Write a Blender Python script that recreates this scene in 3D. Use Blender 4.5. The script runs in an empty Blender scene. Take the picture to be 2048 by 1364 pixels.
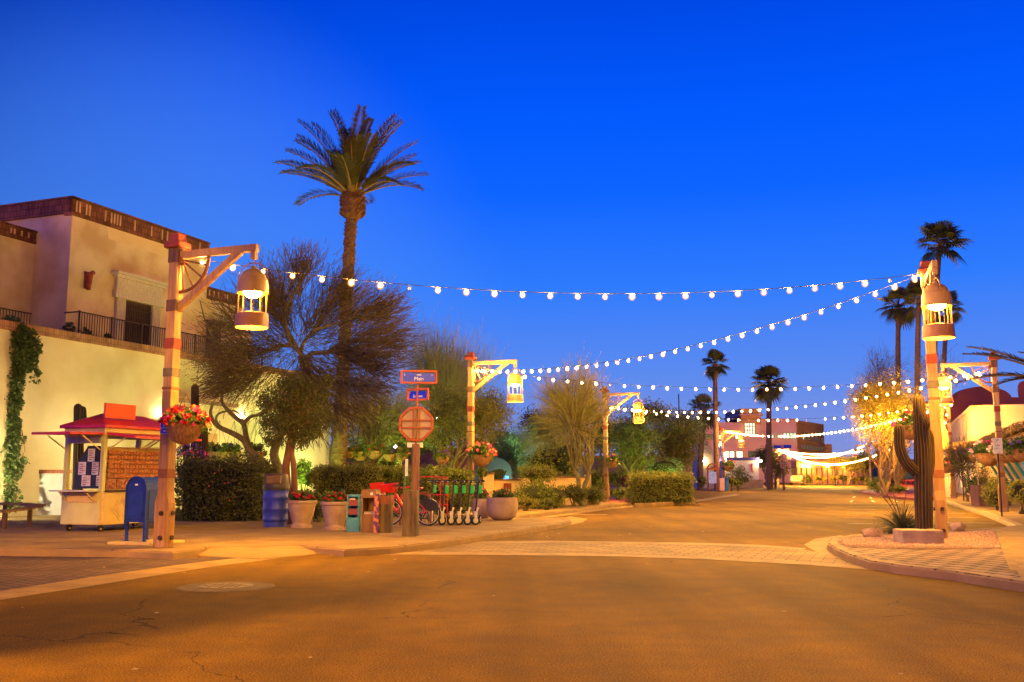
import bpy, math, random
import numpy as np
from mathutils import Vector, Matrix
rnd = random.Random(7)
NR = np.random.RandomState(11)
scn = bpy.context.scene
COL = scn.collection
# ------------------------------------------------------------------ camera
CAMZ = 1.42; FPX = 1950.0; PITCH = math.atan(270/FPX)
cd = bpy.data.cameras.new('camera'); cam = bpy.data.objects.new('camera', cd); COL.objects.link(cam)
cam.location = (0, 0, CAMZ); cam.rotation_euler = (math.pi/2 + PITCH, 0, 0)
cd.sensor_width = 36; cd.lens = 36*FPX/2048; cd.clip_start = .1; cd.clip_end = 3000
scn.camera = cam
scn.render.resolution_x = 1024; scn.render.resolution_y = 682
# ------------------------------------------------------------------ sky (dusk) and exposure
wd = bpy.data.worlds.new('World'); scn.world = wd; wd.use_nodes = True
def lin(c): return tuple((v/12.92 if v <= .04045 else ((v+.055)/1.055)**2.4) for v in c)
def srgb(r, g, b): return lin((r/255, g/255, b/255)) + (1,)
def build_world():
    nt = wd.node_tree; N = nt.nodes; L = nt.links; N.clear()
    out = N.new('ShaderNodeOutputWorld'); bg = N.new('ShaderNodeBackground'); L.new(bg.outputs[0], out.inputs[0])
    tc = N.new('ShaderNodeTexCoord'); sp = N.new('ShaderNodeSeparateXYZ'); L.new(tc.outputs['Generated'], sp.inputs[0])
    r = N.new('ShaderNodeValToRGB'); L.new(sp.outputs[2], r.inputs[0])
    stops = [(0.0, (140,146,206)), (.045, (122,144,220)), (.10, (92,138,236)), (.19, (46,122,250)), (.28, (14,100,253)), (.36, (2,88,250)),
             (.46, (0,70,225)), (.56, (0,26,95)), (1.0, (1,8,36))]
    el = r.color_ramp.elements
    el[0].position = 0; el[0].color = srgb(*stops[0][1]); el[1].position = 1; el[1].color = srgb(*stops[-1][1])
    for p, c in stops[1:-1]:
        e = el.new(p); e.color = srgb(*c)
    def lobe(d, lo, hi, a, z):
        vm = N.new('ShaderNodeVectorMath'); vm.operation = 'DOT_PRODUCT'; L.new(tc.outputs['Generated'], vm.inputs[0]); vm.inputs[1].default_value = Vector(d).normalized()
        mr = N.new('ShaderNodeMapRange'); mr.interpolation_type = 'SMOOTHSTEP'; mr.inputs[1].default_value = lo; mr.inputs[2].default_value = hi
        mr.inputs[3].default_value = a; mr.inputs[4].default_value = z; L.new(vm.outputs['Value'], mr.inputs[0]); return mr.outputs[0]
    # the sky darkens away from the middle of the view
    m1 = N.new('ShaderNodeMix'); m1.data_type = 'RGBA'; m1.blend_type = 'MULTIPLY'; m1.inputs[0].default_value = 1
    L.new(r.outputs[0], m1.inputs[6]); L.new(lobe((.26, .9, .30), .62, .97, .36, 1.03), m1.inputs[7])
    # afterglow where the sun went down, low on the left
    m2 = N.new('ShaderNodeMix'); m2.data_type = 'RGBA'; L.new(lobe((-.34, .9, .10), .925, 1.0, 0, .50), m2.inputs[0]); L.new(m1.outputs[2], m2.inputs[6]); m2.inputs[7].default_value = srgb(88,150,255)
    # unseen sky behind the view, blue added on the left to tint the walls
    m3 = N.new('ShaderNodeMix'); m3.data_type = 'RGBA'; L.new(lobe((-.86, -.50, .22), .50, 1.0, 0, 1), m3.inputs[0]); L.new(m2.outputs[2], m3.inputs[6]); m3.inputs[7].default_value = (.01, .08, 1.9, 1)
    m2 = m3
    L.new(m2.outputs[2], bg.inputs[0]); bg.inputs[1].default_value = 1.0
build_world()
vs = scn.view_settings; vs.view_transform = 'Standard'; vs.look = 'None'; vs.exposure = 0; vs.gamma = 1
scn.cycles.use_denoising = True
scn.cycles.max_bounces = 5; scn.cycles.diffuse_bounces = 2; scn.cycles.glossy_bounces = 2; scn.cycles.transparent_max_bounces = 6
scn.cycles.sample_clamp_indirect = 4; scn.cycles.sample_clamp_direct = 0
scn.cycles.use_light_tree = True
LANTERN = 300.0       # emission of a lantern's glowing bowl
DOWN = 1500.0         # emission of the glowing disc added inside a lantern's base ring
BULB = 5400.0          # emission of a string bulb
C_LAMP = (1, .45, .035, 1); C_BULB = (1, .52, .10, 1)

# ------------------------------------------------------------------ geometry of the view
def ray(px, py):
    v = (682-py)/FPX; c, s = math.cos(PITCH), math.sin(PITCH)
    return Vector(((px-1024)/FPX, c - v*s, s + v*c))
def G(px, py, z=.13):
    d = ray(px, py); t = (z-CAMZ)/d.z; return Vector((d.x*t, d.y*t, z))
def P(px, py, Y):
    d = ray(px, py); t = Y/d.y; return Vector((d.x*t, Y, CAMZ+d.z*t))
AZ = math.radians(-21.1)       # the street's turn: local +Y runs up the street, local +X crosses it to the right
UU = Vector((-math.sin(AZ), math.cos(AZ), 0)); WW = Vector((math.cos(AZ), math.sin(AZ), 0))
def m_at(px, Y): return P(px, 952, Y).x
# ------------------------------------------------------------------ materials
MATS = {}
def nodes(name):
    m = bpy.data.materials.new(name); m.use_nodes = True; nt = m.node_tree
    return m, nt, nt.nodes['Principled BSDF']
def mat(name, c, c2=None, rough=.8, scale=6, bump=.0, metal=0, em=None, es=0, spec=.3, stretch=None, detail=5, bscale=None, lo=.35, hi=.65, alpha=None):
    if name in MATS: return MATS[name]
    m, nt, b = nodes(name); N, L = nt.nodes, nt.links
    b.inputs['Roughness'].default_value = rough; b.inputs['Metallic'].default_value = metal
    b.inputs['Specular IOR Level'].default_value = spec
    c = tuple(c)+(1,)
    b.inputs['Base Color'].default_value = c
    tc = N.new('ShaderNodeTexCoord'); mp = N.new('ShaderNodeMapping'); L.new(tc.outputs['Object'], mp.inputs[0])
    if stretch: mp.inputs['Scale'].default_value = stretch
    if c2 is None: c2 = tuple(x*.72 for x in c[:3])
    n = N.new('ShaderNodeTexNoise'); n.inputs['Scale'].default_value = scale; n.inputs['Detail'].default_value = detail
    L.new(mp.outputs[0], n.inputs['Vector'])
    mr = N.new('ShaderNodeMapRange'); mr.inputs[1].default_value = lo; mr.inputs[2].default_value = hi; L.new(n.outputs[0], mr.inputs[0])
    mx = N.new('ShaderNodeMix'); mx.data_type = 'RGBA'; L.new(mr.outputs[0], mx.inputs[0]); mx.inputs[6].default_value = c; mx.inputs[7].default_value = tuple(c2)+(1,)
    L.new(mx.outputs[2], b.inputs['Base Color'])
    if bump:
        n2 = N.new('ShaderNodeTexNoise'); n2.inputs['Scale'].default_value = bscale or scale*5; n2.inputs['Detail'].default_value = 6; L.new(mp.outputs[0], n2.inputs['Vector'])
        bp = N.new('ShaderNodeBump'); bp.inputs['Strength'].default_value = bump; bp.inputs['Distance'].default_value = .03
        L.new(n2.outputs[0], bp.inputs['Height']); L.new(bp.outputs[0], b.inputs['Normal'])
    if em: b.inputs['Emission Color'].default_value = tuple(em)+((1,) if len(em) == 3 else ()); b.inputs['Emission Strength'].default_value = es
    MATS[name] = m; return m
def leafmat(name, c, c2, trans=.25, scale=1.5, rough=.6):
    if name in MATS: return MATS[name]
    m, nt, b = nodes(name); N, L = nt.nodes, nt.links
    b.inputs['Roughness'].default_value = rough; b.inputs['Specular IOR Level'].default_value = .25
    g = N.new('ShaderNodeNewGeometry'); tc = N.new('ShaderNodeTexCoord')
    n = N.new('ShaderNodeTexNoise'); n.inputs['Scale'].default_value = scale; n.inputs['Detail'].default_value = 3; L.new(tc.outputs['Object'], n.inputs['Vector'])
    ad = N.new('ShaderNodeMath'); ad.operation = 'ADD'; L.new(n.outputs[0], ad.inputs[0])
    mu = N.new('ShaderNodeMath'); mu.operation = 'MULTIPLY_ADD'; mu.inputs[1].default_value = .6; mu.inputs[2].default_value = -.3; L.new(g.outputs['Random Per Island'], mu.inputs[0]); L.new(mu.outputs[0], ad.inputs[1])
    mr = N.new('ShaderNodeMapRange'); mr.inputs[1].default_value = .25; mr.inputs[2].default_value = .75; L.new(ad.outputs[0], mr.inputs[0])
    mx = N.new('ShaderNodeMix'); mx.data_type = 'RGBA'; L.new(mr.outputs[0], mx.inputs[0]); mx.inputs[6].default_value = tuple(c)+(1,); mx.inputs[7].default_value = tuple(c2)+(1,)
    L.new(mx.outputs[2], b.inputs['Base Color'])
    tr = N.new('ShaderNodeBsdfTranslucent'); L.new(mx.outputs[2], tr.inputs[0])
    ms = N.new('ShaderNodeMixShader'); ms.inputs[0].default_value = trans; L.new(b.outputs[0], ms.inputs[1]); L.new(tr.outputs[0], ms.inputs[2])
    L.new(ms.outputs[0], N['Material Output'].inputs[0])
    MATS[name] = m; return m
def brickmat(name, c1, c2, mortar, bw, bh, ms=.015, axes='xz', rot=0, rough=.85, bump=.5, off=.5, squash=1, spec=.3, dirt=.35, dscale=1.2):
    if name in MATS: return MATS[name]
    m, nt, b = nodes(name); N, L = nt.nodes, nt.links
    b.inputs['Roughness'].default_value = rough; b.inputs['Specular IOR Level'].default_value = spec
    tc = N.new('ShaderNodeTexCoord'); sp = N.new('ShaderNodeSeparateXYZ'); cb = N.new('ShaderNodeCombineXYZ'); L.new(tc.outputs['Object'], sp.inputs[0])
    ix = {'x': 0, 'y': 1, 'z': 2}; L.new(sp.outputs[ix[axes[0]]], cb.inputs[0]); L.new(sp.outputs[ix[axes[1]]], cb.inputs[1])
    mp = N.new('ShaderNodeMapping'); mp.inputs['Rotation'].default_value = (0, 0, rot); L.new(cb.outputs[0], mp.inputs[0])
    br = N.new('ShaderNodeTexBrick'); L.new(mp.outputs[0], br.inputs[0]); br.offset = off; br.squash = squash
    br.inputs['Color1'].default_value = tuple(c1)+(1,); br.inputs['Color2'].default_value = tuple(c2)+(1,); br.inputs['Mortar'].default_value = tuple(mortar)+(1,)
    br.inputs['Scale'].default_value = 1; br.inputs['Mortar Size'].default_value = ms; br.inputs['Brick Width'].default_value = bw; br.inputs['Row Height'].default_value = bh
    n = N.new('ShaderNodeTexNoise'); n.inputs['Scale'].default_value = dscale; n.inputs['Detail'].default_value = 6; L.new(tc.outputs['Object'], n.inputs[0])
    mr = N.new('ShaderNodeMapRange'); mr.inputs[1].default_value = .3; mr.inputs[2].default_value = .7; mr.inputs[3].default_value = 1-dirt; mr.inputs[4].default_value = 1.15; L.new(n.outputs[0], mr.inputs[0])
    mx = N.new('ShaderNodeMix'); mx.data_type = 'RGBA'; mx.blend_type = 'MULTIPLY'; mx.inputs[0].default_value = 1; L.new(br.outputs[0], mx.inputs[6]); L.new(mr.outputs[0], mx.inputs[7])
    L.new(mx.outputs[2], b.inputs['Base Color'])
    bp = N.new('ShaderNodeBump'); bp.inputs['Strength'].default_value = bump; bp.inputs['Distance'].default_value = .01; bp.invert = True
    L.new(br.outputs['Fac'], bp.inputs['Height']); L.new(bp.outputs[0], b.inputs['Normal'])
    MATS[name] = m; return m
def roadmat(name, ca, cb_, rough=.80):
    m, nt, b = nodes(name); N, L = nt.nodes, nt.links
    tc = N.new('ShaderNodeTexCoord')
    def noise(s, d=6, vec=None):
        n = N.new('ShaderNodeTexNoise'); n.inputs['Scale'].default_value = s; n.inputs['Detail'].default_value = d; L.new(vec or tc.outputs['Object'], n.inputs[0]); return n
    big = noise(.22, 5); fine = noise(62, 3); mid = noise(2.2, 6)
    mr = N.new('ShaderNodeMapRange'); mr.inputs[1].default_value = .35; mr.inputs[2].default_value = .66; L.new(big.outputs[0], mr.inputs[0])
    mx = N.new('ShaderNodeMix'); mx.data_type = 'RGBA'; L.new(mr.outputs[0], mx.inputs[0]); mx.inputs[6].default_value = tuple(ca)+(1,); mx.inputs[7].default_value = tuple(cb_)+(1,)
    def mulr(src, lo, hi, a, z, prev):
        q = N.new('ShaderNodeMapRange'); q.inputs[1].default_value = lo; q.inputs[2].default_value = hi; q.inputs[3].default_value = a; q.inputs[4].default_value = z; L.new(src, q.inputs[0])
        w = N.new('ShaderNodeMix'); w.data_type = 'RGBA'; w.blend_type = 'MULTIPLY'; w.inputs[0].default_value = 1; L.new(prev, w.inputs[6]); L.new(q.outputs[0], w.inputs[7]); return w.outputs[2]
    o = mulr(fine.outputs[0], .36, .64, .55, 1.45, mx.outputs[2]); f2 = noise(110, 2); o = mulr(f2.outputs[0], .38, .62, .6, 1.4, o)
    o = mulr(mid.outputs[0], .3, .7, .8, 1.15, o)
    # tyre tracks along the street
    mp = N.new('ShaderNodeMapping'); mp.inputs['Rotation'].default_value = (0, 0, -AZ); mp.inputs['Scale'].default_value = (.9, .05, 1); L.new(tc.outputs['Object'], mp.inputs[0])
    trk = noise(1.1, 4, mp.outputs[0]); o = mulr(trk.outputs[0], .35, .65, .78, 1.12, o)
    # cracks
    wv = N.new('ShaderNodeVectorMath'); wv.operation = 'MULTIPLY_ADD'; wn = noise(1.3, 5); L.new(wn.outputs['Color'], wv.inputs[0]); wv.inputs[1].default_value = (1.1, 1.1, 0); L.new(tc.outputs['Object'], wv.inputs[2])
    vo = N.new('ShaderNodeTexVoronoi'); vo.feature = 'DISTANCE_TO_EDGE'; vo.inputs['Scale'].default_value = .16; L.new(wv.outputs[0], vo.inputs['Vector'])
    gate = noise(.35, 2); gm = N.new('ShaderNodeMapRange'); gm.inputs[1].default_value = .5; gm.inputs[2].default_value = .56; L.new(gate.outputs[0], gm.inputs[0])
    cr = N.new('ShaderNodeMapRange'); cr.inputs[1].default_value = .0006; cr.inputs[2].default_value = .0024; cr.inputs[3].default_value = .4; cr.inputs[4].default_value = 1; L.new(vo.outputs['Distance'], cr.inputs[0])
    mxx = N.new('ShaderNodeMath'); mxx.operation = 'MAXIMUM'; L.new(cr.outputs[0], mxx.inputs[0]); iv = N.new('ShaderNodeMath'); iv.operation = 'SUBTRACT'; iv.inputs[0].default_value = 1; L.new(gm.outputs[0], iv.inputs[1]); L.new(iv.outputs[0], mxx.inputs[1])
    w = N.new('ShaderNodeMix'); w.data_type = 'RGBA'; w.blend_type = 'MULTIPLY'; w.inputs[0].default_value = 1; L.new(o, w.inputs[6]); L.new(mxx.outputs[0], w.inputs[7])
    # pale grit specks
    vs_ = N.new('ShaderNodeTexVoronoi'); vs_.inputs['Scale'].default_value = 14; L.new(tc.outputs['Object'], vs_.inputs['Vector'])
    sm = N.new('ShaderNodeMapRange'); sm.inputs[1].default_value = .05; sm.inputs[2].default_value = .09; sm.inputs[3].default_value = .35; sm.inputs[4].default_value = 0; L.new(vs_.outputs['Distance'], sm.inputs[0])
    w2 = N.new('ShaderNodeMix'); w2.data_type = 'RGBA'; L.new(sm.outputs[0], w2.inputs[0]); L.new(w.outputs[2], w2.inputs[6]); w2.inputs[7].default_value = (.30, .19, .07, 1)
    L.new(w2.outputs[2], b.inputs['Base Color'])
    rr = N.new('ShaderNodeMapRange'); rr.inputs[3].default_value = rough-.08; rr.inputs[4].default_value = rough+.18; L.new(mid.outputs[0], rr.inputs[0]); L.new(rr.outputs[0], b.inputs['Roughness'])
    b.inputs['Specular IOR Level'].default_value = .10
    bp = N.new('ShaderNodeBump'); bp.inputs['Strength'].default_value = .35; bp.inputs['Distance'].default_value = .01; L.new(fine.outputs[0], bp.inputs['Height']); L.new(bp.outputs[0], b.inputs['Normal'])
    MATS[name] = m; return m
def emis(name, c, s):
    if name in MATS: return MATS[name]
    m = bpy.data.materials.new(name); m.use_nodes = True; N = m.node_tree.nodes; N.clear()
    o = N.new('ShaderNodeOutputMaterial'); e = N.new('ShaderNodeEmission'); e.inputs[0].default_value = tuple(c[:3])+(1,); e.inputs[1].default_value = s
    m.node_tree.links.new(e.outputs[0], o.inputs[0]); MATS[name] = m; return m
# ------------------------------------------------------------------ mesh builder
class MB:
    def __init__(s): s.v = []; s.f = []; s.m = []
    def add(s, vs, fs, mi=0, M=None):
        o = len(s.v)
        if M is not None: vs = [M @ Vector(p) for p in vs]
        s.v += [tuple(p) for p in vs]; s.f += [tuple(i+o for i in f) for f in fs]; s.m += [mi]*len(fs); return s
    def box(s, c, d, mi=0, M=None, taper=1.0):
        x, y, z = d[0]/2, d[1]/2, d[2]/2; t = taper
        vs = [(c[0]+a*x*(t if k > 0 else 1), c[1]+b*y*(t if k > 0 else 1), c[2]+k*z) for k in (-1, 1) for b in (-1, 1) for a in (-1, 1)]
        return s.add(vs, [(0,2,3,1), (4,5,7,6), (0,1,5,4), (2,6,7,3), (0,4,6,2), (1,3,7,5)], mi, M)
    def span(s, a, b, mi=0, M=None):   # box from corner a to corner b
        return s.box([(a[i]+b[i])/2 for i in range(3)], [abs(b[i]-a[i]) for i in range(3)], mi, M)
    def bar(s, p, q, w, h=None, mi=0, up=(0,0,1)):
        p = Vector(p); q = Vector(q); h = h or w; d = (q-p); L = d.length; d.normalize(); u = Vector(up)
        if abs(d.dot(u)) > .98: u = Vector((1,0,0))
        x = d.cross(u).normalized(); z = x.cross(d)
        M = Matrix(((x.x, d.x, z.x, (p.x+q.x)/2), (x.y, d.y, z.y, (p.y+q.y)/2), (x.z, d.z, z.z, (p.z+q.z)/2), (0,0,0,1)))
        return s.box((0,0,0), (w, L, h), mi, M)
    def tube(s, pts, r, n=8, mi=0, caps=True, star=0, M=None):
        pts = [Vector(p) for p in pts]; k = len(pts); rs = r if isinstance(r, (list, tuple)) else [r]*k
        vs = []; prev = None
        for i, p in enumerate(pts):
            d = (pts[min(i+1, k-1)] - pts[max(i-1, 0)]).normalized()
            if prev is None:
                a = Vector((1,0,0)) if abs(d.x) < .8 else Vector((0,1,0)); x = (a - d*a.dot(d)).normalized()
            else: x = (prev - d*prev.dot(d)).normalized()
            prev = x; y = d.cross(x)
            for j in range(n):
                t = 2*math.pi*j/n; rr = rs[i]
                if star: rr *= (1 if j % 2 == 0 else 1-star)
                vs.append(p + x*math.cos(t)*rr + y*math.sin(t)*rr)
        fs = [(i*n+j, i*n+(j+1) % n, (i+1)*n+(j+1) % n, (i+1)*n+j) for i in range(k-1) for j in range(n)]
        if caps: fs += [tuple(range(n-1, -1, -1)), tuple((k-1)*n+j for j in range(n))]
        return s.add(vs, fs, mi, M)
    def lathe(s, prof, c=(0,0,0), n=24, mi=0, M=None, squash=1.0, caps=True):
        vs = []; k = len(prof)
        for r, z in prof:
            for j in range(n):
                t = 2*math.pi*j/n; vs.append((c[0]+r*math.cos(t), c[1]+r*math.sin(t)*squash, c[2]+z))
        fs = [(i*n+j, i*n+(j+1) % n, (i+1)*n+(j+1) % n, (i+1)*n+j) for i in range(k-1) for j in range(n)]
        if caps and prof[0][0] > 1e-4: fs.append(tuple(range(n-1, -1, -1)))
        if caps and prof[-1][0] > 1e-4: fs.append(tuple((k-1)*n+j for j in range(n)))
        return s.add(vs, fs, mi, M)
    def prism(s, poly, z0, z1, mi=0, M=None):
        n = len(poly); vs = [(p[0], p[1], z0) for p in poly] + [(p[0], p[1], z1) for p in poly]
        fs = [tuple(range(n-1, -1, -1)), tuple(range(n, 2*n))] + [(i, (i+1) % n, n+(i+1) % n, n+i) for i in range(n)]
        return s.add(vs, fs, mi, M)
    def ball(s, c, r, n=10, mi=0, M=None, sz=1.0):
        k = max(4, n//2); prof = [(max(1e-5, r*math.sin(math.pi*i/k)), -r*sz*math.cos(math.pi*i/k)) for i in range(k+1)]
        return s.lathe(prof, c, n, mi, M)
    def rock(s, c, d, seed=0, mi=0):
        import bmesh
        bm = bmesh.new(); bmesh.ops.create_icosphere(bm, subdivisions=3, radius=1); R = random.Random(seed)
        pl = [(Vector((R.gauss(0,1), R.gauss(0,1), R.gauss(0,.7))).normalized(), R.uniform(.42,.72)) for _ in range(18)]
        vs = []
        for v in bm.verts:
            p = v.co.copy()
            for nn, dd in pl:
                e = p.dot(nn)-dd
                if e > 0: p -= nn*e*.92
            p += Vector((R.uniform(-1,1), R.uniform(-1,1), R.uniform(-1,1)))*.015
            vs.append((c[0]+p.x*d[0], c[1]+p.y*d[1], c[2]+p.z*d[2]))
        fs = [tuple(l.vert.index for l in f.loops) for f in bm.faces]; bm.free(); return s.add(vs, fs, mi)
    def build(s, name, mats, parent=None, smooth=False, bevel=0, loc=None, rz=0, segs=2):
        me = bpy.data.meshes.new(name); me.from_pydata(s.v, [], s.f)
        if not isinstance(mats, (list, tuple)): mats = [mats]
        for m in mats: me.materials.append(m)
        me.polygons.foreach_set('material_index', s.m)
        if smooth: me.polygons.foreach_set('use_smooth', [True]*len(s.f))
        me.update()
        o = bpy.data.objects.new(name, me); COL.objects.link(o)
        if parent: o.parent = parent
        if loc is not None: o.location = loc
        o.rotation_euler.z = rz
        if bevel:
            b = o.modifiers.new('bevel', 'BEVEL'); b.width = bevel; b.segments = segs; b.limit_method = 'ANGLE'; b.angle_limit = math.radians(40); b.harden_normals = False
        if smooth:
            try: me.set_sharp_from_angle(angle=math.radians(40))
            except Exception: pass
        return o
def nmesh(name, V, F4, m, parent=None, smooth=False):
    """V (n,3) array, F4 (k,4) array of quads"""
    me = bpy.data.meshes.new(name); me.vertices.add(len(V)); me.vertices.foreach_set('co', np.asarray(V, np.float32).ravel())
    k = len(F4); me.loops.add(k*4); me.loops.foreach_set('vertex_index', np.asarray(F4, np.int32).ravel())
    me.polygons.add(k); me.polygons.foreach_set('loop_start', np.arange(0, k*4, 4, dtype=np.int32)); me.polygons.foreach_set('loop_total', np.full(k, 4, np.int32))
    me.materials.append(m); me.update(calc_edges=True); me.validate()
    o = bpy.data.objects.new(name, me); COL.objects.link(o)
    if parent: o.parent = parent
    return o
def unit(a): return a/np.maximum(np.linalg.norm(a, axis=-1, keepdims=True), 1e-9)
def leaves(name, pts, size, m, parent=None, aspect=.5, var=.35, dirs=None, dirw=.0, extra=None):
    """one diamond leaf per point"""
    n = len(pts); a = unit(NR.normal(size=(n, 3)))
    if dirs is not None: a = unit(a*(1-dirw) + dirs*dirw)
    b = unit(np.cross(a, unit(NR.normal(size=(n, 3))))); s = size*(1 + var*NR.uniform(-1, 1, (n, 1)))
    V = np.stack([pts - a*s*.5, pts + b*s*aspect*.5, pts + a*s*.5, pts - b*s*aspect*.5], 1).reshape(-1, 3)
    F = np.arange(n*4).reshape(n, 4)
    return nmesh(name, V, F, m, parent)
def in_ball(n): return unit(NR.normal(size=(n, 3)))*NR.uniform(0, 1, (n, 1))**(1/3)
def clumps(c, rad, nc, per, cr, shell=.5, up=0.0, flat=1.0, seed=None):
    """leaf points in clumps spread through an ellipsoid's outer volume"""
    c = np.array(c); d = unit(NR.normal(size=(nc, 3))); d[:, 2] += up; d = unit(d)
    r = NR.uniform(shell, 1.0, (nc, 1))
    cc = c + d*r*np.array(rad)
    sz = cr*NR.uniform(.55, 1.35, (nc, 1, 1))
    pts = cc[:, None, :] + in_ball(nc*per).reshape(nc, per, 3)*sz*np.array([1, 1, flat])
    return pts.reshape(-1, 3), cc
def ribbons(paths, w0, w1):
    """paths (n,k,3) -> thin flat ribbons tapering from w0 to w1"""
    n, k, _ = paths.shape; d = unit(np.gradient(paths, axis=1)); s = unit(np.cross(d, unit(NR.normal(size=(n, 1, 3)))))
    w = (np.linspace(w0, w1, k)/2)[None, :, None]
    V = np.stack([paths - s*w, paths + s*w], 2).reshape(-1, 3)
    base = (np.arange(n)[:, None]*k + np.arange(k-1)[None, :]).reshape(-1)*2
    F = np.stack([base, base+1, base+3, base+2], 1); return V, F
def grow(starts, dirs, L, k, wig=.25, droop=0.0, lift=0.0):
    n = len(starts); step = (L/(k-1)).reshape(n, 1) if hasattr(L, 'shape') else np.full((n, 1), L/(k-1))
    p = starts.copy(); d = unit(dirs.copy()); out = [p.copy()]
    for i in range(k-1):
        d = unit(d + NR.normal(size=(n, 3))*wig + np.array([0, 0, lift-droop*(i+1)/k])); p = p + d*step; out.append(p.copy())
    return np.stack(out, 1)
# ------------------------------------------------------------------ scene objects
def tag(o, label=None, cat=None, group=None, kind=None):
    if label: o['label'] = label
    if cat: o['category'] = cat
    if group: o['group'] = group
    if kind: o['kind'] = kind
    return o
def thing(name, label, cat, loc=(0,0,0), rz=0, group=None):
    o = bpy.data.objects.new(name, None); COL.objects.link(o); o.location = loc; o.rotation_euler.z = rz; o.empty_display_size = .2
    return tag(o, label, cat, group)
KIDS = {}
def copy_tree(o, parent=None):
    c = o.copy(); COL.objects.link(c)
    if parent: c.parent = parent
    for ch in [x for x in list(bpy.data.objects) if x.parent == o]: copy_tree(ch, c)
    return c
def local(o_loc, rz, p):
    d = Vector(p)-Vector(o_loc); c, s = math.cos(-rz), math.sin(-rz); return Vector((d.x*c-d.y*s, d.x*s+d.y*c, d.z))
def text(name, body, size, m, parent, M, ext=.002, align='CENTER'):
    cu = bpy.data.curves.new(name, 'FONT'); cu.body = body; cu.size = size; cu.extrude = ext; cu.align_x = align; cu.align_y = 'CENTER'; cu.materials.append(m)
    t = bpy.data.objects.new('tmp', cu); COL.objects.link(t); dg = bpy.context.evaluated_depsgraph_get()
    me = bpy.data.meshes.new_from_object(t.evaluated_get(dg)); bpy.data.objects.remove(t)
    o = bpy.data.objects.new(name, me); COL.objects.link(o); o.parent = parent; o.matrix_local = M; return o
# ================================================================== SETTING: ground
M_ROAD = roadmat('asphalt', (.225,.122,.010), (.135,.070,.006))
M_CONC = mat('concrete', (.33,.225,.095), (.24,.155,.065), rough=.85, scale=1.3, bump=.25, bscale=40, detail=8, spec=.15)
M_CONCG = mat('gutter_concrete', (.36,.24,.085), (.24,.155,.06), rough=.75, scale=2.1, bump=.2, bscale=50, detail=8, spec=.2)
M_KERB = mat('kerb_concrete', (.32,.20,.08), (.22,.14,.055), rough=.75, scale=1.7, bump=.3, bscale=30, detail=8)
M_PAVE = brickmat('crosswalk_pavers', (.33,.21,.06), (.23,.14,.04), (.06,.04,.02), .40, .22, .012, 'xy', rot=0, rough=.72, bump=.8, spec=.2, dscale=.8)
M_PAVEB = brickmat('corner_pavers', (.33,.22,.15), (.25,.165,.115), (.03,.02,.015), .42, .30, .030, 'xy', rot=AZ+math.pi/2, rough=.8, bump=1, off=.5, spec=.15)
M_PAVEL = brickmat('side_street_pavers', (.15,.095,.075), (.11,.075,.06), (.05,.035,.03), .30, .15, .012, 'xy', rot=.35, rough=.8, bump=.5, spec=.15)
M_GRAVEL = mat('decomposed_granite', (.30,.18,.14), (.10,.055,.045), rough=.95, scale=22, bump=.9, bscale=60, detail=4)
M_SOIL = mat('garden_soil', (.12,.08,.045), (.07,.045,.025), rough=.95, scale=3, bump=.5)
M_RED = mat('red_stained_concrete', (.30,.07,.05), (.20,.05,.04), rough=.6, scale=1, bump=.2)
M_PAINT = mat('white_road_paint', (.72,.66,.52), (.40,.34,.24), rough=.6, scale=9, lo=.4, hi=.75)

def sheet(name, poly, m, z, kind='structure', rz=0):
    """flat sheet from world points, its local axes turned by rz so that patterns run with the street"""
    o0 = poly[0]; b = MB(); c, s = math.cos(-rz), math.sin(-rz)
    pts = [((p[0]-o0[0])*c-(p[1]-o0[1])*s, (p[0]-o0[0])*s+(p[1]-o0[1])*c, 0) for p in poly]
    b.add(pts, [tuple(range(len(pts)))]); o = b.build(name, m, loc=(o0[0], o0[1], z), rz=rz); return tag(o, kind=kind)
def pix(l, z=.13): return [G(x, y, z) for x, y in l]
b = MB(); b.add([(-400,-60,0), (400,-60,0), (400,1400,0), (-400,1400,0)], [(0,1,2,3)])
tag(b.build('ground', M_ROAD), kind='structure')

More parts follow.
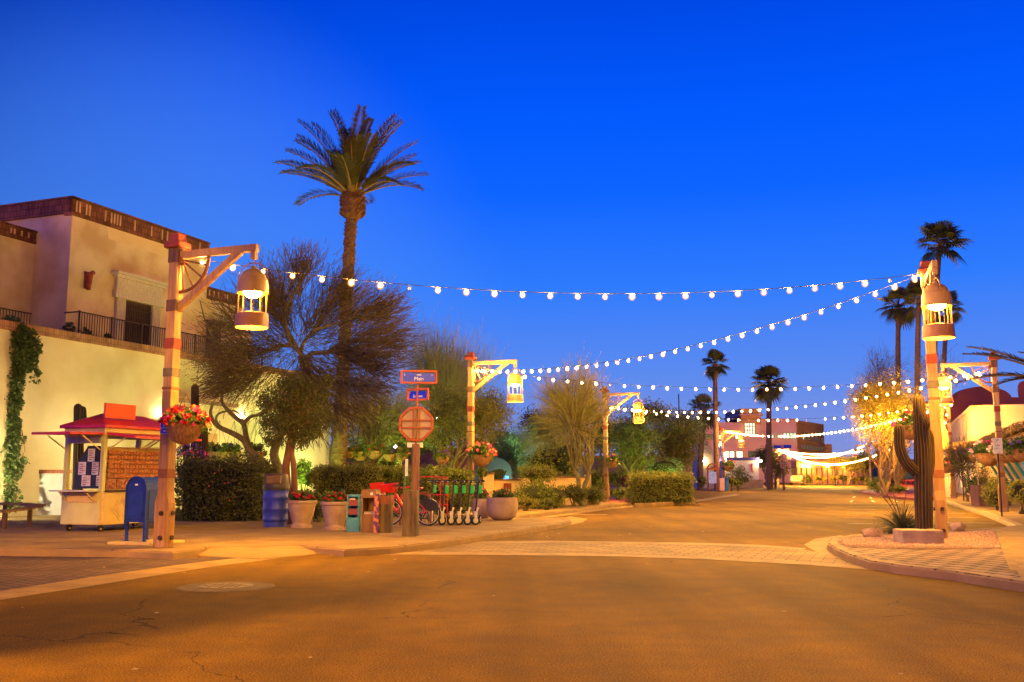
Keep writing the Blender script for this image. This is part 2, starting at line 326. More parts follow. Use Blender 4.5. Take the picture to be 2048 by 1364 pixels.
def slab(name, top, z1, m, m2, kerb_edges=None, rz=0, kw=.16, inset=None):
    """raised slab with a kerb strip along its first kerb_edges edges"""
    b = MB(); n = len(top); vs = [(p.x, p.y, 0) for p in top] + [(p.x, p.y, z1) for p in top]
    b.add(vs, [tuple(range(n, 2*n))] + [(i, (i+1) % n, n+(i+1) % n, n+i) for i in range(n)], 0)
    o = b.build(name, m); tag(o, kind='structure')
    if kerb_edges:
        k = MB(); pts = [Vector((p.x, p.y, 0)) for p in top[:kerb_edges+1]]
        inn = []
        for i, p in enumerate(pts):
            a = pts[max(i-1, 0)]; c = pts[min(i+1, len(pts)-1)]; d = (c-a).normalized(); nrm = Vector((-d.y, d.x, 0))*inset
            inn.append((nrm))
        z2 = z1+.006
        P_ = []
        for p, nn in zip(pts, inn):
            u = nn.normalized(); P_.append([p-u*.034+Vector((0,0,.0)), p-u*.024+Vector((0,0,z2-.03)), p+u*.03+Vector((0,0,z2)), p+u*kw+Vector((0,0,z2)), p+u*kw+Vector((0,0,z1-.02))])
        vs = [v for r in P_ for v in r]; fs = [(i*5+j, (i+1)*5+j, (i+1)*5+j+1, i*5+j+1) for i in range(len(pts)-1) for j in range(4)]
        k.add(vs, fs)
        # joints: thin dark saw cuts across the kerb
        ko = k.build(name.replace('pavement', 'kerb') if 'pavement' in name else name+'_kerb', m2, smooth=False); tag(ko, kind='structure')
        j = MB(); acc = 0
        for i in range(len(pts)-1):
            L = (pts[i+1]-pts[i]).length; d = (pts[i+1]-pts[i]).normalized(); u = inn[i].normalized(); t = 2.4-acc
            while t < L:
                q = pts[i]+d*t; j.bar(q-u*.016+Vector((0,0,z1/2)), q-u*.008+Vector((0,0,z1/2)), .014, z1, 0); j.bar(q+Vector((0,0,z2+.001)), q+u*kw+Vector((0,0,z2+.001)), .012, .004); t += 2.4
            acc = (acc+L) % 2.4
        if j.v: tag(j.build('kerb_joints', mat('joint', (.05,.035,.025))), kind='structure')
    return o
# left corner pavement (bulb-out) ; front edge traced along the kerb
left_edge = pix([(-1400,1085), (-400,1092), (75,1098), (260,1100), (345,1104), (420,1094), (600,1090), (690,1099), (780,1094), (880,1082), (980,1068), (1060,1056), (1120,1046), (1140,1040), (1128,1035), (1050,1035), (1030,1032), (1120,1022), (1210,1011), (1262,1005)])
back = [G(1268,990), G(1395,978), Vector((20.4,94,0)), Vector((24,104,0)), Vector((-10,150,0)), Vector((-160,150,0)), Vector((-160,20,0))]
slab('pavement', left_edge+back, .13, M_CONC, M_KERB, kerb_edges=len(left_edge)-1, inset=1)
# ramp set in the front edge
b = MB(); rp = [G(352,1108,.02), G(520,1118,.012), G(690,1102,.02), G(600,1089,.132), G(420,1093,.132)]
b.add(rp, [(0,1,2,3,4)]); b.add([rp[0], rp[1], rp[2], (rp[2].x, rp[2].y, 0), (rp[1].x, rp[1].y, 0), (rp[0].x, rp[0].y, 0)], [(0,1,4,5), (1,2,3,4)])
tag(b.build('kerb_ramp', M_CONC), kind='structure')
# gutter apron that sweeps along the corner
def strip(name, A, B, m, z, rz=0): return sheet(name, A+B[::-1], m, z, rz=rz)
strip('gutter', pix([(-600,1260),(0,1201),(200,1170),(430,1133),(560,1117),(660,1107)],0), pix([(-600,1235),(0,1183),(200,1152),(380,1127),(520,1112),(640,1104)],0), M_CONCG, .006)
strip('gutter_band', pix([(660,1112),(800,1110),(1000,1111),(1200,1113),(1400,1119),(1620,1131),(1800,1145),(1930,1160),(2048,1178),(2500,1250)],0),
      pix([(660,1106),(800,1105),(1000,1106),(1200,1108),(1400,1114),(1620,1125),(1800,1138),(1930,1151),(2048,1167),(2500,1232)],0), M_CONCG, .007)
strip('crosswalk_edge', pix([(735,1090),(900,1087),(1100,1086),(1400,1090),(1530,1095),(1607,1101)],0), pix([(770,1085),(900,1083),(1100,1082),(1400,1086),(1530,1091),(1612,1097)],0), M_CONCG, .008)
strip('crosswalk', pix([(660,1107),(800,1106),(1000,1107),(1200,1109),(1400,1115),(1620,1126),(1760,1136)],0), pix([(735,1089),(900,1086),(1100,1085),(1400,1089),(1530,1094),(1612,1100),(1700,1118)],0), M_PAVE, .004, rz=AZ)
strip('side_street', pix([(-900,1270),(0,1184),(200,1153),(380,1128),(470,1117)],0), pix([(-900,1100),(0,1112),(200,1114),(350,1116),(430,1114)],0), M_PAVEL, .003, rz=AZ)
strip('kerb_gutter', pix([(690,1106),(880,1092),(980,1077),(1080,1063),(1165,1045),(1175,1038),(1140,1033)],0), pix([(690,1100),(880,1084),(980,1070),(1060,1058),(1136,1045),(1140,1040),(1128,1036)],0), M_CONCG, .005)
strip('kerb_gutter', pix([(1060,1040),(1130,1031),(1225,1018),(1400,1003),(1480,990)],0), pix([(1040,1036),(1120,1026),(1210,1014),(1390,1000),(1470,988)],0), M_CONCG, .005)
# right corner
isl = pix([(3200,1330),(2500,1222),(2048,1163),(1900,1141),(1800,1130),(1740,1121),(1700,1108),(1672,1096),(1657,1086),(1662,1077),(1700,1070),(1800,1064),(1990,1056),(2020,1052),(2060,1050)])
slab('corner_pavement', isl+[G(2300,1040), G(3200,1060)], .13, M_PAVEB, M_KERB, kerb_edges=14, inset=-1)
strip('kerb_apron', pix([(1608,1090),(1640,1108),(1700,1122),(1760,1132),(1900,1150)],0), pix([(1655,1084),(1675,1100),(1700,1112),(1740,1124),(1900,1144)],0), M_CONCG, .0055)
strip('kerb_apron', pix([(1608,1090),(1630,1078),(1680,1071)],0), pix([(1655,1084),(1660,1079),(1690,1073)],0), M_CONCG, .0055)
sheet('gravel_bed', pix([(1694,1094),(1680,1086),(1684,1078),(1720,1072),(1810,1067),(1985,1060),(2003,1096),(1900,1098),(1780,1097)], .136), M_GRAVEL, .138)
sheet('concrete_walk', pix([(1992,1059),(2030,1051),(2300,1050),(2500,1225),(2046,1160),(2012,1110)], .136), M_CONC, .137)
sheet('paver_border', pix([(2003,1062),(1993,1062),(2005,1100),(2020,1142),(2040,1142)], .136), M_CONC, .1405)
# right side pavement, further up the street
rs = pix([(2400,1130),(2120,1078),(2048,1056),(2010,1040),(1965,1023),(1925,1012),(1893,1002),(1880,996),(1872,990)])
rs_l = rs + [Vector((25.0,58,0)), Vector((33,80,0)), Vector((49,125,0)), Vector((140,125,0)), Vector((140,10,0))]
slab('far_pavement', rs_l, .13, M_CONC, mat('yellow_kerb', (.52,.36,.12), (.36,.25,.10), rough=.7, scale=3, bump=.2), kerb_edges=11, inset=-1)
sheet('red_driveway', pix([(1215,1006),(1262,1004),(1275,997),(1262,988),(1222,990)], .13), M_RED, .137)
# planting beds left
sheet('garden_bed', [G(352,1042,.13), G(520,1040,.13), G(700,1018,.13), G(820,1012,.13), G(950,1014,.13), G(1010,1022,.13), G(1205,1002,.13), G(1215,988,.13), Vector((8,90,0)), Vector((-30,90,0)), Vector((-16,36,0))], M_SOIL, .139)
b = MB(); bed = pix([(1272,1006),(1300,1005),(1345,1002),(1386,999),(1380,990),(1330,985),(1280,985)])
b.prism([(p.x,p.y) for p in bed], .0, .17); o = b.build('planting_bed', M_SOIL); tag(o, kind='structure')
b = MB(); k = pix([(1270,1007),(1300,1006),(1345,1003),(1388,1000),(1382,989)], .2)
for i in range(len(k)-1): b.bar((k[i].x,k[i].y,.1), (k[i+1].x,k[i+1].y,.1), .15, .2)
tag(b.build('bed_kerb', M_KERB, bevel=.02), kind='structure')
# right median islands up the street
b = MB(); mi = pix([(1722,984),(1790,994),(1838,997),(1880,996),(1860,982),(1760,978)]); b.prism([(p.x,p.y) for p in mi], 0, .16); tag(b.build('planting_island', M_RED), kind='structure')
# lawn strip
lw = MB(); gp = []
A_ = [(470,1040),(700,1016)]
# road paint
b = MB()
def stripe(a, c, w, z=.006):
    p, q = G(*a, 0), G(*c, 0); d = (q-p).normalized(); n = Vector((-d.y, d.x, 0))*w/2; b.add([(*(p+n)[:2], z), (*(q+n)[:2], z), (*(q-n)[:2], z), (*(p-n)[:2], z)], [(3,2,1,0)])
for x0, x1, y0, y1 in [(1694,1754,1047,1048),(1688,1752,1036,1036.5),(1692,1750,1026.5,1026.5),(1694,1750,1019,1019),(1696,1790,1013,1012.5),(1700,1800,1008,1007.5),(1893,1990,1045.5,1046.5),(1895,1958,1035,1035.5),(1895,1930,1027,1027),(1895,1915,1020,1020)]:
    stripe((x0,y0), (x1,y1), .10)
for x0, y0, x1, y1 in [(1701,1004,1705,1001),(1706,995.5,1710,993),(1740,994,1743,997),(1744,1001,1748,1004),(1776,994,1784,997),(1788,1001,1795,1004)]:
    stripe((x0,y0), (x1,y1), .12)
for x0, x1, y in [(1120,1215,1030),(1260,1330,1014),(1440,1475,990),(1476,1520,983),(1700,1740,981)]: stripe((x0,y), (x1,y-.6), .10)
tag(b.build('road_markings', M_PAINT), kind='structure')
# manhole
t = thing('manhole_cover', 'round pale manhole cover set in the asphalt in front of the lantern post', 'manhole cover', G(452,1174,0))
b = MB(); b.lathe([(0.0001,.012),(.58,.012),(.62,.004)], n=40); b.build('collar', mat('patched_concrete', (.20,.13,.045), (.13,.08,.03), scale=5, rough=.8, bump=.3), t)
b = MB(); b.lathe([(0.0001,.020),(.33,.020),(.345,.012)], n=40)
for i in range(-3,4):
    for j in range(-3,4):
        if i*i+j*j < 10: b.box((i*.085, j*.085, .022), (.05,.05,.006))
b.build('lid', mat('cast_iron', (.22,.15,.08), (.12,.08,.05), scale=8, rough=.5, metal=.3), t)

# ================================================================== lantern posts
M_TIMBER = mat('pale_painted_timber', (.42,.25,.12), (.30,.17,.075), rough=.7, scale=3, bump=.35, stretch=(6,6,.5), bscale=8)
M_TIMBERO = mat('orange_timber', (.34,.19,.075), (.25,.125,.045), rough=.7, scale=3, bump=.35, stretch=(6,6,.5), bscale=8)
M_DARKT = mat('dark_brown_timber', (.16,.085,.05), (.09,.045,.03), rough=.7, scale=3, bump=.3, stretch=(6,6,.6))
M_REDT = mat('red_painted_timber', (.26,.05,.025), (.16,.03,.015), rough=.65, scale=4, bump=.3)
M_RUST = mat('rusty_band', (.24,.09,.04), (.15,.055,.03), rough=.8, scale=5, bump=.3)
M_GREYB = mat('grey_band', (.16,.13,.10), (.1,.08,.06), rough=.8)
M_LANT = mat('lantern_enamel', (.36,.22,.06), (.27,.15,.04), rough=.5, scale=4, bump=.15, spec=.5)
M_LANT2 = mat('lantern_rusty_rim', (.30,.12,.045), (.21,.08,.03), rough=.55, scale=5, bump=.15, spec=.5)
M_LIN = mat('lantern_lining', (.20,.13,.03), (.16,.10,.02), rough=.5)
M_CAGE = mat('cage_rods', (.30,.18,.05), rough=.4, metal=.2)
M_GLOBE = emis('lantern_globe_glow', C_LAMP, LANTERN)
M_DOWN = emis('added_downlight_glow', C_LAMP, DOWN)
M_IRON = mat('dark_iron', (.05,.035,.03), rough=.6, metal=.4)
LABP = {}
def make_post(rz_arm):
    t = thing('lantern_post', '', 'street lamp post', (0,0,0), rz_arm)
    h = .098
    b = MB(); b.box((0,0,2.72), (h*2,h*2,5.44)); b.build('post', M_TIMBER, t, bevel=.012)
    b = MB(); b.box((0,0,1.5), (h*2+.012,h*2+.012,2.7)); b.build('weathered_sheathing', M_TIMBERO, t, bevel=.01)
    # base cladding with chamfered shoulders, on two sides
    b = MB()
    for sx, sy in ((1,0), (-1,0)):
        b.add([(sx*(h+.006),-h*1.0,0),(sx*(h+.055),-h,0),(sx*(h+.055),-h,.80),(sx*(h+.006),-h,1.0),(sx*(h+.006),h,0),(sx*(h+.055),h,0),(sx*(h+.055),h,.80),(sx*(h+.006),h,1.0)],
              [(0,1,2,3),(7,6,5,4),(1,5,6,2),(2,6,7,3),(4,5,1,0),(0,3,7,4)])
    b.build('base_cladding', M_TIMBERO, t, bevel=.008)
    for z in (.18, .62):
        b = MB(); b.tube([(h+.06,.02,z),(h+.09,.02,z)], .045, 6); b.build('bolt', M_IRON, t)
        b = MB(); b.tube([(.02,-h-.004,z),(.02,-h-.04,z)], .045, 6); b.build('bolt', M_IRON, t)
    for nm, z0, z1, m, e in (('brown_band',4.35,4.57,M_DARKT,.012), ('red_band',3.64,3.84,M_REDT,.012), ('grey_band',3.12,3.28,M_GREYB,.010), ('thin_band',2.88,2.93,M_RUST,.014), ('top_band',5.28,5.56,M_DARKT,.016), ('low_band',1.25,1.42,M_RUST,.012)):
        b = MB(); b.span((-h-e,-h-e,z0), (h+e,h+e,z1)); b.build(nm, m, t, bevel=.006)
    b = MB(); b.box((0,0,5.62), (.36,.36,.12)); b.box((0,0,5.76), (.24,.26,.18), taper=.86); b.build('top_cap', M_REDT, t, bevel=.02)
    b = MB(); b.tube([(-.12,0,5.66),(-.26,0,5.66)], [.09,.075], 10); b.build('knob', M_RUST, t, bevel=.01)
    b = MB(); b.span((h,-.055,5.36), (1.82,.055,5.50)); b.span((1.70,-.05,5.22), (1.80,.05,5.36)); b.build('arm', M_TIMBER, t, bevel=.01)
    b = MB(); b.bar((h-.02,0,4.40), (1.45,0,5.40), .10, .13); b.build('brace', M_TIMBER, t, bevel=.01)
    w = MB(); n = 14; R = .62; c = Vector((h+.02,0,5.34))
    w.tube([c+Vector((math.cos(a)*R, 0, -math.sin(a)*R)) for a in [math.pi/2*i/n*1.05-.03 for i in range(n+1)]], .032, 8)
    wh = w.build('wagon_wheel', M_RUST, t, smooth=True)
    for a in (14, 38, 62, 84):
        r = math.radians(a); s = MB(); s.tube([c+Vector((math.cos(r)*.06,0,-math.sin(r)*.06)), c+Vector((math.cos(r)*R,0,-math.sin(r)*R))], .018, 6); s.build('spoke', M_RUST, wh)
    s = MB(); s.tube([c+Vector((.01,-.07,-.02)), c+Vector((.01,.07,-.02))], .075, 10); s.build('hub', M_RUST, wh)
    return t
def make_lantern():
    """origin at the hanging point (top of the handle ring)"""
    t = thing('hanging_lantern', '', 'lantern', (0,0,0))
    b = MB(); n = 16
    b.tube([(0.285*math.cos(a)*1.0, 0, -.30+.27*math.sin(a)) for a in [math.pi*i/n*1.12-.19 for i in range(n+1)]], .012, 6); b.tube([(0,0,.04),(0,0,-.16)], .012, 6); b.build('handle', M_LANT2, t, smooth=True)
    b = MB(); b.lathe([(.02,-.08),(.045,-.10),(.055,-.14),(.10,-.155),(.165,-.19),(.21,-.245),(.232,-.30),(.236,-.345),(.262,-.352),(.274,-.42),(.285,-.57),(.29,-.60),(.275,-.60),(.262,-.42),(.25,-.32),(.20,-.27),(.0001,-.25)], n=32)
    for i in range(24):
        a = 2*math.pi*i/24; b.box((math.cos(a)*.238, math.sin(a)*.238, -.325), (.022,.022,.03), 1)
    b.build('cap', [M_LANT, M_LANT2], t, smooth=True)
    b = MB(); b.lathe([(.262,-.965),(.285,-.975),(.292,-1.0),(.30,-1.20),(.303,-1.23),(.290,-1.23),(.292,-1.228),(.275,-1.0),(.262,-.965)], n=32, caps=False); b.build('base_ring', M_LANT2, t, smooth=True)
    b = MB(); b.lathe([(.258,-.975),(.268,-1.0),(.280,-1.20),(.286,-1.225)], n=32, caps=False); b.build('base_lining', M_LIN, t, smooth=True)
    b = MB(); b.lathe([(.258,-.59),(.25,-.42),(.235,-.33),(.19,-.29),(.0001,-.27)], n=32, caps=False); b.build('cap_lining', M_LIN, t, smooth=True)
    for i in range(10):
        a = 2*math.pi*(i+.3)/10; b = MB(); b.tube([(math.cos(a)*.262, math.sin(a)*.262, -.60), (math.cos(a)*.262, math.sin(a)*.262, -.97)], .0085, 6); b.build('cage_rod', M_CAGE, t)
    b = MB(); b.lathe([(.0001,-.675),(.08,-.668),(.14,-.635),(.175,-.58),(.15,-.55),(.0001,-.54)], n=14); b.build('lamp_globe', M_GLOBE, t, smooth=True)
    b = MB(); b.lathe([(.0001,-1.06),(.19,-1.062)], n=14, caps=False); b.build('added_downlight', M_DOWN, t)  # glowing disc added out of sight in the base to light the ground
    b = MB(); b.lathe([(.0001,-1.045),(.272,-1.045),(.272,-1.035),(.0001,-1.035)], n=24); b.build('lamp_plate', M_LANT2, t)
    return t
POSTS = {}
post0 = make_post(0); lant0 = make_lantern(); used = [False]
def put_post(key, pos, az_arm, zg, lp, ll, sc=1.0, lant=True, arm_len=1.75, lz=-.02):
    p = post0 if not used[0] else copy_tree(post0)
    l = None
    p.location = (pos[0], pos[1], zg); p.rotation_euler.z = az_arm; p.scale = (sc,)*3; p['label'] = lp; p['group'] = 'timber lantern posts along the street'
    if lant:
        l = lant0 if not used[0] else copy_tree(lant0)
        l.location = (pos[0]+math.cos(az_arm)*arm_len*sc, pos[1]+math.sin(az_arm)*arm_len*sc, zg+(5.20+lz)*sc); l.rotation_euler.z = az_arm+.2; l.scale = (sc,)*3
        l['label'] = ll; l['group'] = 'lanterns hung from the timber posts'
    used[0] = True; POSTS[key] = Vector((pos[0], pos[1], zg)); return p, l
AW = AZ; AL = AZ+math.pi
L1p = (m_at(333,18.1), 18.1); L2p = (m_at(941,36), 36); L3p = (m_at(1212,50), 50); L4p = (m_at(1447,92), 92)
R1p = (m_at(1877,20.5), 20.5); R2p = (m_at(2003,36), 36); R3p = (m_at(1905,57), 57)
put_post('L1', L1p, AW, .13, 'tall timber lantern post beside the blue mailbox, with a restroom sign', 'large lit lantern hanging in front of the bushy bare-twigged tree')
put_post('L2', L2p, AW, .13, 'pale timber lantern post behind the row of scooters', 'lit lantern on the arm of the post behind the scooters')
put_post('L3', L3p, AW, .13, 'timber lantern post between the clipped bushes and the red driveway', 'small lantern in front of the dark trees by the red driveway')
put_post('L4', L4p, AW, .13, 'timber lantern post beside the bright blue litter bin', 'tiny lantern on the post above the white shop')
az_r1 = math.atan2(-.90, -.30)
put_post('R1', R1p, az_r1, .13, 'orange timber lantern post right behind the tall saguaro', 'large lit lantern facing the camera above the tall saguaro')
put_post('R2', R2p, AL, .13, 'pale timber lantern post with a parking sign in front of the shop porch', 'lantern glowing just behind the orange post on the right')
put_post('R3', R3p, AL, .13, 'timber lantern post next to the yellow-lit trunk and stone shop', 'small lantern hanging beside the yellow-lit tree crown', lant=True)
R4p = (m_at(1741,130), 130); R5p = (m_at(1757,105), 105); L5p = (m_at(1555,150), 150)
put_post('R4', R4p, AL, .0, 'far timber post beyond the yellow tree with its lantern out over the road', 'far lantern over the road end in front of the brick offices', sc=1.0)
put_post('R5', R5p, AZ, .0, 'far timber post behind the red octagonal sign', 'far lantern near the dark bare branches behind the cactus arm', sc=.85)
put_post('L5', L5p, AW, .0, 'far timber post by the blue street sign at the end of the road', 'faint far lantern before the brick arcade', sc=1.0)
# the two corners of the crossing behind the camera
put_post('B1', (-7.5,-5.0), AW, .0, 'timber lantern post on the near corner of the crossing, behind the view', 'lantern over the near side of the crossing, behind the view', arm_len=1.75)
put_post('B2', (9.0,-9.0), AL, .0, 'timber lantern post on the other near corner of the crossing, behind the view', 'lantern over the other near corner, behind the view')

# ================================================================== string lights
M_BULB = emis('bulb_glow', C_BULB, BULB); M_CORD = mat('black_cord', (.05,.035,.025), rough=.6); M_DEAD = mat('unlit_bulb', (.6,.55,.45), rough=.2)
def bulb_mesh(r, dead=False):
    b = MB(); b.lathe([(.0001,-r*1.15),(r*.62,-r*.95),(r,-r*.1),(r*.85,r*.6),(r*.4,r*1.05),(r*.3,r*1.3)], n=8)
    o = b.build('bulb', M_DEAD if dead else M_BULB, smooth=True); me = o.data; bpy.data.objects.remove(o); return me
BM = bulb_mesh(.030)
def halo_mat():  # see-through amber glow imitating the halo of glare round a lit bulb
    m = bpy.data.materials.new('bulb_halo_glow'); m.use_nodes = True; N = m.node_tree.nodes; L = m.node_tree.links; N.clear()
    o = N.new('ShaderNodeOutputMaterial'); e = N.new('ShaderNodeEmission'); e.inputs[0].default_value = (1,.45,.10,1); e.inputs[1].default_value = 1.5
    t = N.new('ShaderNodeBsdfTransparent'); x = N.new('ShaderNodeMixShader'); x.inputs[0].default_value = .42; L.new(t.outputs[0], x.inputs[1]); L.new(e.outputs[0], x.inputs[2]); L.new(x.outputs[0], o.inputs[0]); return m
M_HALO = halo_mat()
def halo_mesh(r):  # oversized shell that carries the imitated halo
    b = MB(); b.lathe([(.0001,-r*1.05),(r*.55,-r*.88),(r*.93,-r*.4),(r,0),(r*.9,r*.5),(r*.5,r*.95),(.014,r*1.2)], n=12); o = b.build('glass', M_HALO, smooth=True); me = o.data; bpy.data.objects.remove(o); return me
GM = {}; BMD = bulb_mesh(.035, True)
BM2 = bulb_mesh(.040); BM3 = bulb_mesh(.045)
def light_string(A, B, n, sag, label, dead=(), bm=None, first=.5, skip=()):
    """cable from A to B with n evenly spaced bulbs hanging below it"""
    A = Vector(A); B = Vector(B)
    def pt(t): return A.lerp(B, t) + Vector((0, 0, -sag*4*t*(1-t)))
    t = thing('string_lights', label, 'string lights', tuple(A), group='strings of bulbs across the street')
    b = MB(); b.tube([pt(i/40)-A for i in range(41)], .007 if A.y < 60 else .012, 5); b.build('cable', M_CORD, t)
    s = MB()
    for i in range(n):
        if i in skip: continue
        q = pt((i+first)/n)-A; d = i in dead
        o = bpy.data.objects.new('bulb', BMD if d else (bm or BM)); COL.objects.link(o); o.parent = t; o.location = q+Vector((0,0,-.068)); o.rotation_euler = (rnd.uniform(-.2,.2), rnd.uniform(-.2,.2), 0); o.scale = (rnd.uniform(.85,1.1),)*3
        if not d:
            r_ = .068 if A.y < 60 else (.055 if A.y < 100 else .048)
            if r_ not in GM: GM[r_] = halo_mesh(r_)
            g = bpy.data.objects.new('halo_shell', GM[r_]); COL.objects.link(g); g.parent = o; g.location = (0,0,-.004)
        s.tube([q, q+Vector((0,0,-.045))], .012, 6)
    s.build('sockets', M_CORD, t); return t
def top(p, z): return (p[0], p[1], z)
light_string(P(372,514,18.2), P(1850,546,20.4), 27, .57, 'longest string of bulbs nearest the camera, spanning both foreground posts', dead=(7,25), first=.55)
light_string(P(948,738,36), P(1850,546,20.5), 37, .67, 'string of bulbs rising from the post behind the scooters to the one by the cactus')
light_string(P(950,737,36), P(1998,738,36.2), 37, .72, 'string of bulbs level across the street behind the rising string', dead=(9,))
light_string(P(1216,813,50), P(1998,738,36), 42, .76, 'string of bulbs from the red-capped middle post towards the shop porch post')
light_string(P(1216,813,50), P(1905,802,57), 36, .85, 'string of bulbs sagging lowest of those from the red-capped middle post', dead=(13,19,20))
light_string(P(1452,862,92), P(1908,806,57.2), 58, 1.05, 'string of bulbs from the post by the white shop to the yellow-lit tree', dead=(14,16,17,18,22), bm=BM2)
light_string(P(1556,899,150), P(1741,884,130), 38, 1.6, 'far string of bulbs sagging in front of the brick offices', bm=BM3)
light_string(P(1556,899,150), P(1745,897,131), 34, .7, 'far string of bulbs hanging nearly level above the other far ones', bm=BM3)
light_string(P(1568,903,150), P(1790,893,105), 44, 1.9, 'lowest far string of bulbs just above the arcade', bm=BM3)
light_string(P(1870,900,70), P(1900,800,57), 8, .3, 'short string of bulbs slanting beside the shop porch', bm=BM)
# ================================================================== adobe building on the left
M_STUCCO = mat('tan_stucco', (.62,.46,.34), (.47,.31,.19), rough=.9, scale=.55, bump=.5, bscale=9, detail=10, lo=.40, hi=.60)
M_CREAM = mat('cream_stucco', (.70,.60,.36), (.55,.43,.22), rough=.9, scale=.5, bump=.25, bscale=22, detail=8)
M_BLUEW = mat('pale_plaster', (.62,.60,.55), (.50,.47,.42), rough=.9, scale=1.5, bump=.3, bscale=22)
M_BRICKV = brickmat('roof_brick', (.30,.10,.06), (.16,.05,.035), (.07,.03,.025), .075, .23, .012, 'yz', off=0, dirt=.6, bump=.9)
M_BRICKVX = brickmat('roof_brick_end', (.30,.10,.06), (.16,.05,.035), (.07,.03,.025), .075, .23, .012, 'xz', off=0, dirt=.6, bump=.9)
M_COPE = brickmat('coping_brick', (.50,.24,.11), (.36,.15,.07), (.22,.12,.07), .085, .20, .010, 'yz', off=0, dirt=.5, bump=.9)
M_STONE = mat('carved_stone', (.56,.46,.44), (.46,.37,.34), rough=.85, scale=5, bump=.25, stretch=(3,3,1))
M_DWOOD = mat('dark_wood', (.07,.03,.03), (.04,.018,.02), rough=.7, scale=3, bump=.4, stretch=(9,9,.5))
U0 = Vector((-16.46, 35.5, 0)); ORG = U0
def lp(px, py, x0, org=U0, rz=AZ):
    """pixel -> point on the local plane x = x0 (facades along the street)"""
    d = ray(px, py); o = Vector((0,0,CAMZ)); w = Vector((math.cos(rz), math.sin(rz), 0)); u = Vector((-math.sin(rz), math.cos(rz), 0))
    t = (x0 + (org.dot(w)) - o.dot(w))/d.dot(w); q = o+d*t; r = q-org; return Vector((x0, r.dot(u), q.z))
bld = thing('adobe_building', 'large two-storey tan stucco building with red brick roofline and balcony', 'building', U0, AZ)
ZR = lp(120,384,0).z; ZT = 6.42; YE = lp(417,500,0).y; YM = lp(497,600,0).y; ZM = lp(423,571,0).z
b = MB(); b.span((-9,0,0), (0,YE,ZR-.02)); b.build('main_wall', M_STUCCO, bld)
b = MB(); b.span((-9,YE+.003,0), (-.35,YM,ZM-.02)); b.build('side_wall', M_STUCCO, bld)
b = MB(); b.span((-8,YM+.003,0), (-4.5,YM+6.5,ZM-.6)); b.build('rear_wall', M_STUCCO, bld)
ZW = lp(48,480,-1.75).z+.1
b = MB(); b.span((-9,-7,0), (-1.75,-.003,ZW)); b.build('wing_wall', M_STUCCO, bld)
def band(x, y0, y1, z1, h, m=M_BRICKV, nm='brick_cornice'):
    b = MB(); b.span((x-.3, y0, z1-h+.08), (x+.05, y1, z1-.08)); b.span((x-.3, y0, z1-.08), (x+.10, y1, z1)); b.span((x-.3, y0, z1-h), (x+.08, y1, z1-h+.08))
    c = b; R = random.Random(int(y0*10)+5); y = y0+.2
    while y < y1-.3:
        if R.random() < .28: c.span((x+.05, y, z1-h+.16), (x+.075, y+.07, z1-.14), 1)
        y += .16
    b.build(nm, [m, mat('pale_brick', (.50,.30,.22), (.38,.2,.14), scale=5)], bld)
band(0, -.1, YE, ZR, .72); band(-.35, YE+.003, YM, ZM, .55); band(-1.75, -7, -.003, ZW+.35, .50)
b = MB(); b.span((-9,-.1,ZR-.64), (.05,.2,ZR-.08)); b.span((-9,-.13,ZR-.08), (.1,.2,ZR)); b.build('brick_cornice_end', M_BRICKVX, bld)
# pale repaired patch under the cornice
pa = [lp(213,440,.003), lp(217,478,.003), lp(246,486,.003), lp(340,517,.003), lp(340,482,.003)]
b = MB(); b.add([(.006,p.y,p.z) for p in pa], [tuple(range(len(pa)))]); b.build('repainted_patch', mat('patch_stucco', (.66,.47,.30), (.58,.40,.25), rough=.9, scale=.8, bump=.2), bld)
# french window with carved surround
a = lp(250,600,0); c = lp(298,612,0); zl = a.z; y0, y1 = a.y, c.y
b = MB()
b.span((0,y0-.55,ZT), (.14,y0-.08,zl)); b.span((0,y1+.08,ZT), (.14,y1+.55,zl))
for i in range(6): b.span((.14,y0-.52+i*.075,ZT+.1), (.16,y0-.49+i*.075,zl-.05)); b.span((.14,y1+.12+i*.075,ZT+.1), (.16,y1+.15+i*.075,zl-.05))
b.span((0,y0-.7,zl), (.2,y1+.7,zl+.28)); b.span((0,y0-.6,zl+.28), (.14,y1+.6,zl+.80)); b.span((0,y0-.7,zl+.80), (.24,y1+.7,zl+.92)); b.span((0,y0-.8,zl+.92), (.36,y1+.8,zl+1.02))
for k in range(4): b.span((.14,y0-.5,zl+.36+k*.11), (.152,y1+.5,zl+.39+k*.11))
sr = b.build('window_surround', M_STONE, bld, bevel=.01)
b = MB(); b.span((0,y0-.08,ZT), (.03,y1+.08,zl)); wn = b.build('balcony_door', M_DWOOD, bld)
b = MB()
for i in range(15): y = y0+.02+i*(y1-y0-.04)/14; b.bar((.10,y,ZT+.1), (.10,y,zl-.18), .022); b.tube([(.10,y,zl-.18),(.10,y,zl-.08)], [.016,.002], 4)
for z in (ZT+.4, zl-.6, ZT+1.6): b.bar((.10,y0-.05,z), (.10,y1+.05,z), .03)
b.build('window_bars', M_IRON, wn)
# second dark doorway in the side block
a = lp(412,650,-.35); c = lp(441,650,-.35)
b = MB(); b.span((-.33,a.y,ZT), (-.30,c.y,a.z)); b.build('terrace_doorway', M_DWOOD, bld); b = MB(); b.span((-.35,a.y-.15,a.z), (-.2,c.y+.15,a.z+.22)); b.build('lintel', M_DWOOD, bld)
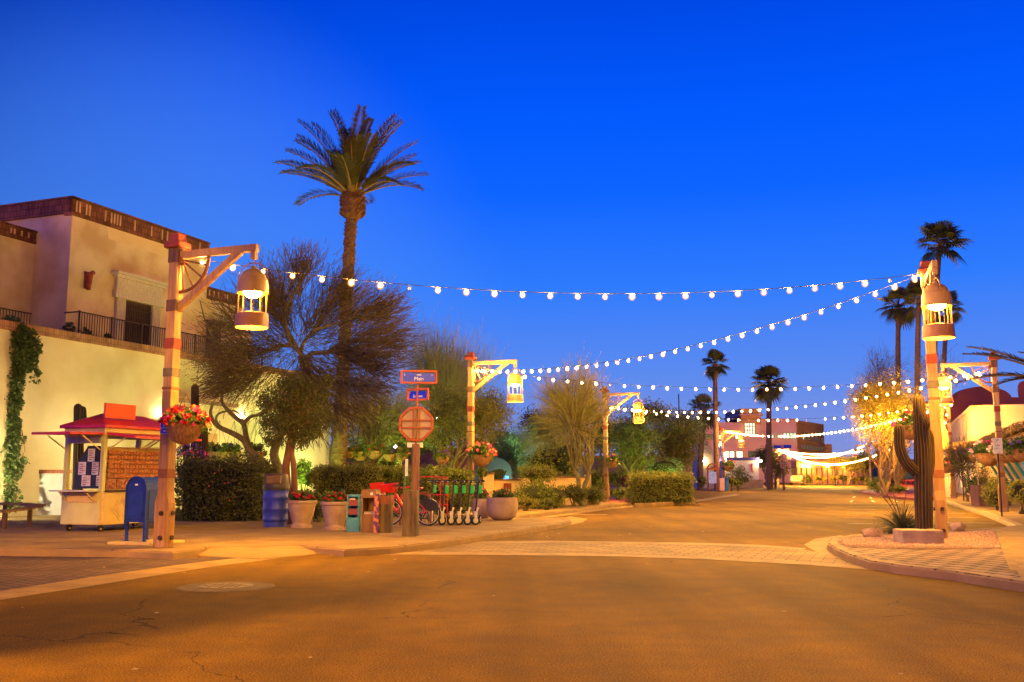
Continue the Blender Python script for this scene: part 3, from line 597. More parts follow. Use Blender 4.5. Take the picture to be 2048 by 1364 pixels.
# clay downspout on the facade
a = lp(172,562,0)
b = MB(); b.tube([(.14,a.y,a.z-.35),(.16,a.y,a.z+.22)], [.085,.13], 10); b.tube([(.16,a.y,a.z+.22),(.34,a.y+.03,a.z+.33)], [.10,.08], 8); b.span((0,a.y-.1,a.z-.3), (.06,a.y+.1,a.z+.35)); b.build('clay_downspout', mat('red_clay', (.34,.07,.05), (.2,.04,.03), scale=6, bump=.3), bld, smooth=True)
# terrace: lower wall, coping, floor, railing
XT = 1.67; YT = lp(655,760,XT).y
b = MB(); b.span((.35,-8,0), (XT,YT,ZT-.32)); b.build('terrace_wall', M_CREAM, bld)
b = MB(); b.span((.2,-8,ZT-.32), (XT+.09,YT+.05,ZT-.02)); b.build('terrace_coping', M_COPE, bld, bevel=.012)
b = MB(); b.span((-9,YM+7,0), (.35,YT-.01,5.2)); b.build('garden_block', M_CREAM, bld)
b = MB(); xr = .75; yb = -2.0

b = MB(); b.bar((xr,-.1,ZT+.95), (xr,YM+1,ZT+.95), .04); b.bar((xr,-.1,ZT+.1), (xr,YM+1,ZT+.1), .03)
y = -.1
while y < YM+1: b.bar((xr,y,ZT-.02), (xr,y,ZT+.95), .018); y += .125
for i in range(8): yy = -.1+i*1.6; b.bar((xr,yy,ZT-.02), (xr,yy,ZT+1.0), .045)
b.bar((xr,-.1,ZT+.95), (.02,-.1,ZT+.95), .04)
b.build('balcony_railing', M_IRON, bld)
b = MB(); b.bar((-1.3,-3.5,ZT+.95), (-1.3,-.35,ZT+.95), .04)
for i in range(24): b.bar((-1.3,-3.4+i*.13,ZT-.02), (-1.3,-3.4+i*.13,ZT+.95), .018)
b.build('wing_railing', M_IRON, bld)
# projecting gate lobby with timber gate
a = lp(350,803,XT+.5); c = lp(470,815,XT+.5); zl = a.z
b = MB(); b.span((XT,a.y,0), (XT+.5,c.y,zl)); b.build('lobby_wall', M_CREAM, bld)
b = MB(); b.span((XT,a.y-.1,zl), (XT+.62,c.y+.1,zl+.16)); b.build('lobby_ledge', mat('brown_ledge', (.34,.19,.10), (.24,.13,.07), scale=3, bump=.4), bld, bevel=.01)
a = lp(404,866,XT+.5); c = lp(434,866,XT+.5)
b = MB(); n = 9
for i in range(n): b.span((XT+.5,a.y+(c.y-a.y)*i/n,.1), (XT+.56,a.y+(c.y-a.y)*(i+.86)/n,a.z))
b.build('timber_gate', mat('honey_timber', (.52,.32,.12), (.40,.22,.08), rough=.6, scale=3, bump=.3, stretch=(8,8,.6)), bld)
# wall flower shelf painted orange and blue
# rooftop objects on the terrace (dark pots)
for i, (px, py, s) in enumerate([(138,650,.35), (168,658,.28), (216,668,.25)]):
    q = lp(px, py, .3); t = thing('terrace_pot', ['dark square pot at the end of the balcony railing', 'dark pot with a drooping plant behind the balcony railing', 'small dark pot by the balcony door'][i], 'plant pot', U0+WW*.35+UU*q.y+Vector((0,0,ZT-.02)), AZ)
    b = MB(); b.lathe([(s*.35,0),(s*.5,s*.9),(s*.55,s),(s*.45,s),(s*.4,s*.85),(.0001,s*.85)], n=14); b.build('pot', M_DWOOD, t, smooth=True)
    pts, _ = clumps((0,0,s*1.2), (s*.8,s*.8,s*.5), 8, 20, s*.25); leaves('foliage', pts, .10, leafmat('dusk_leaf', (.05,.08,.04), (.03,.05,.03)), t)
# wall lights
M_SC = emis('sconce_glow', (1,.72,.36), 2600)
M_SC2 = emis('uplight_glow', (1,.82,.42), 2200)
def sconce(px, py, x0, label, m=M_SC, r=.045):
    q = lp(px, py, x0); w = U0 + WW*(x0+.12) + UU*q.y; t = thing('wall_sconce', label, 'wall light', (w.x, w.y, q.z), AZ)
    b = MB(); b.lathe([(.02,-.22),(.10,-.02),(.12,.03),(.105,.03),(.085,-.02),(.0001,-.05)], n=14); b.span((-.11,-.04,-.16), (-.04,.04,-.04)); b.build('shade', M_LANT2, t, smooth=True)
    b = MB(); b.ball((0,0,.035), r, 8); b.build('lamp', m, t, smooth=True); return t
sconce(322, 836, XT, 'bright uplight on the cream wall just left of the big lantern post')
sconce(483, 838, XT, 'wall uplight glowing behind the twisted tree branches')
def ground_spot(pos, d, m, label, r=.05):
    """small garden floodlight on a spike aimed along d"""
    t = thing('garden_spotlight', label, 'garden light', pos, 0)
    d = Vector(d).normalized(); b = MB(); b.tube([(0,0,0),(0,0,.16)], .015, 6); b.build('spike', M_IRON, t)
    c = Vector((0,0,.2)); b = MB(); b.tube([c-d*.09, c+d*.03, c+d*.10], [.055,.075,.08], 12); b.build('housing', M_IRON, t)
    b = MB(); b.tube([c+d*.101, c+d*.108], r, 12); b.build('lens', m, t); return t
M_GS = emis('green_lens', (.62,1,.10), 15000); M_CS = emis('cool_lens', (.50,1,.42), 9000); M_WS = emis('warm_lens', (1,.85,.44), 2800)
def wpos(x, y, z=.14): w = U0+WW*x+UU*y; return (w.x, w.y, z)
ground_spot(wpos(XT+3.0, -1.2, 1.5), (-1.0,.55,.8), M_WS, 'floodlight in the planter at the foot of the cream wall, left of the kiosk', r=.07)
ground_spot(wpos(XT+3.0, 6.0), (-1,.4,.9), M_WS, 'floodlight behind the tall hedge aimed at the cream wall', r=.07)
ground_spot(wpos(XT+2.5, 12.5), (-.8,.5,.9), M_WS, 'floodlight by the twisted tree roots aimed at the wall', r=.06)
ground_spot(P(-62,985,29.6), (.62,.72,.32), emis('wash_lens', (1,.86,.46), 6500), 'floodlight grazing the cream wall from beyond the left edge', r=.06)
# ------------------------------------------------------------------ planter walls, left edge
t = thing('planter_wall', 'low pale plaster planter wall with brick caps at the left edge of the view', 'garden wall', G(-60,1031,.13), AZ)
o = Vector(t.location)
def L_(px, py, z): return local(o, AZ, G(px, py, z))
q0 = L_(-300,1031,.13); q1 = L_(127,1030,.13)
b = MB(); zc = 1.35
b.bar((q0.x,q0.y,.5), (q1.x,q1.y,.5), .35, 1.25); b.build('wall_body', M_BLUEW, t)
d = (q1-q0).normalized(); qm = q0.lerp(q1, .82)
b = MB(); b.bar((q0.x,q0.y,1.19), (qm.x,qm.y,1.19), .5, .13); b.build('brick_cap', brickmat('cap_brick', (.46,.16,.08), (.30,.09,.05), (.2,.1,.06), .09,.3,.01,'xy',off=0), t)
b = MB(); b.bar((qm.x+.05,qm.y,.62), (q1.x,q1.y,.62), .42, 1.5); b.build('end_pier', M_BLUEW, t); b = MB(); b.bar((qm.x,qm.y,1.44), (q1.x+.1,q1.y,1.44), .52, .12); b.build('pier_cap', MATS['cap_brick'], t)
b = MB(); b.bar((q0.x-.2,q0.y+1.2,.7), (qm.x-1.2,qm.y+1.2,.7), .35, 1.35); b.build('rear_step', M_BLUEW, t); b = MB(); b.bar((q0.x-.2,q0.y+1.2,1.43), (qm.x-1.1,qm.y+1.2,1.43), .5, .13); b.build('rear_cap', MATS['cap_brick'], t)
# climbing vine on a pillar at the left edge
M_VINE = leafmat('vine_leaf', (.09,.13,.03), (.05,.085,.02)); M_BARK = mat('bark', (.20,.13,.08), (.12,.075,.045), rough=.9, scale=4, bump=.7, stretch=(3,3,.8))
t = thing('climbing_vine', 'leafy green vine hanging down the wall at the left edge of the view', 'vine', P(15,985,31.5))
o = Vector(t.location); pts = []
for px, py, r, n in [(18,668,38,700),(40,690,42,800),(55,725,22,250),(20,730,30,600),(5,780,28,500),(10,830,24,450),(18,870,22,380),(12,905,20,300),(5,940,22,300),(15,1000,30,200),(8,975,26,200),(12,760,40,900),(14,805,34,800),(10,850,34,800),(8,895,32,700),(14,935,34,700),(30,700,44,700),(-10,700,60,900),(-10,800,50,900),(-10,900,50,900),(60,700,26,200),(75,745,8,40)]:
    c = P(px, py, 31.6)-o; k = int(n*1.6); e = in_ball(k)*(r/1950*31.6); e[:,1] *= .5; pts.append(np.array(c)[None]+e)
for px, py in [(33,900),(38,925),(45,880),(48,925),(70,760),(12,1010)]:
    c = P(px, py, 31.6)-o; pts.append(np.array(c)[None]+in_ball(25)*.18)
leaves('foliage', np.concatenate(pts), .12, M_VINE, t, aspect=.7)
b = MB(); b.tube([P(px,py,31.8)-o for px,py in [(10,1020),(14,950),(8,880),(16,800),(8,740),(25,680)]], .05, 6); b.tube([P(px,py,31.7)-o for px,py in [(12,960),(25,935),(40,925),(50,900),(44,860)]], .012, 5); b.build('stem', M_BARK, t)
# bench
t = thing('bench', 'curved timber bench with dark legs at the left edge of the view', 'bench', G(30,1050,.13))
o = Vector(t.location)
for k, (rr) in enumerate((0,)):
    arc = [P(px,py,Y)-o for px,py,Y in [(-60,1030,24.2),(0,1022,24.6),(50,1016,25.2),(74,1011,26.0)]]
    arc2 = [P(px,py,Y)-o for px,py,Y in [(-60,1007,26.4),(0,1006,27.0),(50,1007,27.0),(80,1009,26.4)]]
    for a_, nm in ((arc,'front_plank'),(arc2,'rear_plank')):
        b = MB()
        for i in range(3): b.bar(a_[i]+Vector((0,0,-.02)), a_[i+1]+Vector((0,0,-.02)), .34, .06)
        b.build(nm, M_TIMBERO, t, bevel=.01)
for a_ in (arc[1], arc[2], arc2[1], arc2[2]):
    b = MB(); b.span((a_.x+.1,a_.y-.04,0), (a_.x+.18,a_.y+.04,a_.z-.05)); b.build('leg', M_DARKT, t)

# ================================================================== kiosk cart
KO = Vector((m_at(205,23), 23, .13)); kt = thing('vendor_kiosk', 'yellow wheeled vendor kiosk with a red hipped roof and fold-out awnings', 'kiosk', KO, AZ)
M_YG = mat('kiosk_pale_paint', (.66,.66,.20), (.58,.58,.17), rough=.5, scale=3, bump=.08, spec=.4); M_OR = mat('kiosk_cream_paint', (.70,.52,.16), (.62,.45,.13), rough=.5, scale=3, bump=.08, spec=.4)
M_RR = mat('red_roof_paint', (.62,.025,.02), (.50,.02,.018), rough=.45, scale=2, bump=.05, spec=.5); M_ORB = mat('orange_board', (.72,.10,.02), (.66,.09,.018), rough=.5)
W, L = -1.2, 2.45     # x from 0 (street side) to W, y from 0 (near end) to L
kb = MB(); kb.span((W,0,.16), (0,L,.92))
b = MB(); b.span((W+.02,-.012,.18), (-.04,0,.90)); b.build('end_panel', M_YG, kt, bevel=.004)
# diamond trim on the street side
b = kb
for s in (.30, .20):
    q = [Vector((.008,.62-s*.9,.53)), Vector((.008,.62,.53+s)), Vector((.008,.62+s*.9,.53)), Vector((.008,.62,.53-s))]
    for i in range(4): b.bar(q[i], q[(i+1)%4], .016, .016, 1)
for yy in (.06, 1.2, 2.38): b.bar((.008,yy,.2), (.008,yy,.9), .03, None, 1)
b.build('body', [M_OR, mat('trim_paint', (.78,.56,.30), rough=.5)], kt, bevel=.004)
for x, y in ((0,0), (W,0), (0,L), (W,L)):
    b = MB(); b.box((x+(.05 if x else -.05), y+(.05 if y == 0 else -.05), 1.66), (.10,.10,1.5)); b.build('corner_post', M_YG if y == 0 else M_OR, kt, bevel=.006)
b = MB(); b.span((W-.02,-.02,2.22), (.02,L+.02,2.42)); b.build('fascia', M_OR, kt, bevel=.005)
b = MB(); b.span((W+.1,.02,2.06), (-.1,.1,2.22))
for i in range(4): b.span((W+.1,.0,2.08+i*.035), (-.1,.025,2.10+i*.035))
b.build('roller_shutter', mat('shutter_paint', (.55,.56,.42), rough=.5), kt)
# roof
e = .1; zr0, zr1 = 2.42, 2.80; x0, x1, ya, yb_ = W-e, e, -e, L+e; xm = W/2
vs = [(x0,ya,zr0),(x1,ya,zr0),(x1,yb_,zr0),(x0,yb_,zr0),(x0,ya,zr0+.07),(x1,ya,zr0+.07),(x1,yb_,zr0+.07),(x0,yb_,zr0+.07),(xm,ya+.62,zr1),(xm,yb_-.62,zr1)]
b = MB(); b.add(vs, [(3,2,1,0),(0,1,5,4),(1,2,6,5),(2,3,7,6),(3,0,4,7),(4,5,8),(5,6,9,8),(6,7,9),(7,4,8,9)]); b.build('roof', M_RR, kt, bevel=.006)
b = MB(); b.span((-.22,.15,2.66), (-.16,1.15,3.02)); b.build('sign_board', M_ORB, kt, bevel=.005)
# awnings
def awn(a_, c_, out, nm, m=M_RR):
    a_ = Vector(a_); c_ = Vector(c_); out = Vector(out); b = MB(); u = Vector((0,0,.055))
    v = [a_, c_, c_+out, a_+out]; b.add([p for p in v]+[p+u for p in v], [(3,2,1,0),(4,5,6,7),(0,1,5,4),(1,2,6,5),(2,3,7,6),(3,0,4,7)]); o = b.build(nm, m, kt)
    for p in (a_.lerp(c_,.06), a_.lerp(c_,.94)):
        s = MB(); s.bar(p+Vector((0,0,-.36)), p+out*.6+Vector((0,0,-.01)), .022); s.build('strut', M_OR, o)
awn((W+.02,-.02,2.26), (-.02,-.02,2.26), (0,-1.0,-.03), 'end_awning'); awn((.02,.05,2.26), (.02,1.2,2.26), (.85,0,-.10), 'side_awning'); awn((.02,1.25,2.26), (.02,L-.05,2.26), (.85,0,-.10), 'side_awning'); awn((W+.02,L+.02,2.26), (-.02,L+.02,2.26), (0,.9,-.03), 'rear_awning')
b = MB(); b.span((W+.03,-.42,.93), (-.06,.0,.965)); sh = b.build('counter', mat('counter_top', (.62,.62,.48), (.5,.5,.4), rough=.5, scale=6), kt, bevel=.006)
for x in (W+.2, -.2):
    s = MB(); s.span((x-.02,-.30,.90), (x+.02,-.01,.93)); s.bar((x,-.02,.70), (x,-.28,.92), .03); s.build('bracket', M_OR, sh)
b = MB(); b.span((W+.2,-.04,.68), (-.1,-.013,.90)); b.build('drawer_front', M_OR, kt, bevel=.004)
# inner panels: dark notice board with papers at the near end, slatted card rack on the street side
b = MB(); vs = [(W+.22,.10,1.0),(-.11,.10,1.0),(-.11,.10,1.85),(-.24,.10,2.0),(W+.62,.10,2.0),(W+.28,.10,1.55)]; b.add(vs+[(x,y+.03,z) for x,y,z in vs], [tuple(range(6)), tuple(range(11,5,-1))]+[(i,(i+1)%6,6+(i+1)%6,6+i) for i in range(6)])
nb = b.build('notice_board', mat('navy_board', (.03,.045,.07), (.02,.03,.05), rough=.7), kt)
for x, z, w, h in [(-.46,1.78,.20,.30),(-.72,1.47,.22,.30),(-.32,1.47,.2,.30),(-.58,1.18,.26,.25),(-.22,1.18,.10,.24)]:
    b = MB(); b.span((x-w/2,.088,z-h/2), (x+w/2,.097,z+h/2)); pp = b.build('paper', mat('paper', (.72,.70,.66), rough=.8), nb)
    b = MB()
    for i in range(5): b.span((x-w*.36,.084,z+h*.36-i*h*.17), (x+w*(.36 if i % 2 else .1),.088,z+h*.30-i*h*.17), i % 2)
    b.build('print', [mat('ink', (.12,.10,.12)), mat('ink_red', (.45,.12,.10))], pp)
M_RACK = mat('card_rack', (.40,.13,.05), (.26,.08,.03), scale=12, rough=.7)
b = MB(); b.span((-.16,.14,.94), (-.10,L-.2,1.98)); rk = b.build('rack_panel', mat('rack_back', (.50,.34,.12), (.42,.27,.1), scale=4), kt, bevel=.005)
for r_ in range(6):
    z = 1.26+r_*.11; b = MB(); b.span((-.10,.2,z-.012), (-.03,L-.3,z+.004)); b.build('rack_shelf', M_RACK, rk)
    b = MB(); R = random.Random(r_)
    for i in range(19):
        y = .23+i*.102; hh = R.uniform(.055,.085); b.span((-.085,y,z+.004), (-.06,y+.08,z+.004+hh), R.choice((0,0,1,2)))
    b.build('cards', [mat('card_a', (.52,.20,.07), (.34,.10,.04), scale=25), mat('card_b', (.38,.11,.05), (.5,.22,.1), scale=25), mat('card_c', (.56,.30,.14), (.3,.1,.06), scale=30)], rk)
b = MB(); b.span((-.09,.2,.98), (-.08,.5,1.22)); b.span((-.09,.55,.98), (-.08,.95,1.22)); b.build('postcards', mat('postcards', (.50,.24,.12), (.2,.05,.04), scale=14), rk)
b = MB(); b.span((-.1,.1,.93), (.08,L-.1,.955)); b.build('side_ledge', M_IRON, kt)
for x, y in ((-.12,.14), (W+.14,.14), (-.12,L-.14), (W+.14,L-.14)):
    b = MB(); b.tube([(x-.03,y,.075),(x+.03,y,.075)], .075, 14); w = b.build('caster', M_IRON, kt); s = MB(); s.tube([(x-.035,y,.075),(x+.035,y,.075)], .03, 8); s.build('hub', M_OR, w); s = MB(); s.span((x-.05,y-.03,.08), (x-.036,y+.03,.165)); s.span((x+.036,y-.03,.08), (x+.05,y+.03,.165)); s.build('fork', M_IRON, w)

# ================================================================== mailbox on slab
MO = G(268,1083,.18); mz = AZ
t = thing('footing_slab', 'low yellow-edged concrete slab under the blue mailbox', 'slab', (MO.x,MO.y,.13), mz)
b = MB(); b.span((-.45,-.22,0), (.58,.75,.05)); b.build('slab_block', mat('yellow_slab', (.62,.46,.14), (.46,.32,.12), rough=.7, scale=4, bump=.2), t, bevel=.008)
t = thing('mailbox', 'dark blue street mailbox with an arched top standing on a yellow-edged slab', 'mailbox', MO, mz)
M_MB = mat('mailbox_blue', (.012,.035,.30), (.010,.025,.2), rough=.55, scale=5, bump=.04, spec=.2)
hw = .235; R = hw; prof = [(-hw,.36),(hw,.36),(hw,.98)]+[(hw*math.cos(a), .98+.24*math.sin(a)) for a in [math.pi*i/14 for i in range(1,14)]]+[(-hw,.98)]
b = MB(); n = len(prof); b.add([(x,0,z) for x,z in prof]+[(x,.60,z) for x,z in prof], [tuple(range(n)), tuple(range(2*n-1,n-1,-1))]+[(i,n+i,n+(i+1)%n,(i+1)%n) for i in range(n)]); b.build('body', M_MB, t, bevel=.012, smooth=False)
b = MB()
for y in (-.014, .60): 
    pts = [(hw+.006,.30)]+[(x*1.03,z+.008) for x,z in prof[2:]]+[(-hw-.006,.30)]
    for i in range(len(pts)-1): b.bar((pts[i][0],y+.007,pts[i][1]), (pts[i+1][0],y+.007,pts[i+1][1]), .03, .02)
b.build('rim', M_MB, t)
b = MB(); b.span((-.17,-.012,.42), (.17,0,.93)); b.build('front_plate', M_MB, t, bevel=.005)
b = MB(); b.span((hw,.08,.42), (hw+.012,.52,.95)); b.build('side_plate', M_MB, t, bevel=.004)
b = MB(); b.span((-.03,-.02,1.06), (.03,-.008,1.09)); b.build('white_label', mat('label_white', (.7,.7,.7)), t)
for x in (-hw+.02, hw-.02):
    for y in (.03,.57):
        b = MB(); b.box((x,y,.20), (.045,.05,.42)); b.box((x,y,.006), (.08,.08,.012)); b.build('leg', M_MB, t)

# ================================================================== signs on posts
M_SIGNB = mat('sign_blue', (.006,.03,.70), (.006,.025,.6), rough=.35, spec=.5); M_WHITE = mat('sign_white', (.8,.78,.72), rough=.5); M_FRAME = mat('sign_frame_rust', (.42,.085,.03), (.32,.06,.025), rough=.6, scale=8, bump=.15)
def RX(rz, loc): return Matrix.Translation(loc) @ Matrix.Rotation(rz, 4, 'Z') @ Matrix.Rotation(math.pi/2, 4, 'X')
# restrooms sign on the lantern post
q = P(332,853,17.85); t = thing('restroom_sign', 'small blue restrooms sign with two white figures on the big lantern post', 'sign', q, -.05)
b = MB(); b.box((0,0,0), (.205,.008,.272)); b.build('edge', M_WHITE, t, bevel=.003); b = MB(); b.box((0,-.006,0), (.19,.006,.258)); b.build('panel', M_SIGNB, t, bevel=.002)
for x, skirt in ((-.032,0), (.032,1)):
    b = MB(); b.lathe([(.0001,.089),(.011,.086),(.014,.078),(.011,.07),(.0001,.067)], c=(x,-.011,0), n=10, squash=.3)
    if skirt: b.prism([(x-.008,-.012),(x+.008,-.012),(x+.008,-.009),(x-.008,-.009)], .05, .066); b.add([(x-.008,-.012,.06),(x+.008,-.012,.06),(x+.02,-.012,.02),(x-.02,-.012,.02)], [(0,1,2,3)]); b.box((x-.006,-.011,.01), (.007,.003,.03)); b.box((x+.006,-.011,.01), (.007,.003,.03))
    else: b.box((x,-.011,.045), (.026,.003,.04)); b.box((x-.006,-.011,.012), (.009,.003,.035)); b.box((x+.006,-.011,.012), (.009,.003,.035))
    b.build('figure', M_WHITE, t)
b = MB(); b.box((0,-.011,.045), (.003,.003,.085)); b.build('divider', M_WHITE, t)
text('lettering', 'RESTROOMS', .034, M_WHITE, t, RX(0, (0,-.0105,-.028)), .001)
b = MB(); b.box((.012,-.011,-.082), (.06,.003,.008)); b.add([(-.045,-.012,-.082),(-.012,-.012,-.062),(-.012,-.012,-.102)], [(0,2,1)]); b.build('arrow', M_WHITE, t)
# street name sign assembly
SY = 22.4; SB = G(832,1064,.13); SP = Vector((m_at(831,SY), SY, .13))
t = thing('street_sign', 'wooden post with blue street name blades and the back of an octagonal stop sign', 'street sign', SP, 0)
def hz(py): return P(832,py,SY).z-.13
M_WP = mat('brown_sign_timber', (.22,.11,.06), (.13,.06,.035), rough=.75, scale=4, bump=.4, stretch=(6,6,.5))
b = MB(); b.box((0,0,hz(888)/2), (.165,.165,hz(888))); b.build('post', M_WP, t, bevel=.01)
b = MB(); b.tube([(0,0,hz(890)),(.02,0,hz(770))], .022, 8); b.build('pipe', M_FRAME, t)
zc = hz(848); R1 = .365
tilt = math.radians(6)
oc = lambda r: [(r*math.cos(math.pi/8+math.pi/4*i)/math.cos(math.pi/8), r*math.sin(math.pi/8+math.pi/4*i)/math.cos(math.pi/8)) for i in range(8)]
b = MB(); q = oc(R1)
for i in range(8): a_, c_ = q[i], q[(i+1)%8]; b.bar((a_[0],-.03,zc+a_[1]), (c_[0],-.03,zc+c_[1]), .05, .05)
fr = b.build('octagon_frame', M_FRAME, t, bevel=.006)
for x in (-.07, .07): b = MB(); b.bar((x,-.035,zc-R1), (x,-.035,zc+R1), .022); b.build('frame_bar', M_FRAME, fr)
for z in (-.08, .09): b = MB(); b.bar((-R1,-.045,zc+z), (R1,-.045,zc+z), .022); b.build('frame_bar', M_FRAME, fr)
b = MB(); q = oc(R1-.035); b.add([(x,.0,zc+y) for x,y in q]+[(x,.006,zc+y) for x,y in q], [tuple(range(8)), tuple(range(15,7,-1))]+[(i,8+i,8+(i+1)%8,(i+1)%8) for i in range(8)]); b.build('stop_sign_back', mat('sign_back_metal', (.36,.27,.19), (.30,.22,.15), rough=.45, scale=3, metal=.1), t)
b = MB(); b.box((0,-.02,zc+.0), (.035,.03,.66)); o = b.build('punched_channel', mat('olive_steel', (.24,.20,.06), (.18,.15,.05), rough=.5, metal=.3), t)
s = MB()
for i in range(26): s.box((0,-.036,zc-.31+i*.025), (.014,.004,.011))
s.build('punched_holes', M_IRON, o)
b = MB(); b.box((-.02,.01,hz(890)), (.36,.006,.11)); b.build('plate', M_WHITE, t)
def blade(z, w, h, rz, big, sm, x=0, left=''):
    e = thing('name_blade','', ''); e.parent = t; e.location = (x,0,z); e.rotation_euler = (0, 0, rz)
    b = MB(); b.bar((-w/2,0,-h/2), (w/2,0,-h/2), .045,.045); b.bar((-w/2,0,h/2), (w/2,0,h/2), .045,.045); b.bar((-w/2,0,-h/2-.0225), (-w/2,0,h/2+.0225), .047,.047); b.bar((w/2,0,-h/2-.0225), (w/2,0,h/2+.0225), .047,.047); b.build('frame', M_FRAME, e, bevel=.005)
    b = MB(); b.box((0,0,-.01), (w-.07,.008,h-.075)); b.build('blue_panel', M_SIGNB, e)
    text('lettering', big, h*.42, M_WHITE, e, RX(0, (0,-.006,-h*.16)), .001)
    if sm: text('lettering', sm, h*.2, M_WHITE, e, RX(0, (0,-.006,h*.17)), .001)
    if left: text('lettering', left[0], h*.22, M_WHITE, e, RX(0, (-w*.41,-.006,h*.16)), .001)
    if len(left) > 1: text('lettering', left[1:], h*.2, M_WHITE, e, RX(0, (w*.38,-.006,h*.17)), .001)
blade(hz(754), .80, .27, math.radians(8), 'Main', '7300', .05, 'ESt'); blade(hz(789), .56, .24, math.radians(-30), 'Brown', '', .03, 'N')
# timber bollard posts
M_BOLL = mat('weathered_bollard', (.17,.12,.05), (.07,.045,.025), rough=.85, scale=2.2, bump=.5, stretch=(4,4,.7), detail=8)
for (px, py, w, h, lab) in [(821,1074,.31,.98,'weathered timber bollard standing right in front of the street sign post'), (771,1067,.28,.86,'weathered timber bollard with a rusty top band beside the newspaper boxes')]:
    t = thing('timber_bollard', lab, 'bollard', G(px,py-2,.13)+Vector((0,h*.0,0)), AZ*.3, 'square timber bollards'); b = MB(); b.box((0,0,h/2), (w,w,h)); b.build('post', M_BOLL, t, bevel=.012)
    if w < .3: b = MB(); b.box((0,0,h-.12), (w+.012,w+.012,.19)); b.build('rusty_band', M_RUST, t, bevel=.004)
# newspaper boxes
def newsbox(px, py, w, h, d, m, label, kind):
    t = thing('newspaper_box', label, 'newspaper box', G(px,py,.13)+Vector((0,.2,0)), math.radians(-9), 'street newspaper boxes')
    f = .035; b = MB(); b.span((-w/2,-d/2,0), (-w/2+f,d/2,h)); b.span((w/2-f,-d/2,0), (w/2,d/2,h)); b.span((-w/2+f,-d/2+.0,h-.05), (w/2-f,d/2,h)); b.span((-w/2+f,d/2-.02,0), (w/2-f,d/2,h-.05)); b.span((-w/2+f,-d/2+.004,0), (w/2-f,-d/2+.03,h*(.38 if kind == 0 else .42))); b.build('cabinet', m, t, bevel=.006)
    if kind == 0:
        for z in (.46, .70): b = MB(); b.span((-w/2+f,-d/2+.01,h*z), (w/2-f,-d/2+.03,h*z+.14)); b.build('tray_front', mat('tray_red', (.28,.07,.05), (.2,.05,.04)), t); b = MB(); b.span((-w/2+f,-d/2+.03,h*z-.01), (w/2-f,d/2-.02,h*z+.01)); b.build('tray_shelf', m, t)
        b = MB(); b.span((-w/2+.05,-d/2+.05,h*.82), (w/2-.12,-d/2+.16,h*.90)); b.build('flyers', M_WHITE, t)
    else:
        b = MB(); b.span((-w/2-.01,-d/2-.015,h-.20), (w/2+.01,d/2,h-.02)); b.build('hood', m, t, bevel=.01); b = MB(); b.tube([(w*.22,-d/2-.016,h-.1),(w*.22,-d/2-.022,h-.1)], .035, 14); b.build('round_sticker', M_WHITE, t)
        b = MB(); b.span((-w/2+.05,-d/2+.05,h*.42), (w/2-.05,d/2-.06,h*.48)); b.build('newspapers', mat('newsprint', (.5,.4,.3), (.3,.22,.15), scale=12), t)
    return t
M_TEAL = mat('teal_paint', (.08,.33,.36), (.06,.24,.27), rough=.5, scale=5, bump=.1); M_BRN = mat('brown_box_paint', (.24,.12,.03), (.18,.09,.025), rough=.5, scale=5, bump=.1)
newsbox(706,1064,.30,.86,.30, M_TEAL, 'teal newspaper box with red trays, leftmost beside the flower pot', 0)
newsbox(738,1065,.34,.98,.34, M_BRN, 'brown open-fronted newspaper box between the teal box and the bollards', 1)
t = thing('poster_panel', 'narrow box side covered in a swirling red and purple print', 'poster box', G(752,1066,.13)+Vector((.02,.12,0)), math.radians(-9)); b = MB(); b.box((0,0,.44), (.12,.30,.88)); b.build('panel', mat('swirl_print', (.55,.20,.08), (.10,.03,.12), rough=.5, scale=9, lo=.45, hi=.55, detail=3), t, bevel=.006)
# barrel litter bin
t = thing('litter_barrel', 'blue ribbed barrel litter bin with a dark open-sided lid', 'litter bin', G(546,1054,.13)+Vector((0,.2,0)), .0)
M_BBL = mat('barrel_blue', (.025,.05,.50), (.02,.035,.36), rough=.45, scale=4, bump=.12, spec=.5)
b = MB(); b.lathe([(.28,0),(.285,.13),(.315,.16),(.325,.19),(.315,.22),(.32,.40),(.335,.43),(.335,.47),(.32,.50),(.322,.70),(.337,.73),(.337,.77),(.322,.80),(.32,.92),(.33,.95)], n=32); b.build('barrel', M_BBL, t, smooth=True)
b = MB(); b.lathe([(.335,.93),(.342,.95),(.338,1.06),(.335,1.07)], n=28); b.build('bag_edge', mat('black_bag', (.03,.022,.02), rough=.35, spec=.6, bump=.6, scale=5), t, smooth=True)
b = MB(); b.lathe([(.33,1.07),(.32,1.2),(.28,1.33),(.25,1.345),(.0001,1.36)], n=28); ld = b.build('lid', mat('lid_brown', (.085,.055,.035), (.05,.033,.022), rough=.5, scale=5), t, smooth=True)
b = MB(); b.span((-.19,-.345,1.10), (.19,-.16,1.30)); b.build('flap', mat('flap_bronze', (.15,.09,.045), (.1,.06,.03), rough=.4, metal=.3), ld, bevel=.01)
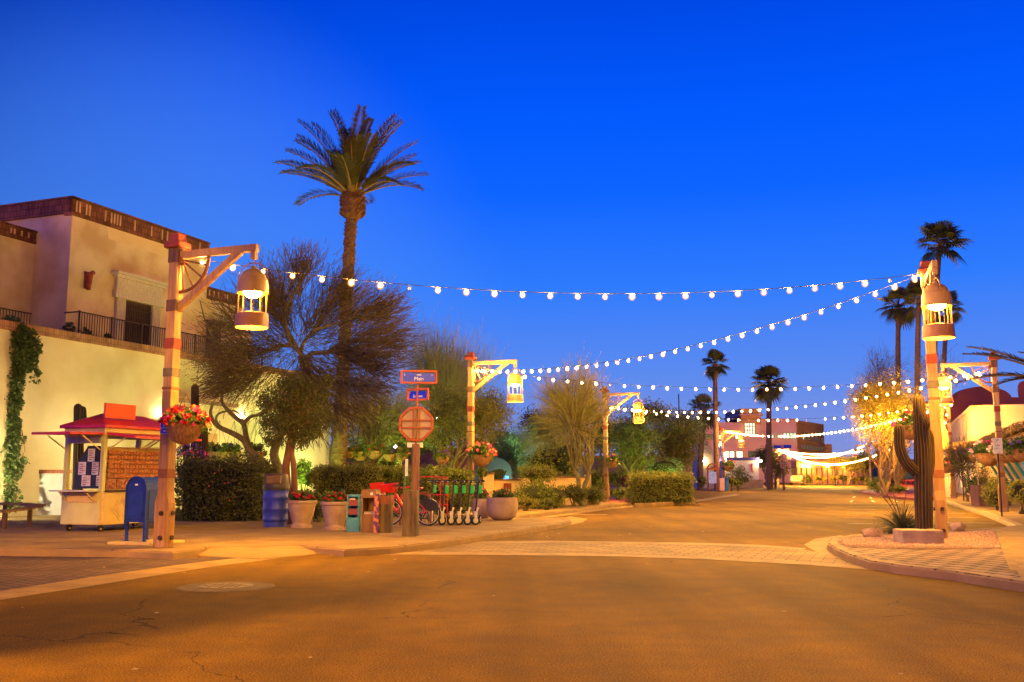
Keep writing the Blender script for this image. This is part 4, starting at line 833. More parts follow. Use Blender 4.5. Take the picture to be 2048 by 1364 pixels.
# ------------------------------------------------------------------ planters and flowers
M_TERRA = mat('sand_cast_pot', (.52,.36,.20), (.40,.26,.13), rough=.85, scale=4, bump=.35, bscale=40, detail=8); M_GREYP = mat('grey_cast_pot', (.42,.30,.22), (.28,.19,.13), rough=.85, scale=2.5, bump=.3, detail=8)
M_PLEAF = leafmat('pot_leaf', (.10,.16,.04), (.05,.09,.02)); M_FLR = mat('red_petals', (.62,.02,.02), (.45,.01,.02), rough=.6, scale=20); M_FLP = mat('pink_petals', (.75,.06,.22), (.6,.03,.2), rough=.6, scale=20); M_FLV = mat('violet_petals', (.16,.05,.45), (.25,.06,.5), rough=.6, scale=20); M_FLO = mat('orange_petals', (.75,.25,.10), (.7,.12,.08), rough=.6, scale=20); M_FLW = mat('pale_petals', (.75,.60,.50), (.7,.3,.35), rough=.6, scale=20)
def flowers(parent, pts, m, r=.035, nm='blossoms'):
    """small petal rosettes"""
    n = len(pts); k = 6; P3 = np.repeat(pts, k, 0) + unit(NR.normal(size=(n*k, 3)))*r*.55; return leaves(nm, P3, r*1.5, m, parent, aspect=.9)
def flower_pot(px, py, rt, rb, h, label, m=M_TERRA, squat=False, dy=.3):
    t = thing('flower_planter', label, 'planter', G(px,py,.13)+Vector((0,dy,0)), rnd.random()*3)
    b = MB()
    if not squat: b.lathe([(rb*1.25,0),(rb*1.25,.06),(rb*1.05,.075),(rb,.10),(rb*1.05,.14),(rt*.80,h*.45),(rt*.93,h*.75),(rt*.95,h-.09),(rt*1.04,h-.075),(rt*1.06,h-.01),(rt*.98,h),(rt*.9,h-.02),(rt*.88,h-.1),(.0001,h-.1)], n=36)
    else: b.lathe([(rb,0),(rt*.86,h*.15),(rt*1.0,h*.42),(rt*1.03,h*.62),(rt*.99,h-.04),(rt*.97,h),(rt*.9,h),(rt*.88,h-.08),(.0001,h-.08)], n=36)
    b.build('pot', m, t, smooth=True)
    pts, cc = clumps((0,0,h+.04), (rt*.95,rt*.95,.17), 34, 26, .10, shell=.2, up=.5); leaves('foliage', pts, .075, M_PLEAF, t, aspect=.8)
    return t
def blooms(t, c, rad, n, m, r=.04):
    d = unit(NR.normal(size=(n,3))); d[:,2] = np.abs(d[:,2]); flowers(t, np.array(c)+d*np.array(rad), m, r)
t = flower_pot(598,1056,.36,.22,.68,'pale stone planter of red geraniums next to the blue barrel'); blooms(t,(0,0,.72),(.30,.30,.17),20,M_FLR,.05)
t = flower_pot(665,1061,.345,.21,.68,'pale stone planter of red geraniums next to the teal newspaper box'); blooms(t,(0,0,.72),(.29,.29,.17),24,M_FLR,.05)
t = flower_pot(1004,1041,.46,.25,.66,'large grey round planter of mixed flowers at the kerb right of the scooters', M_GREYP, True, .4); blooms(t,(0,0,.72),(.38,.38,.2),16,M_FLO,.04)
t = flower_pot(962,1038,.30,.2,.60,'small grey planter of flowers behind the last scooter', M_GREYP, True, .5); blooms(t,(0,0,.66),(.28,.28,.25),10,M_FLP,.035)
def basket(pos, r, label, cols, bracket=None, hang=.45, mleaf=None):
    t = thing('flower_basket', label, 'hanging basket', pos, rnd.random()*3, 'hanging flower baskets')
    b = MB(); b.lathe([(r*.25,-r*.95),(r*.62,-r*.72),(r*.9,-r*.3),(r*1.0,0),(r*1.05,.02),(r*.92,.02),(.0001,-.03)], n=18)
    b.build('bowl', mat('slatted_basket', (.40,.22,.09), (.22,.11,.05), rough=.8, scale=7, stretch=(4,4,.5), bump=.5), t, smooth=True)
    b = MB()
    for k in range(3): a = k*2.094; b.tube([(math.cos(a)*r,math.sin(a)*r,0),(0,0,hang)], .006, 4)
    b.build('chains', M_IRON, t)
    pts, _ = clumps((0,0,r*.12), (r*1.2,r*1.2,r*.85), 40, 22, r*.28, shell=.35, up=.1); leaves('foliage', pts, r*.26, mleaf or M_PLEAF, t, aspect=.75)
    for m, n in cols: blooms(t, (0,0,r*.05), (r*1.3,r*1.3,r*1.05), n, m, r*.14)
    return t
tb = basket(P(369,853,17.75), .34, 'basket of red and pink flowers on the big lantern post beside the mailbox', [(M_FLR,44),(M_FLP,16),(M_FLO,10)], hang=.6)
basket(P(963,911,35.5), .42, 'basket of pink flowers on the lantern post behind the scooters', [(M_FLO,16),(M_FLP,12)], hang=.6)
basket(P(1224,924,49.6), .35, 'basket of orange flowers on the lantern post by the red driveway', [(M_FLO,14)], hang=.6)
basket(P(1824,853,20.9), .30, 'basket of pink flowers partly behind the saguaro', [(M_FLP,18),(M_FLR,8)], hang=.6)
basket(P(1893,930,56.2), .5, 'basket of orange flowers in front of the yellow-lit trunk', [(M_FLO,16)], hang=.6)
basket(P(1457,932,91.5), .55, 'tiny basket of red flowers on the lantern post above the blue bin', [(M_FLR,10)], hang=.6)
# ================================================================== vegetation
def limb_tube(b, path, r0, r1, wob=.0, n=8):
    p = [Vector(q) for q in path]; k = len(p); b.tube(p, [r0+(r1-r0)*i/(k-1) for i in range(k)], n)
def smooth_path(p, m=4):
    out = []; k = len(p)
    for i in range(k-1):
        p0, p1, p2, p3 = p[max(i-1,0)], p[i], p[i+1], p[min(i+2,k-1)]
        for j in range(m):
            t = j/m; out.append(.5*((2*p1)+(p2-p0)*t+(2*p0-5*p1+4*p2-p3)*t*t+(3*p1-p0-3*p2+p3)*t**3))
    out.append(p[-1]); return out
def crooked(a, c, k=6, w=.08):
    a = Vector(a); c = Vector(c); L = (c-a).length; out = [a]
    for i in range(1, k): t = i/k; out.append(a.lerp(c, t)+Vector((rnd.gauss(0,w)*L, rnd.gauss(0,w)*L, rnd.gauss(0,w*.5)*L + math.sin(t*math.pi)*L*.06)))
    return out+[c]
M_PVB = mat('palo_verde_bark', (.17,.15,.05), (.11,.085,.04), rough=.8, scale=5, bump=.5, stretch=(2,2,.7)); M_TWIG = mat('twig', (.115,.088,.04), (.075,.055,.028), rough=.9, scale=6); M_TWIGG = mat('green_twig', (.30,.28,.08), (.22,.18,.06), rough=.9, scale=6)
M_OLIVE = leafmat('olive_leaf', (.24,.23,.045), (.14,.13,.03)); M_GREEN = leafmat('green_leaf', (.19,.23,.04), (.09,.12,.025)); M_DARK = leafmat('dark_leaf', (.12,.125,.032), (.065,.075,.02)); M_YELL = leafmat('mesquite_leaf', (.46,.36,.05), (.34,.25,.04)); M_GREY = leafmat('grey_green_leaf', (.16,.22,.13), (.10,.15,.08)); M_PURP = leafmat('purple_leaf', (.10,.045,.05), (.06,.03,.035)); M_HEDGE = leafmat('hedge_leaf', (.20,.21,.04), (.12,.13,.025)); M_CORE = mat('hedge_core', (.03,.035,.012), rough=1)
def tree(name, label, base, crown, rad, trunk_r, nl, nc, per, cr, leaf, lm, bark=M_BARK, limbs=None, forks=1, shell=.45, twigs=0, tl=.8, tm=None, aspect=.5, fork_h=.35, group=None, up=0, flat=.8, droop=0, lift=.05, lean=None):
    """base: world point; crown: centre relative to base; rad: ellipsoid radii"""
    t = thing(name, label, 'tree', base, 0, group); c = Vector(crown)
    pts, cc = clumps(crown, rad, nc, per, cr, shell=shell, up=up, flat=flat)
    b = MB(); fz = crown[2]*fork_h; fk = Vector((crown[0]*.35, crown[1]*.35, fz))
    for f in range(forks):
        o = Vector((rnd.uniform(-1,1),rnd.uniform(-1,1),0))*trunk_r*1.5*(forks > 1); f2 = fk+Vector((rnd.uniform(-1,1)*rad[0]*.3,rnd.uniform(-1,1)*rad[1]*.3,0))*(forks > 1)
        limb_tube(b, smooth_path([o-Vector((0,0,.05))]+crooked(o, f2, 4, .05)[1:]), trunk_r*1.15, trunk_r*.75, n=10)
        for i in range(nl):
            e = Vector(cc[rnd.randrange(len(cc))]); limb_tube(b, smooth_path(crooked(f2, e, 4, .07), 3), trunk_r*.5, .012, n=6)
    tr = b.build('trunk', bark, t, smooth=True)
    if per: leaves('crown', pts, leaf, lm, t, aspect=aspect)
    if twigs:
        idx = NR.randint(0, len(cc), twigs); st = cc[idx]+NR.normal(size=(twigs,3))*cr*.5; d = unit(st-np.array(crown)*np.array([1,1,.8]))
        V, F = ribbons(grow(st-d*tl*.3, d, tl*NR.uniform(.6,1.3,twigs), 5, .22, droop, lift), .022, .008); nmesh('twigs', V, F, tm or M_TWIG, t)
    return t
# -------- twisted palo verde / mesquite behind the kiosk
TY = 31.0
t = thing('twisted_mesquite', 'big fine-twigged tree with twisted green-lit trunks behind the blue barrel', 'tree', Vector((m_at(545,TY),TY,.13)))
o = Vector(t.location)
def pl(l, Y=TY, dy=0): return [P(x,y,Y+dy*i/len(l))-o for i,(x,y) in enumerate(l)]
b = MB()
limbs = [
 ([(540,985),(535,937),(516,917),(498,898),(487,880),(466,867),(442,856),(429,846),(421,827),(426,806)], .15, .04, -1.0),
 ([(498,898),(492,872),(487,848),(471,835),(453,817),(444,803),(445,780),(455,755)], .10, .03, .6),
 ([(487,848),(500,834),(516,830),(537,819),(560,805),(575,812)], .07, .02, -1.2),
 ([(442,856),(432,840),(440,826),(470,822),(487,838)], .05, .02, .5),
 ([(548,985),(556,941),(548,909),(556,880),(566,850),(575,815),(585,780),(598,755),(609,740),(611,723),(600,707),(582,691),(545,697),(500,712),(462,700)], .16, .03, 0),
 ([(609,745),(602,718),(605,690),(625,662),(640,640),(665,610),(680,570)], .09, .02, 1.0),
 ([(611,723),(622,708),(650,705),(680,702),(705,712),(735,730),(765,765)], .09, .02, -1.5),
 ([(600,707),(580,670),(560,640),(540,600),(530,560)], .07, .02, 1.0),
 ([(598,755),(570,745),(540,738),(512,745),(480,748),(455,760),(430,740),(405,715)], .07, .02, -1.2),
 ([(582,691),(575,660),(570,620),(600,570),(610,540)], .06, .015, -.8),
 ([(625,662),(660,650),(700,640),(740,630),(770,620)], .06, .015, .8),
 ([(650,705),(690,685),(730,680),(780,690),(800,700)], .05, .015, 1.2),
 ([(585,780),(620,765),(650,758),(690,760),(730,770),(770,790)], .05, .015, -1.6),
 ([(462,700),(430,680),(410,640),(400,600)], .05, .015, 0), ([(500,712),(480,670),(470,630),(480,590)], .05, .015, .8), ([(566,850),(600,835),(640,820),(690,810)], .05, .015, -1),
]
allp = []
for l, r0, r1, dy in limbs:
    q = smooth_path(pl(l, dy=dy), 4); limb_tube(b, q, r0, r1)
    if l[-1][1] < 800 or l[-1][0] > 600: allp += [np.array(v) for v in q[len(q)//3:]]
b.build('trunk', M_PVB, t, smooth=True)
allp = np.array(allp); cc = np.array(P(615,692,TY)-o)
env = lambda q: (((q-cc)/np.array([3.25,3.0,2.75]))**2).sum(-1)
ee = env(allp); allp = allp[(ee < .8) & (ee > .015)]
n = 2600; st = allp[NR.randint(0, len(allp), n)]+NR.normal(size=(n,3))*.15; d = st-cc; d[:,0] += .3; d[:,2] += .1; d = unit(unit(d)+NR.normal(size=(n,3))*.35)
g1 = grow(st, d, NR.uniform(.7,1.9,n), 6, .16, .0, .03); V, F = ribbons(g1, .026, .010)
n2 = 10500; ii = NR.randint(0,n,n2); jj = NR.randint(2,6,n2); st = g1[ii,jj]; d = unit(unit(st-cc)*1.0+np.array([.22,0,.16])+NR.normal(size=(n2,3))*.30)
V2, F2 = ribbons(grow(st, d, NR.uniform(.5,1.15,n2), 5, .10, .0, .0), .017, .006)
VV = np.concatenate([V,V2]); FF = np.concatenate([F,F2+len(V)]); FF = FF[env(VV[FF[:,0]]) < 1.0+NR.uniform(-.35,.45,len(FF))]; nmesh('twigs', VV, FF, M_TWIG, t)
n3 = 26000; ii = NR.randint(0,n,n3); jj = NR.randint(1,6,n3); pts = g1[ii,jj]+NR.normal(size=(n3,3))*.22; pts = pts[env(pts) < 1]; leaves('crown', pts, .055, leafmat('mesquite_tiny_leaf', (.16,.15,.045), (.10,.10,.03)), t, aspect=.35)
lc = []
for px, py, r in [(420,740,40),(460,770,36),(510,760,40),(450,700,44),(520,720,36),(640,780,46),(690,760,46),(740,770,40),(700,820,40),(650,730,40),(760,730,36),(600,700,36),(550,650,40),(480,650,40),(720,690,40)]:
    c = np.array(P(px,py,TY+rnd.uniform(-1.2,1.2))-o); lc.append(c[None]+in_ball(1500)*(r*1.5/1950*TY))
leaves('leaf_sprays', np.concatenate(lc), .05, M_OLIVE, t, aspect=.35)
# -------- date palm
def feather_palm(name, label, base, h, tr, fronds, lm, trm, leaf_len=.62, nseg=32, boot=True, lw=.045, curved=0.25):
    """fronds: list of (azimuth, elevation at start, length, droop)"""
    t = thing(name, label, 'palm tree', base); b = MB()
    k = 26; pts = []; rs = []
    for i in range(k+1):
        z = h*i/k; pts.append((math.sin(z*.35)*.06+curved*(z/h)**1.5, 0, z)); rs.append(tr*(1.35-.5*min(1,z/h*2.2))*(1+(.05 if i % 2 else -.03)))
    b.tube(pts, rs, 18); b.build('trunk', trm, t, smooth=False); tx = pts[-1][0]
    # stubs of old fronds
    s = MB(); R = random.Random(3)
    zz = .6
    while zz < h-.9:
        a = R.random()*6.28; x = math.sin(zz*.35)*.06+curved*(zz/h)**1.5; rr = tr*(1.35-.5*min(1,zz/h*2.2)); p = Vector((x+math.cos(a)*rr*.93, math.sin(a)*rr*.93, zz)); q = p+Vector((math.cos(a)*.05, math.sin(a)*.05, .09)); s.bar(p, q, .09, .04); zz += .022
    tag(s.build('trunk_scales', trm, t), kind='stuff')
    if boot:
        s = MB(); s.lathe([(tr*.9,-.95),(tr*1.5,-.75),(tr*1.72,-.4),(tr*1.65,-.1),(tr*1.2,.15),(.0001,.3)], c=(tx,0,h), n=16)
        for i in range(150):
            a = R.random()*6.28; z = R.uniform(-.8,.12); rr = tr*(1.55 if z < 0 else 1.25); p = Vector((tx+math.cos(a)*rr, math.sin(a)*rr, h+z)); s.bar(p, p+Vector((math.cos(a)*.10, math.sin(a)*.10, .10)), .12, .06)
        s.build('boot', mat('palm_boot', (.17,.08,.04), (.09,.045,.02), rough=.9, scale=7, bump=.7), t)
    V = []; F = []; rb = MB()
    for az, el, L, dr in fronds:
        n = 22; e = el; p = Vector((tx+math.cos(az)*tr*.6, math.sin(az)*tr*.6, h+.05)); path = [p.copy()]
        for i in range(n): p = p + Vector((math.cos(az)*math.cos(e), math.sin(az)*math.cos(e), math.sin(e)))*(L/n); e -= dr/n*(.4+1.2*i/n); path.append(p.copy())
        rb.tube(path, [.045*(1-i/(n+1))+.008 for i in range(n+1)], 5)
        m_ = nseg*2
        for i in range(m_):
            f = .16+.84*i/m_; k_ = min(n-1, int(f*n)); a_ = path[k_].lerp(path[k_+1], f*n-k_) if k_ < n else path[-1]; d = (path[k_+1]-path[k_]).normalized()
            up = Vector((0,0,1)); side = d.cross(up); side = side.normalized() if side.length > .05 else Vector((-math.sin(az),math.cos(az),0)); nn = side.cross(d).normalized()
            ll = leaf_len*(math.sin((.10+.84*f)*math.pi)**.6)*rnd.uniform(.8,1.1)
            for sg in (-1, 1):
                dd = (d*.62+side*sg*.78+nn*(.32+rnd.uniform(-.15,.15))).normalized(); w = dd.cross(nn).normalized()*lw/2; q = a_+dd*ll*.5; e2 = a_+dd*ll+Vector((0,0,-ll*.10)); i0 = len(V); V += [a_+w*.4, q+w, e2, q-w]; F.append((i0,i0+1,i0+2,i0+3))
    rb.build('frond_stems', mat('frond_stem', (.22,.17,.06), (.16,.11,.04), rough=.7), t, smooth=True); nmesh('crown', np.array([tuple(v) for v in V]), np.array(F), lm, t); return t
M_PALMT = mat('date_palm_trunk', (.16,.09,.045), (.08,.045,.022), rough=.95, scale=5, bump=.9, bscale=14, stretch=(1,1,2.5)); M_FROND = leafmat('date_frond', (.055,.048,.024), (.032,.030,.015), trans=.05)
PY = 38.5; pb = Vector((m_at(672,PY),PY,.13)); ph = P(706,395,PY).z-.13
R_ = math.radians; fr = []
for tip, L in [(-6,2.5),(4,2.9),(14,3.1),(23,3.3),(31,3.2),(38,3.2),(45,3.3),(52,3.4),(59,3.4),(66,3.5),(72,3.4),(79,3.4),(86,3.3)]:
    for sg in (-1, 1):
        sx = sg*rnd.uniform(.86,1) if tip < 60 else sg*rnd.uniform(.35,1); az = math.acos(sx)*(1 if rnd.random() < .5 else -1); el = tip+rnd.uniform(8,20)+(14 if tip < 12 else 0)
        fr.append((az, R_(min(el,88)), L*rnd.uniform(.92,1.08), R_((el-tip)*1.7)+.2))
for i in range(14):
    az = rnd.choice((-1,1))*R_(rnd.uniform(50,130)); fr.append((az, R_(rnd.uniform(25,70)), rnd.uniform(2.4,3.1), rnd.uniform(.6,1.2)))
tx = feather_palm('date_palm', 'tall date palm with a shaggy trunk rising above the garden wall', pb, ph, .27, fr, M_FROND, M_PALMT, curved=P(706,500,PY).x-pb.x-.0)
# -------- fan palms
def fan_palm(label, px, Y, ptop, tr, R, lean=0, n=30, base_z=.0, pbase=None):
    b0 = Vector((m_at(pbase or px, Y), Y, base_z)); tp = P(px, ptop, Y)-b0; t = thing('fan_palm', label, 'palm tree', b0, 0, 'fan palms along the street')
    b = MB(); q = smooth_path([Vector((0,0,0)), Vector((tp.x*.15+.05*lean,0,tp.z*.4)), Vector((tp.x*.55,0,tp.z*.75)), tp], 6); b.tube(q, [tr*(1.5-.6*i/(len(q)-1)) for i in range(len(q))], 10); b.build('trunk', mat('fan_palm_trunk', (.20,.11,.06), (.13,.07,.04), rough=.9, scale=3, bump=.5, stretch=(1,1,4)), t, smooth=True)
    V = []; F = []; st = MB()
    for i in range(n):
        az = rnd.random()*6.283; el = R_(rnd.choice([75,60,45,30,15,0,-20,-45,-65])+rnd.uniform(-8,8)); L = R*.48*rnd.uniform(.8,1.15); d = Vector((math.cos(az)*math.cos(el), math.sin(az)*math.cos(el), math.sin(el))); h = tp+d*L*1.15; st.tube([tp, tp+d*L*.5+Vector((0,0,.03)), h], .03*R/1.6, 4)
        side = d.cross(Vector((0,0,1))).normalized(); nn = side.cross(d)
        m_ = 16; fr_ = R*.72*rnd.uniform(.85,1.1)
        for j in range(m_):
            a = R_(-100+200*j/(m_-1)); dd = (d*math.cos(a)+side*math.sin(a)+nn*.12).normalized(); ww = dd.cross(nn).normalized()*fr_*.06; l2 = fr_*(1-.25*abs(a)/1.75); e2 = h+dd*l2+Vector((0,0,-l2*.28)); mid = h+dd*l2*.6; i0 = len(V); V += [h, mid+ww, e2, mid-ww]; F.append((i0,i0+1,i0+2,i0+3))
    st.build('leaf_stalks', mat('frond_stem', (.22,.17,.06)), t); nmesh('crown', np.array([tuple(v) for v in V]), np.array(F), leafmat('fan_leaf', (.12,.12,.03), (.07,.075,.02), trans=.15), t); return t
fan_palm('tallest fan palm, its crown just above the big right-hand lantern post', 1880, 75, 487, .19, 2.0, pbase=1872)
fan_palm('fan palm left of the big right-hand lantern', 1797, 85, 610, .20, 1.75, pbase=1802)
fan_palm('fan palm mostly hidden behind the big right-hand lantern', 1838, 78, 600, .20, 1.6, pbase=1840)
fan_palm('fan palm half hidden right of the big right-hand lantern', 1895, 95, 615, .2, 1.7, pbase=1890)
fan_palm('slender fan palm standing before the pink part of the offices', 1430, 92, 727, .20, 1.35, pbase=1434)
fan_palm('fan palm with drooping skirt in front of the brick offices', 1539, 105, 765, .24, 2.0, n=40)
fan_palm('short fan palm beside the slender one, level with the bulbs', 1410, 98, 822, .22, 1.9, pbase=1400)
# -------- small glossy tree behind the barrel
FY = 26.8; fb = Vector((m_at(580,FY),FY,.13))
t = thing('ficus_tree', 'small dense leafy tree with a reddish trunk behind the blue barrel', 'tree', fb); o = fb
b = MB(); limb_tube(b, smooth_path([Vector((.1,0,0)), P(572,950,FY)-o, P(576,905,FY)-o, P(583,860,FY)-o, P(585,820,FY)-o]), .13, .05); limb_tube(b, smooth_path([Vector((.16,.1,0)), P(588,940,FY)-o, P(584,905,FY)-o, P(590,870,FY)-o]), .10, .05)
pts = []
for px, py, r in [(580,790,30),(595,770,22),(570,765,14),(640,775,22),(655,762,10),(550,800,26),(530,806,14),(560,830,28),(600,820,34),(635,815,26),(650,835,16),(545,860,22),(575,860,28),(610,855,26),(540,883,10),(600,880,18),(630,862,14),(620,790,26),(535,840,14),(583,840,30)]:
    c = P(px, py, FY+rnd.uniform(-.35,.35))-o; limb_tube(b, crooked(P(585,rnd.uniform(830,870),FY)-o, c, 3, .05), .035, .008, n=5); pts.append(np.array(c)[None]+in_ball(int(r*24))*(r*1.25/1950*FY))
b.build('trunk', mat('red_bark', (.20,.09,.05), (.12,.055,.03), rough=.9, scale=4, bump=.6), t, smooth=True); leaves('crown', np.concatenate(pts), .075, M_DARK, t, aspect=.5)
# -------- hedges
def hedge(name, label, poly_top, Y0, Y1, zt, lm=M_HEDGE, n=5000, leaf=.07, z0=.13, core=True, group=None, cat='hedge', wild=.06, rz=0):
    """box hedge between px range at depth Y0..Y1"""
    (pa, pb_) = poly_top; Ym = (Y0+Y1)/2; x0, x1 = m_at(pa, Y0), m_at(pb_, Y0); t = thing(name, label, cat, ((x0+x1)/2, Ym, z0), rz, group); w, d, h = (x1-x0)/2, (Y1-Y0)/2, zt-z0
    u = NR.uniform(-1,1,(n,3)); f = NR.randint(0,5,n); s = np.sign(NR.uniform(-1,1,n)); u[f<2,1] = -1; u[f==2,2] = 1; u[f==3,0] = s[f==3]; u[f==4,1] = 1
    p = u*np.array([w,d,h/2])+np.array([0,0,h/2]); wv = .5+.5*np.sin(p[:,0]*3.1+1)*np.cos(p[:,2]*4+p[:,1]*2); p += NR.normal(size=(n,3))*wild + unit(p-np.array([0,0,h/2]))*(wv[:,None]-.5)*wild*2
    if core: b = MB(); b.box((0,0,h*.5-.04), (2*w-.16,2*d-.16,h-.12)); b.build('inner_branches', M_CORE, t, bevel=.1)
    leaves('foliage', p, leaf, lm, t, aspect=.6); return t
hedge('oleander_hedge', 'tall dark hedge beside the big lantern post with a few red blooms', (358,514), 28.6, 30.6, P(400,932,28.6).z, M_DARK, 15000, .085, wild=.14)
t = thing('red_bloom', 'sparse red blooms on the dark hedge', 'flowers', G(430,1035,.13)); flowers(t, np.array([P(px,py,28.4)-Vector(t.location) for px,py in [(437,940),(443,939),(425,963),(456,965),(450,967),(460,966),(418,972),(430,946),(470,995),(459,1001)]]), M_FLO, .03, 'blooms'); t['kind'] = 'thing'
hedge('clipped_hedge', 'clipped hedge behind the two geranium planters', (630,758), 31.0, 32.6, P(700,936,31).z, M_HEDGE, 9000, .075)
hedge('clipped_hedge', 'lower clipped hedge behind the red bicycles', (758,812), 31.6, 33.2, P(700,940,31.6).z, M_GREEN, 5000, .075)
hedge('clipped_hedge', 'flat-topped hedge between the sign post and the second lantern post', (846,940), 34, 36, P(700,944,34).z, M_GREEN, 5000, .08)
hedge('clipped_hedge', 'square-cut hedge in its own kerbed bed at the mouth of the red driveway', (1270,1385), 47.5, 50.0, P(1300,952,47.5).z, M_HEDGE, 9000, .10, z0=.17, wild=.1)
hedge('clipped_hedge', 'dark flat hedge behind the lantern post and the low garden wall', (985,1005), 50, 52, P(1000,945,50).z, M_DARK, 2500, .1)
def bush(name, label, px, py, Y, rx, rz, lm=M_GREEN, n=1500, leaf=.08, cat='bush', group=None, gz=.13, flat=1, stems=True, ry=None, per=26, cr=.28):
    """rounded bush whose middle shows at px,py"""
    c = P(px, py, Y); t = thing(name, label, cat, (c.x, Y, gz), 0, group); r = rx/1950*Y; hz_ = rz/1950*Y; zc = c.z-gz; nc = max(8, n//per)
    pts, cc = clumps((0,0,zc), (r,ry or r,hz_), nc, per, r*cr, shell=.72); pts = pts[pts[:,2] > -.0]
    leaves('foliage', pts, leaf, lm, t, aspect=.6)
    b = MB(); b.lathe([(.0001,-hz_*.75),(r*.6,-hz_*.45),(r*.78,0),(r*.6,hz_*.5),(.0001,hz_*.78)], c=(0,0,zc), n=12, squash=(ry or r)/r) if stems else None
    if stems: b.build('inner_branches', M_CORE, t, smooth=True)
    if zc-hz_*.6 > .1:
        b = MB()
        for k in range(5): b.tube([(rnd.uniform(-.1,.1),rnd.uniform(-.1,.1),0),(rnd.uniform(-.5,.5)*r,rnd.uniform(-.3,.3)*r,zc)], [.035,.015], 5)
        b.build('stems', M_TWIG, t)
    return t
# mushroom-clipped shrubs and garden bushes
bush('clipped_shrub', 'mushroom-shaped clipped shrub on bare stems in front of the low wall', 1074, 948, 40, 40, 14, M_HEDGE, 2600, .075)
bush('shrub', 'loose green shrub under the mushroom-clipped one', 1070, 990, 39.4, 42, 25, M_GREEN, 1900, .08, group='loose shrubs along the low garden wall')
bush('shrub', 'shrub with long leaves halfway along the low garden wall', 1110, 992, 40, 26, 22, M_HEDGE, 1300, .08, group='loose shrubs along the low garden wall')
bush('shrub', 'dark rounded shrub by the forked tree trunk', 1150, 986, 42, 28, 16, M_DARK, 1300, .08, group='loose shrubs along the low garden wall')
bush('shrub', 'low shrub left of the middle lantern post', 1186, 990, 45, 24, 16, M_GREEN, 1000, .08, group='loose shrubs along the low garden wall')
bush('shrub', 'low grassy shrub right of the grey round planter', 1050, 1006, 37, 26, 9, M_OLIVE, 900, .07, group='loose shrubs along the low garden wall')
bush('shrub', 'small shrub between the mushroom-clipped one and the kerb', 1092, 1006, 38, 20, 8, M_GREEN, 700, .07, group='loose shrubs along the low garden wall')
bush('shrub', 'yellow-green shrub showing behind the scooters', 880, 975, 33.0, 32, 22, M_HEDGE, 1900, .08)
bush('shrub', 'dark reddish shrub low behind the scooters', 908, 1010, 31.5, 18, 14, M_DARK, 800, .07)
bush('shrub', 'round yellow-green shrub topping the hedge by the second lantern post', 868, 945, 36.5, 30, 13, M_HEDGE, 1400, .08)
bush('clipped_shrub', 'bright round clipped shrub right of the second lantern post', 964, 944, 40, 13, 9, M_GREEN, 900, .07)
bush('shrub', 'tall shrub behind the low wall right of the second lantern post', 1090, 925, 50, 34, 30, M_OLIVE, 1900, .10)
bush('shrub', 'brownish shrub rising above the low wall by the forked tree', 1135, 920, 50, 34, 42, M_OLIVE, 2200, .10)
bush('shrub', 'square green shrub left of the middle lantern post', 1190, 960, 50, 22, 20, M_GREEN, 1400, .10)
bush('shrub', 'shrub lit green behind the planters at the foot of the wall', 606, 945, 37, 20, 26, M_GREEN, 1400, .07)
bush('shrub', 'leafy mass at the foot of the date palm', 640, 955, 34.5, 36, 18, M_GREEN, 1800, .08)
bush('shrub', 'rounded bush near the green-lit round pot', 775, 930, 40, 20, 14, M_DARK, 900, .08)
bush('shrub', 'grassy tuft between the two geranium planters', 634, 1015, 28, 12, 32, M_GREEN, 900, .07)
bush('clipped_shrub', 'dark clipped dome beside the red driveway', 1238, 955, 58, 22, 14, M_DARK, 1500, .1)
bush('clipped_shrub', 'purplish clipped dome beside the red driveway', 1254, 962, 56, 18, 10, M_PURP, 1200, .1)
bush('shrub', 'low ground shrub beyond the red driveway', 1235, 985, 54, 20, 9, M_GREEN, 900, .1)
bush('shrub', 'pale green shrub lit beside the dark trees', 1330, 938, 62, 34, 22, M_GREY, 1500, .12)
bush('shrub', 'dark bush at the left foot of the street map board', 1404, 962, 88, 9, 12, M_DARK, 700, .15)
# -------- middle garden trees
def pxr(r, Y): return r/1950*Y
def tree_px(name, label, px, Y, cpx, cpy, rx, rz, **k):
    b0 = Vector((m_at(px,Y),Y,.13)); c = P(cpx,cpy,Y)-b0; r = pxr(rx,Y); return tree(name, label, b0, tuple(c), (r, r*.8, pxr(rz,Y)), **k)
tree_px('garden_tree', 'dense round green tree behind the second lantern post', 900, 43, 918, 840, 100, 68, trunk_r=.13, nl=9, nc=150, per=120, cr=.55, leaf=.11, lm=M_OLIVE, forks=3, shell=.25, fork_h=.3, aspect=.4)
tree_px('garden_tree', 'upper right part of the garden canopy, a taller olive tree behind the second post', 960, 50, 975, 820, 48, 45, trunk_r=.12, nl=8, nc=60, per=80, cr=.6, leaf=.13, lm=M_OLIVE, shell=.2, twigs=300)
tree_px('garden_tree', 'spreading olive-green tree with crooked limbs behind the octagonal sign', 712, 42, 752, 832, 88, 55, trunk_r=.14, nl=10, nc=110, per=60, cr=.5, leaf=.075, lm=M_OLIVE, bark=M_PVB, forks=2, shell=.2, twigs=1800, tl=1.2, tm=M_TWIGG, fork_h=.4, aspect=.35, droop=.3)
tree_px('garden_tree', 'tall bare wispy tree rising behind the street sign', 870, 55, 885, 770, 75, 75, trunk_r=.12, nl=16, nc=60, per=0, cr=.9, leaf=.1, lm=M_OLIVE, shell=.3, twigs=3200, tl=2.6, tm=M_TWIGG, lift=.22)
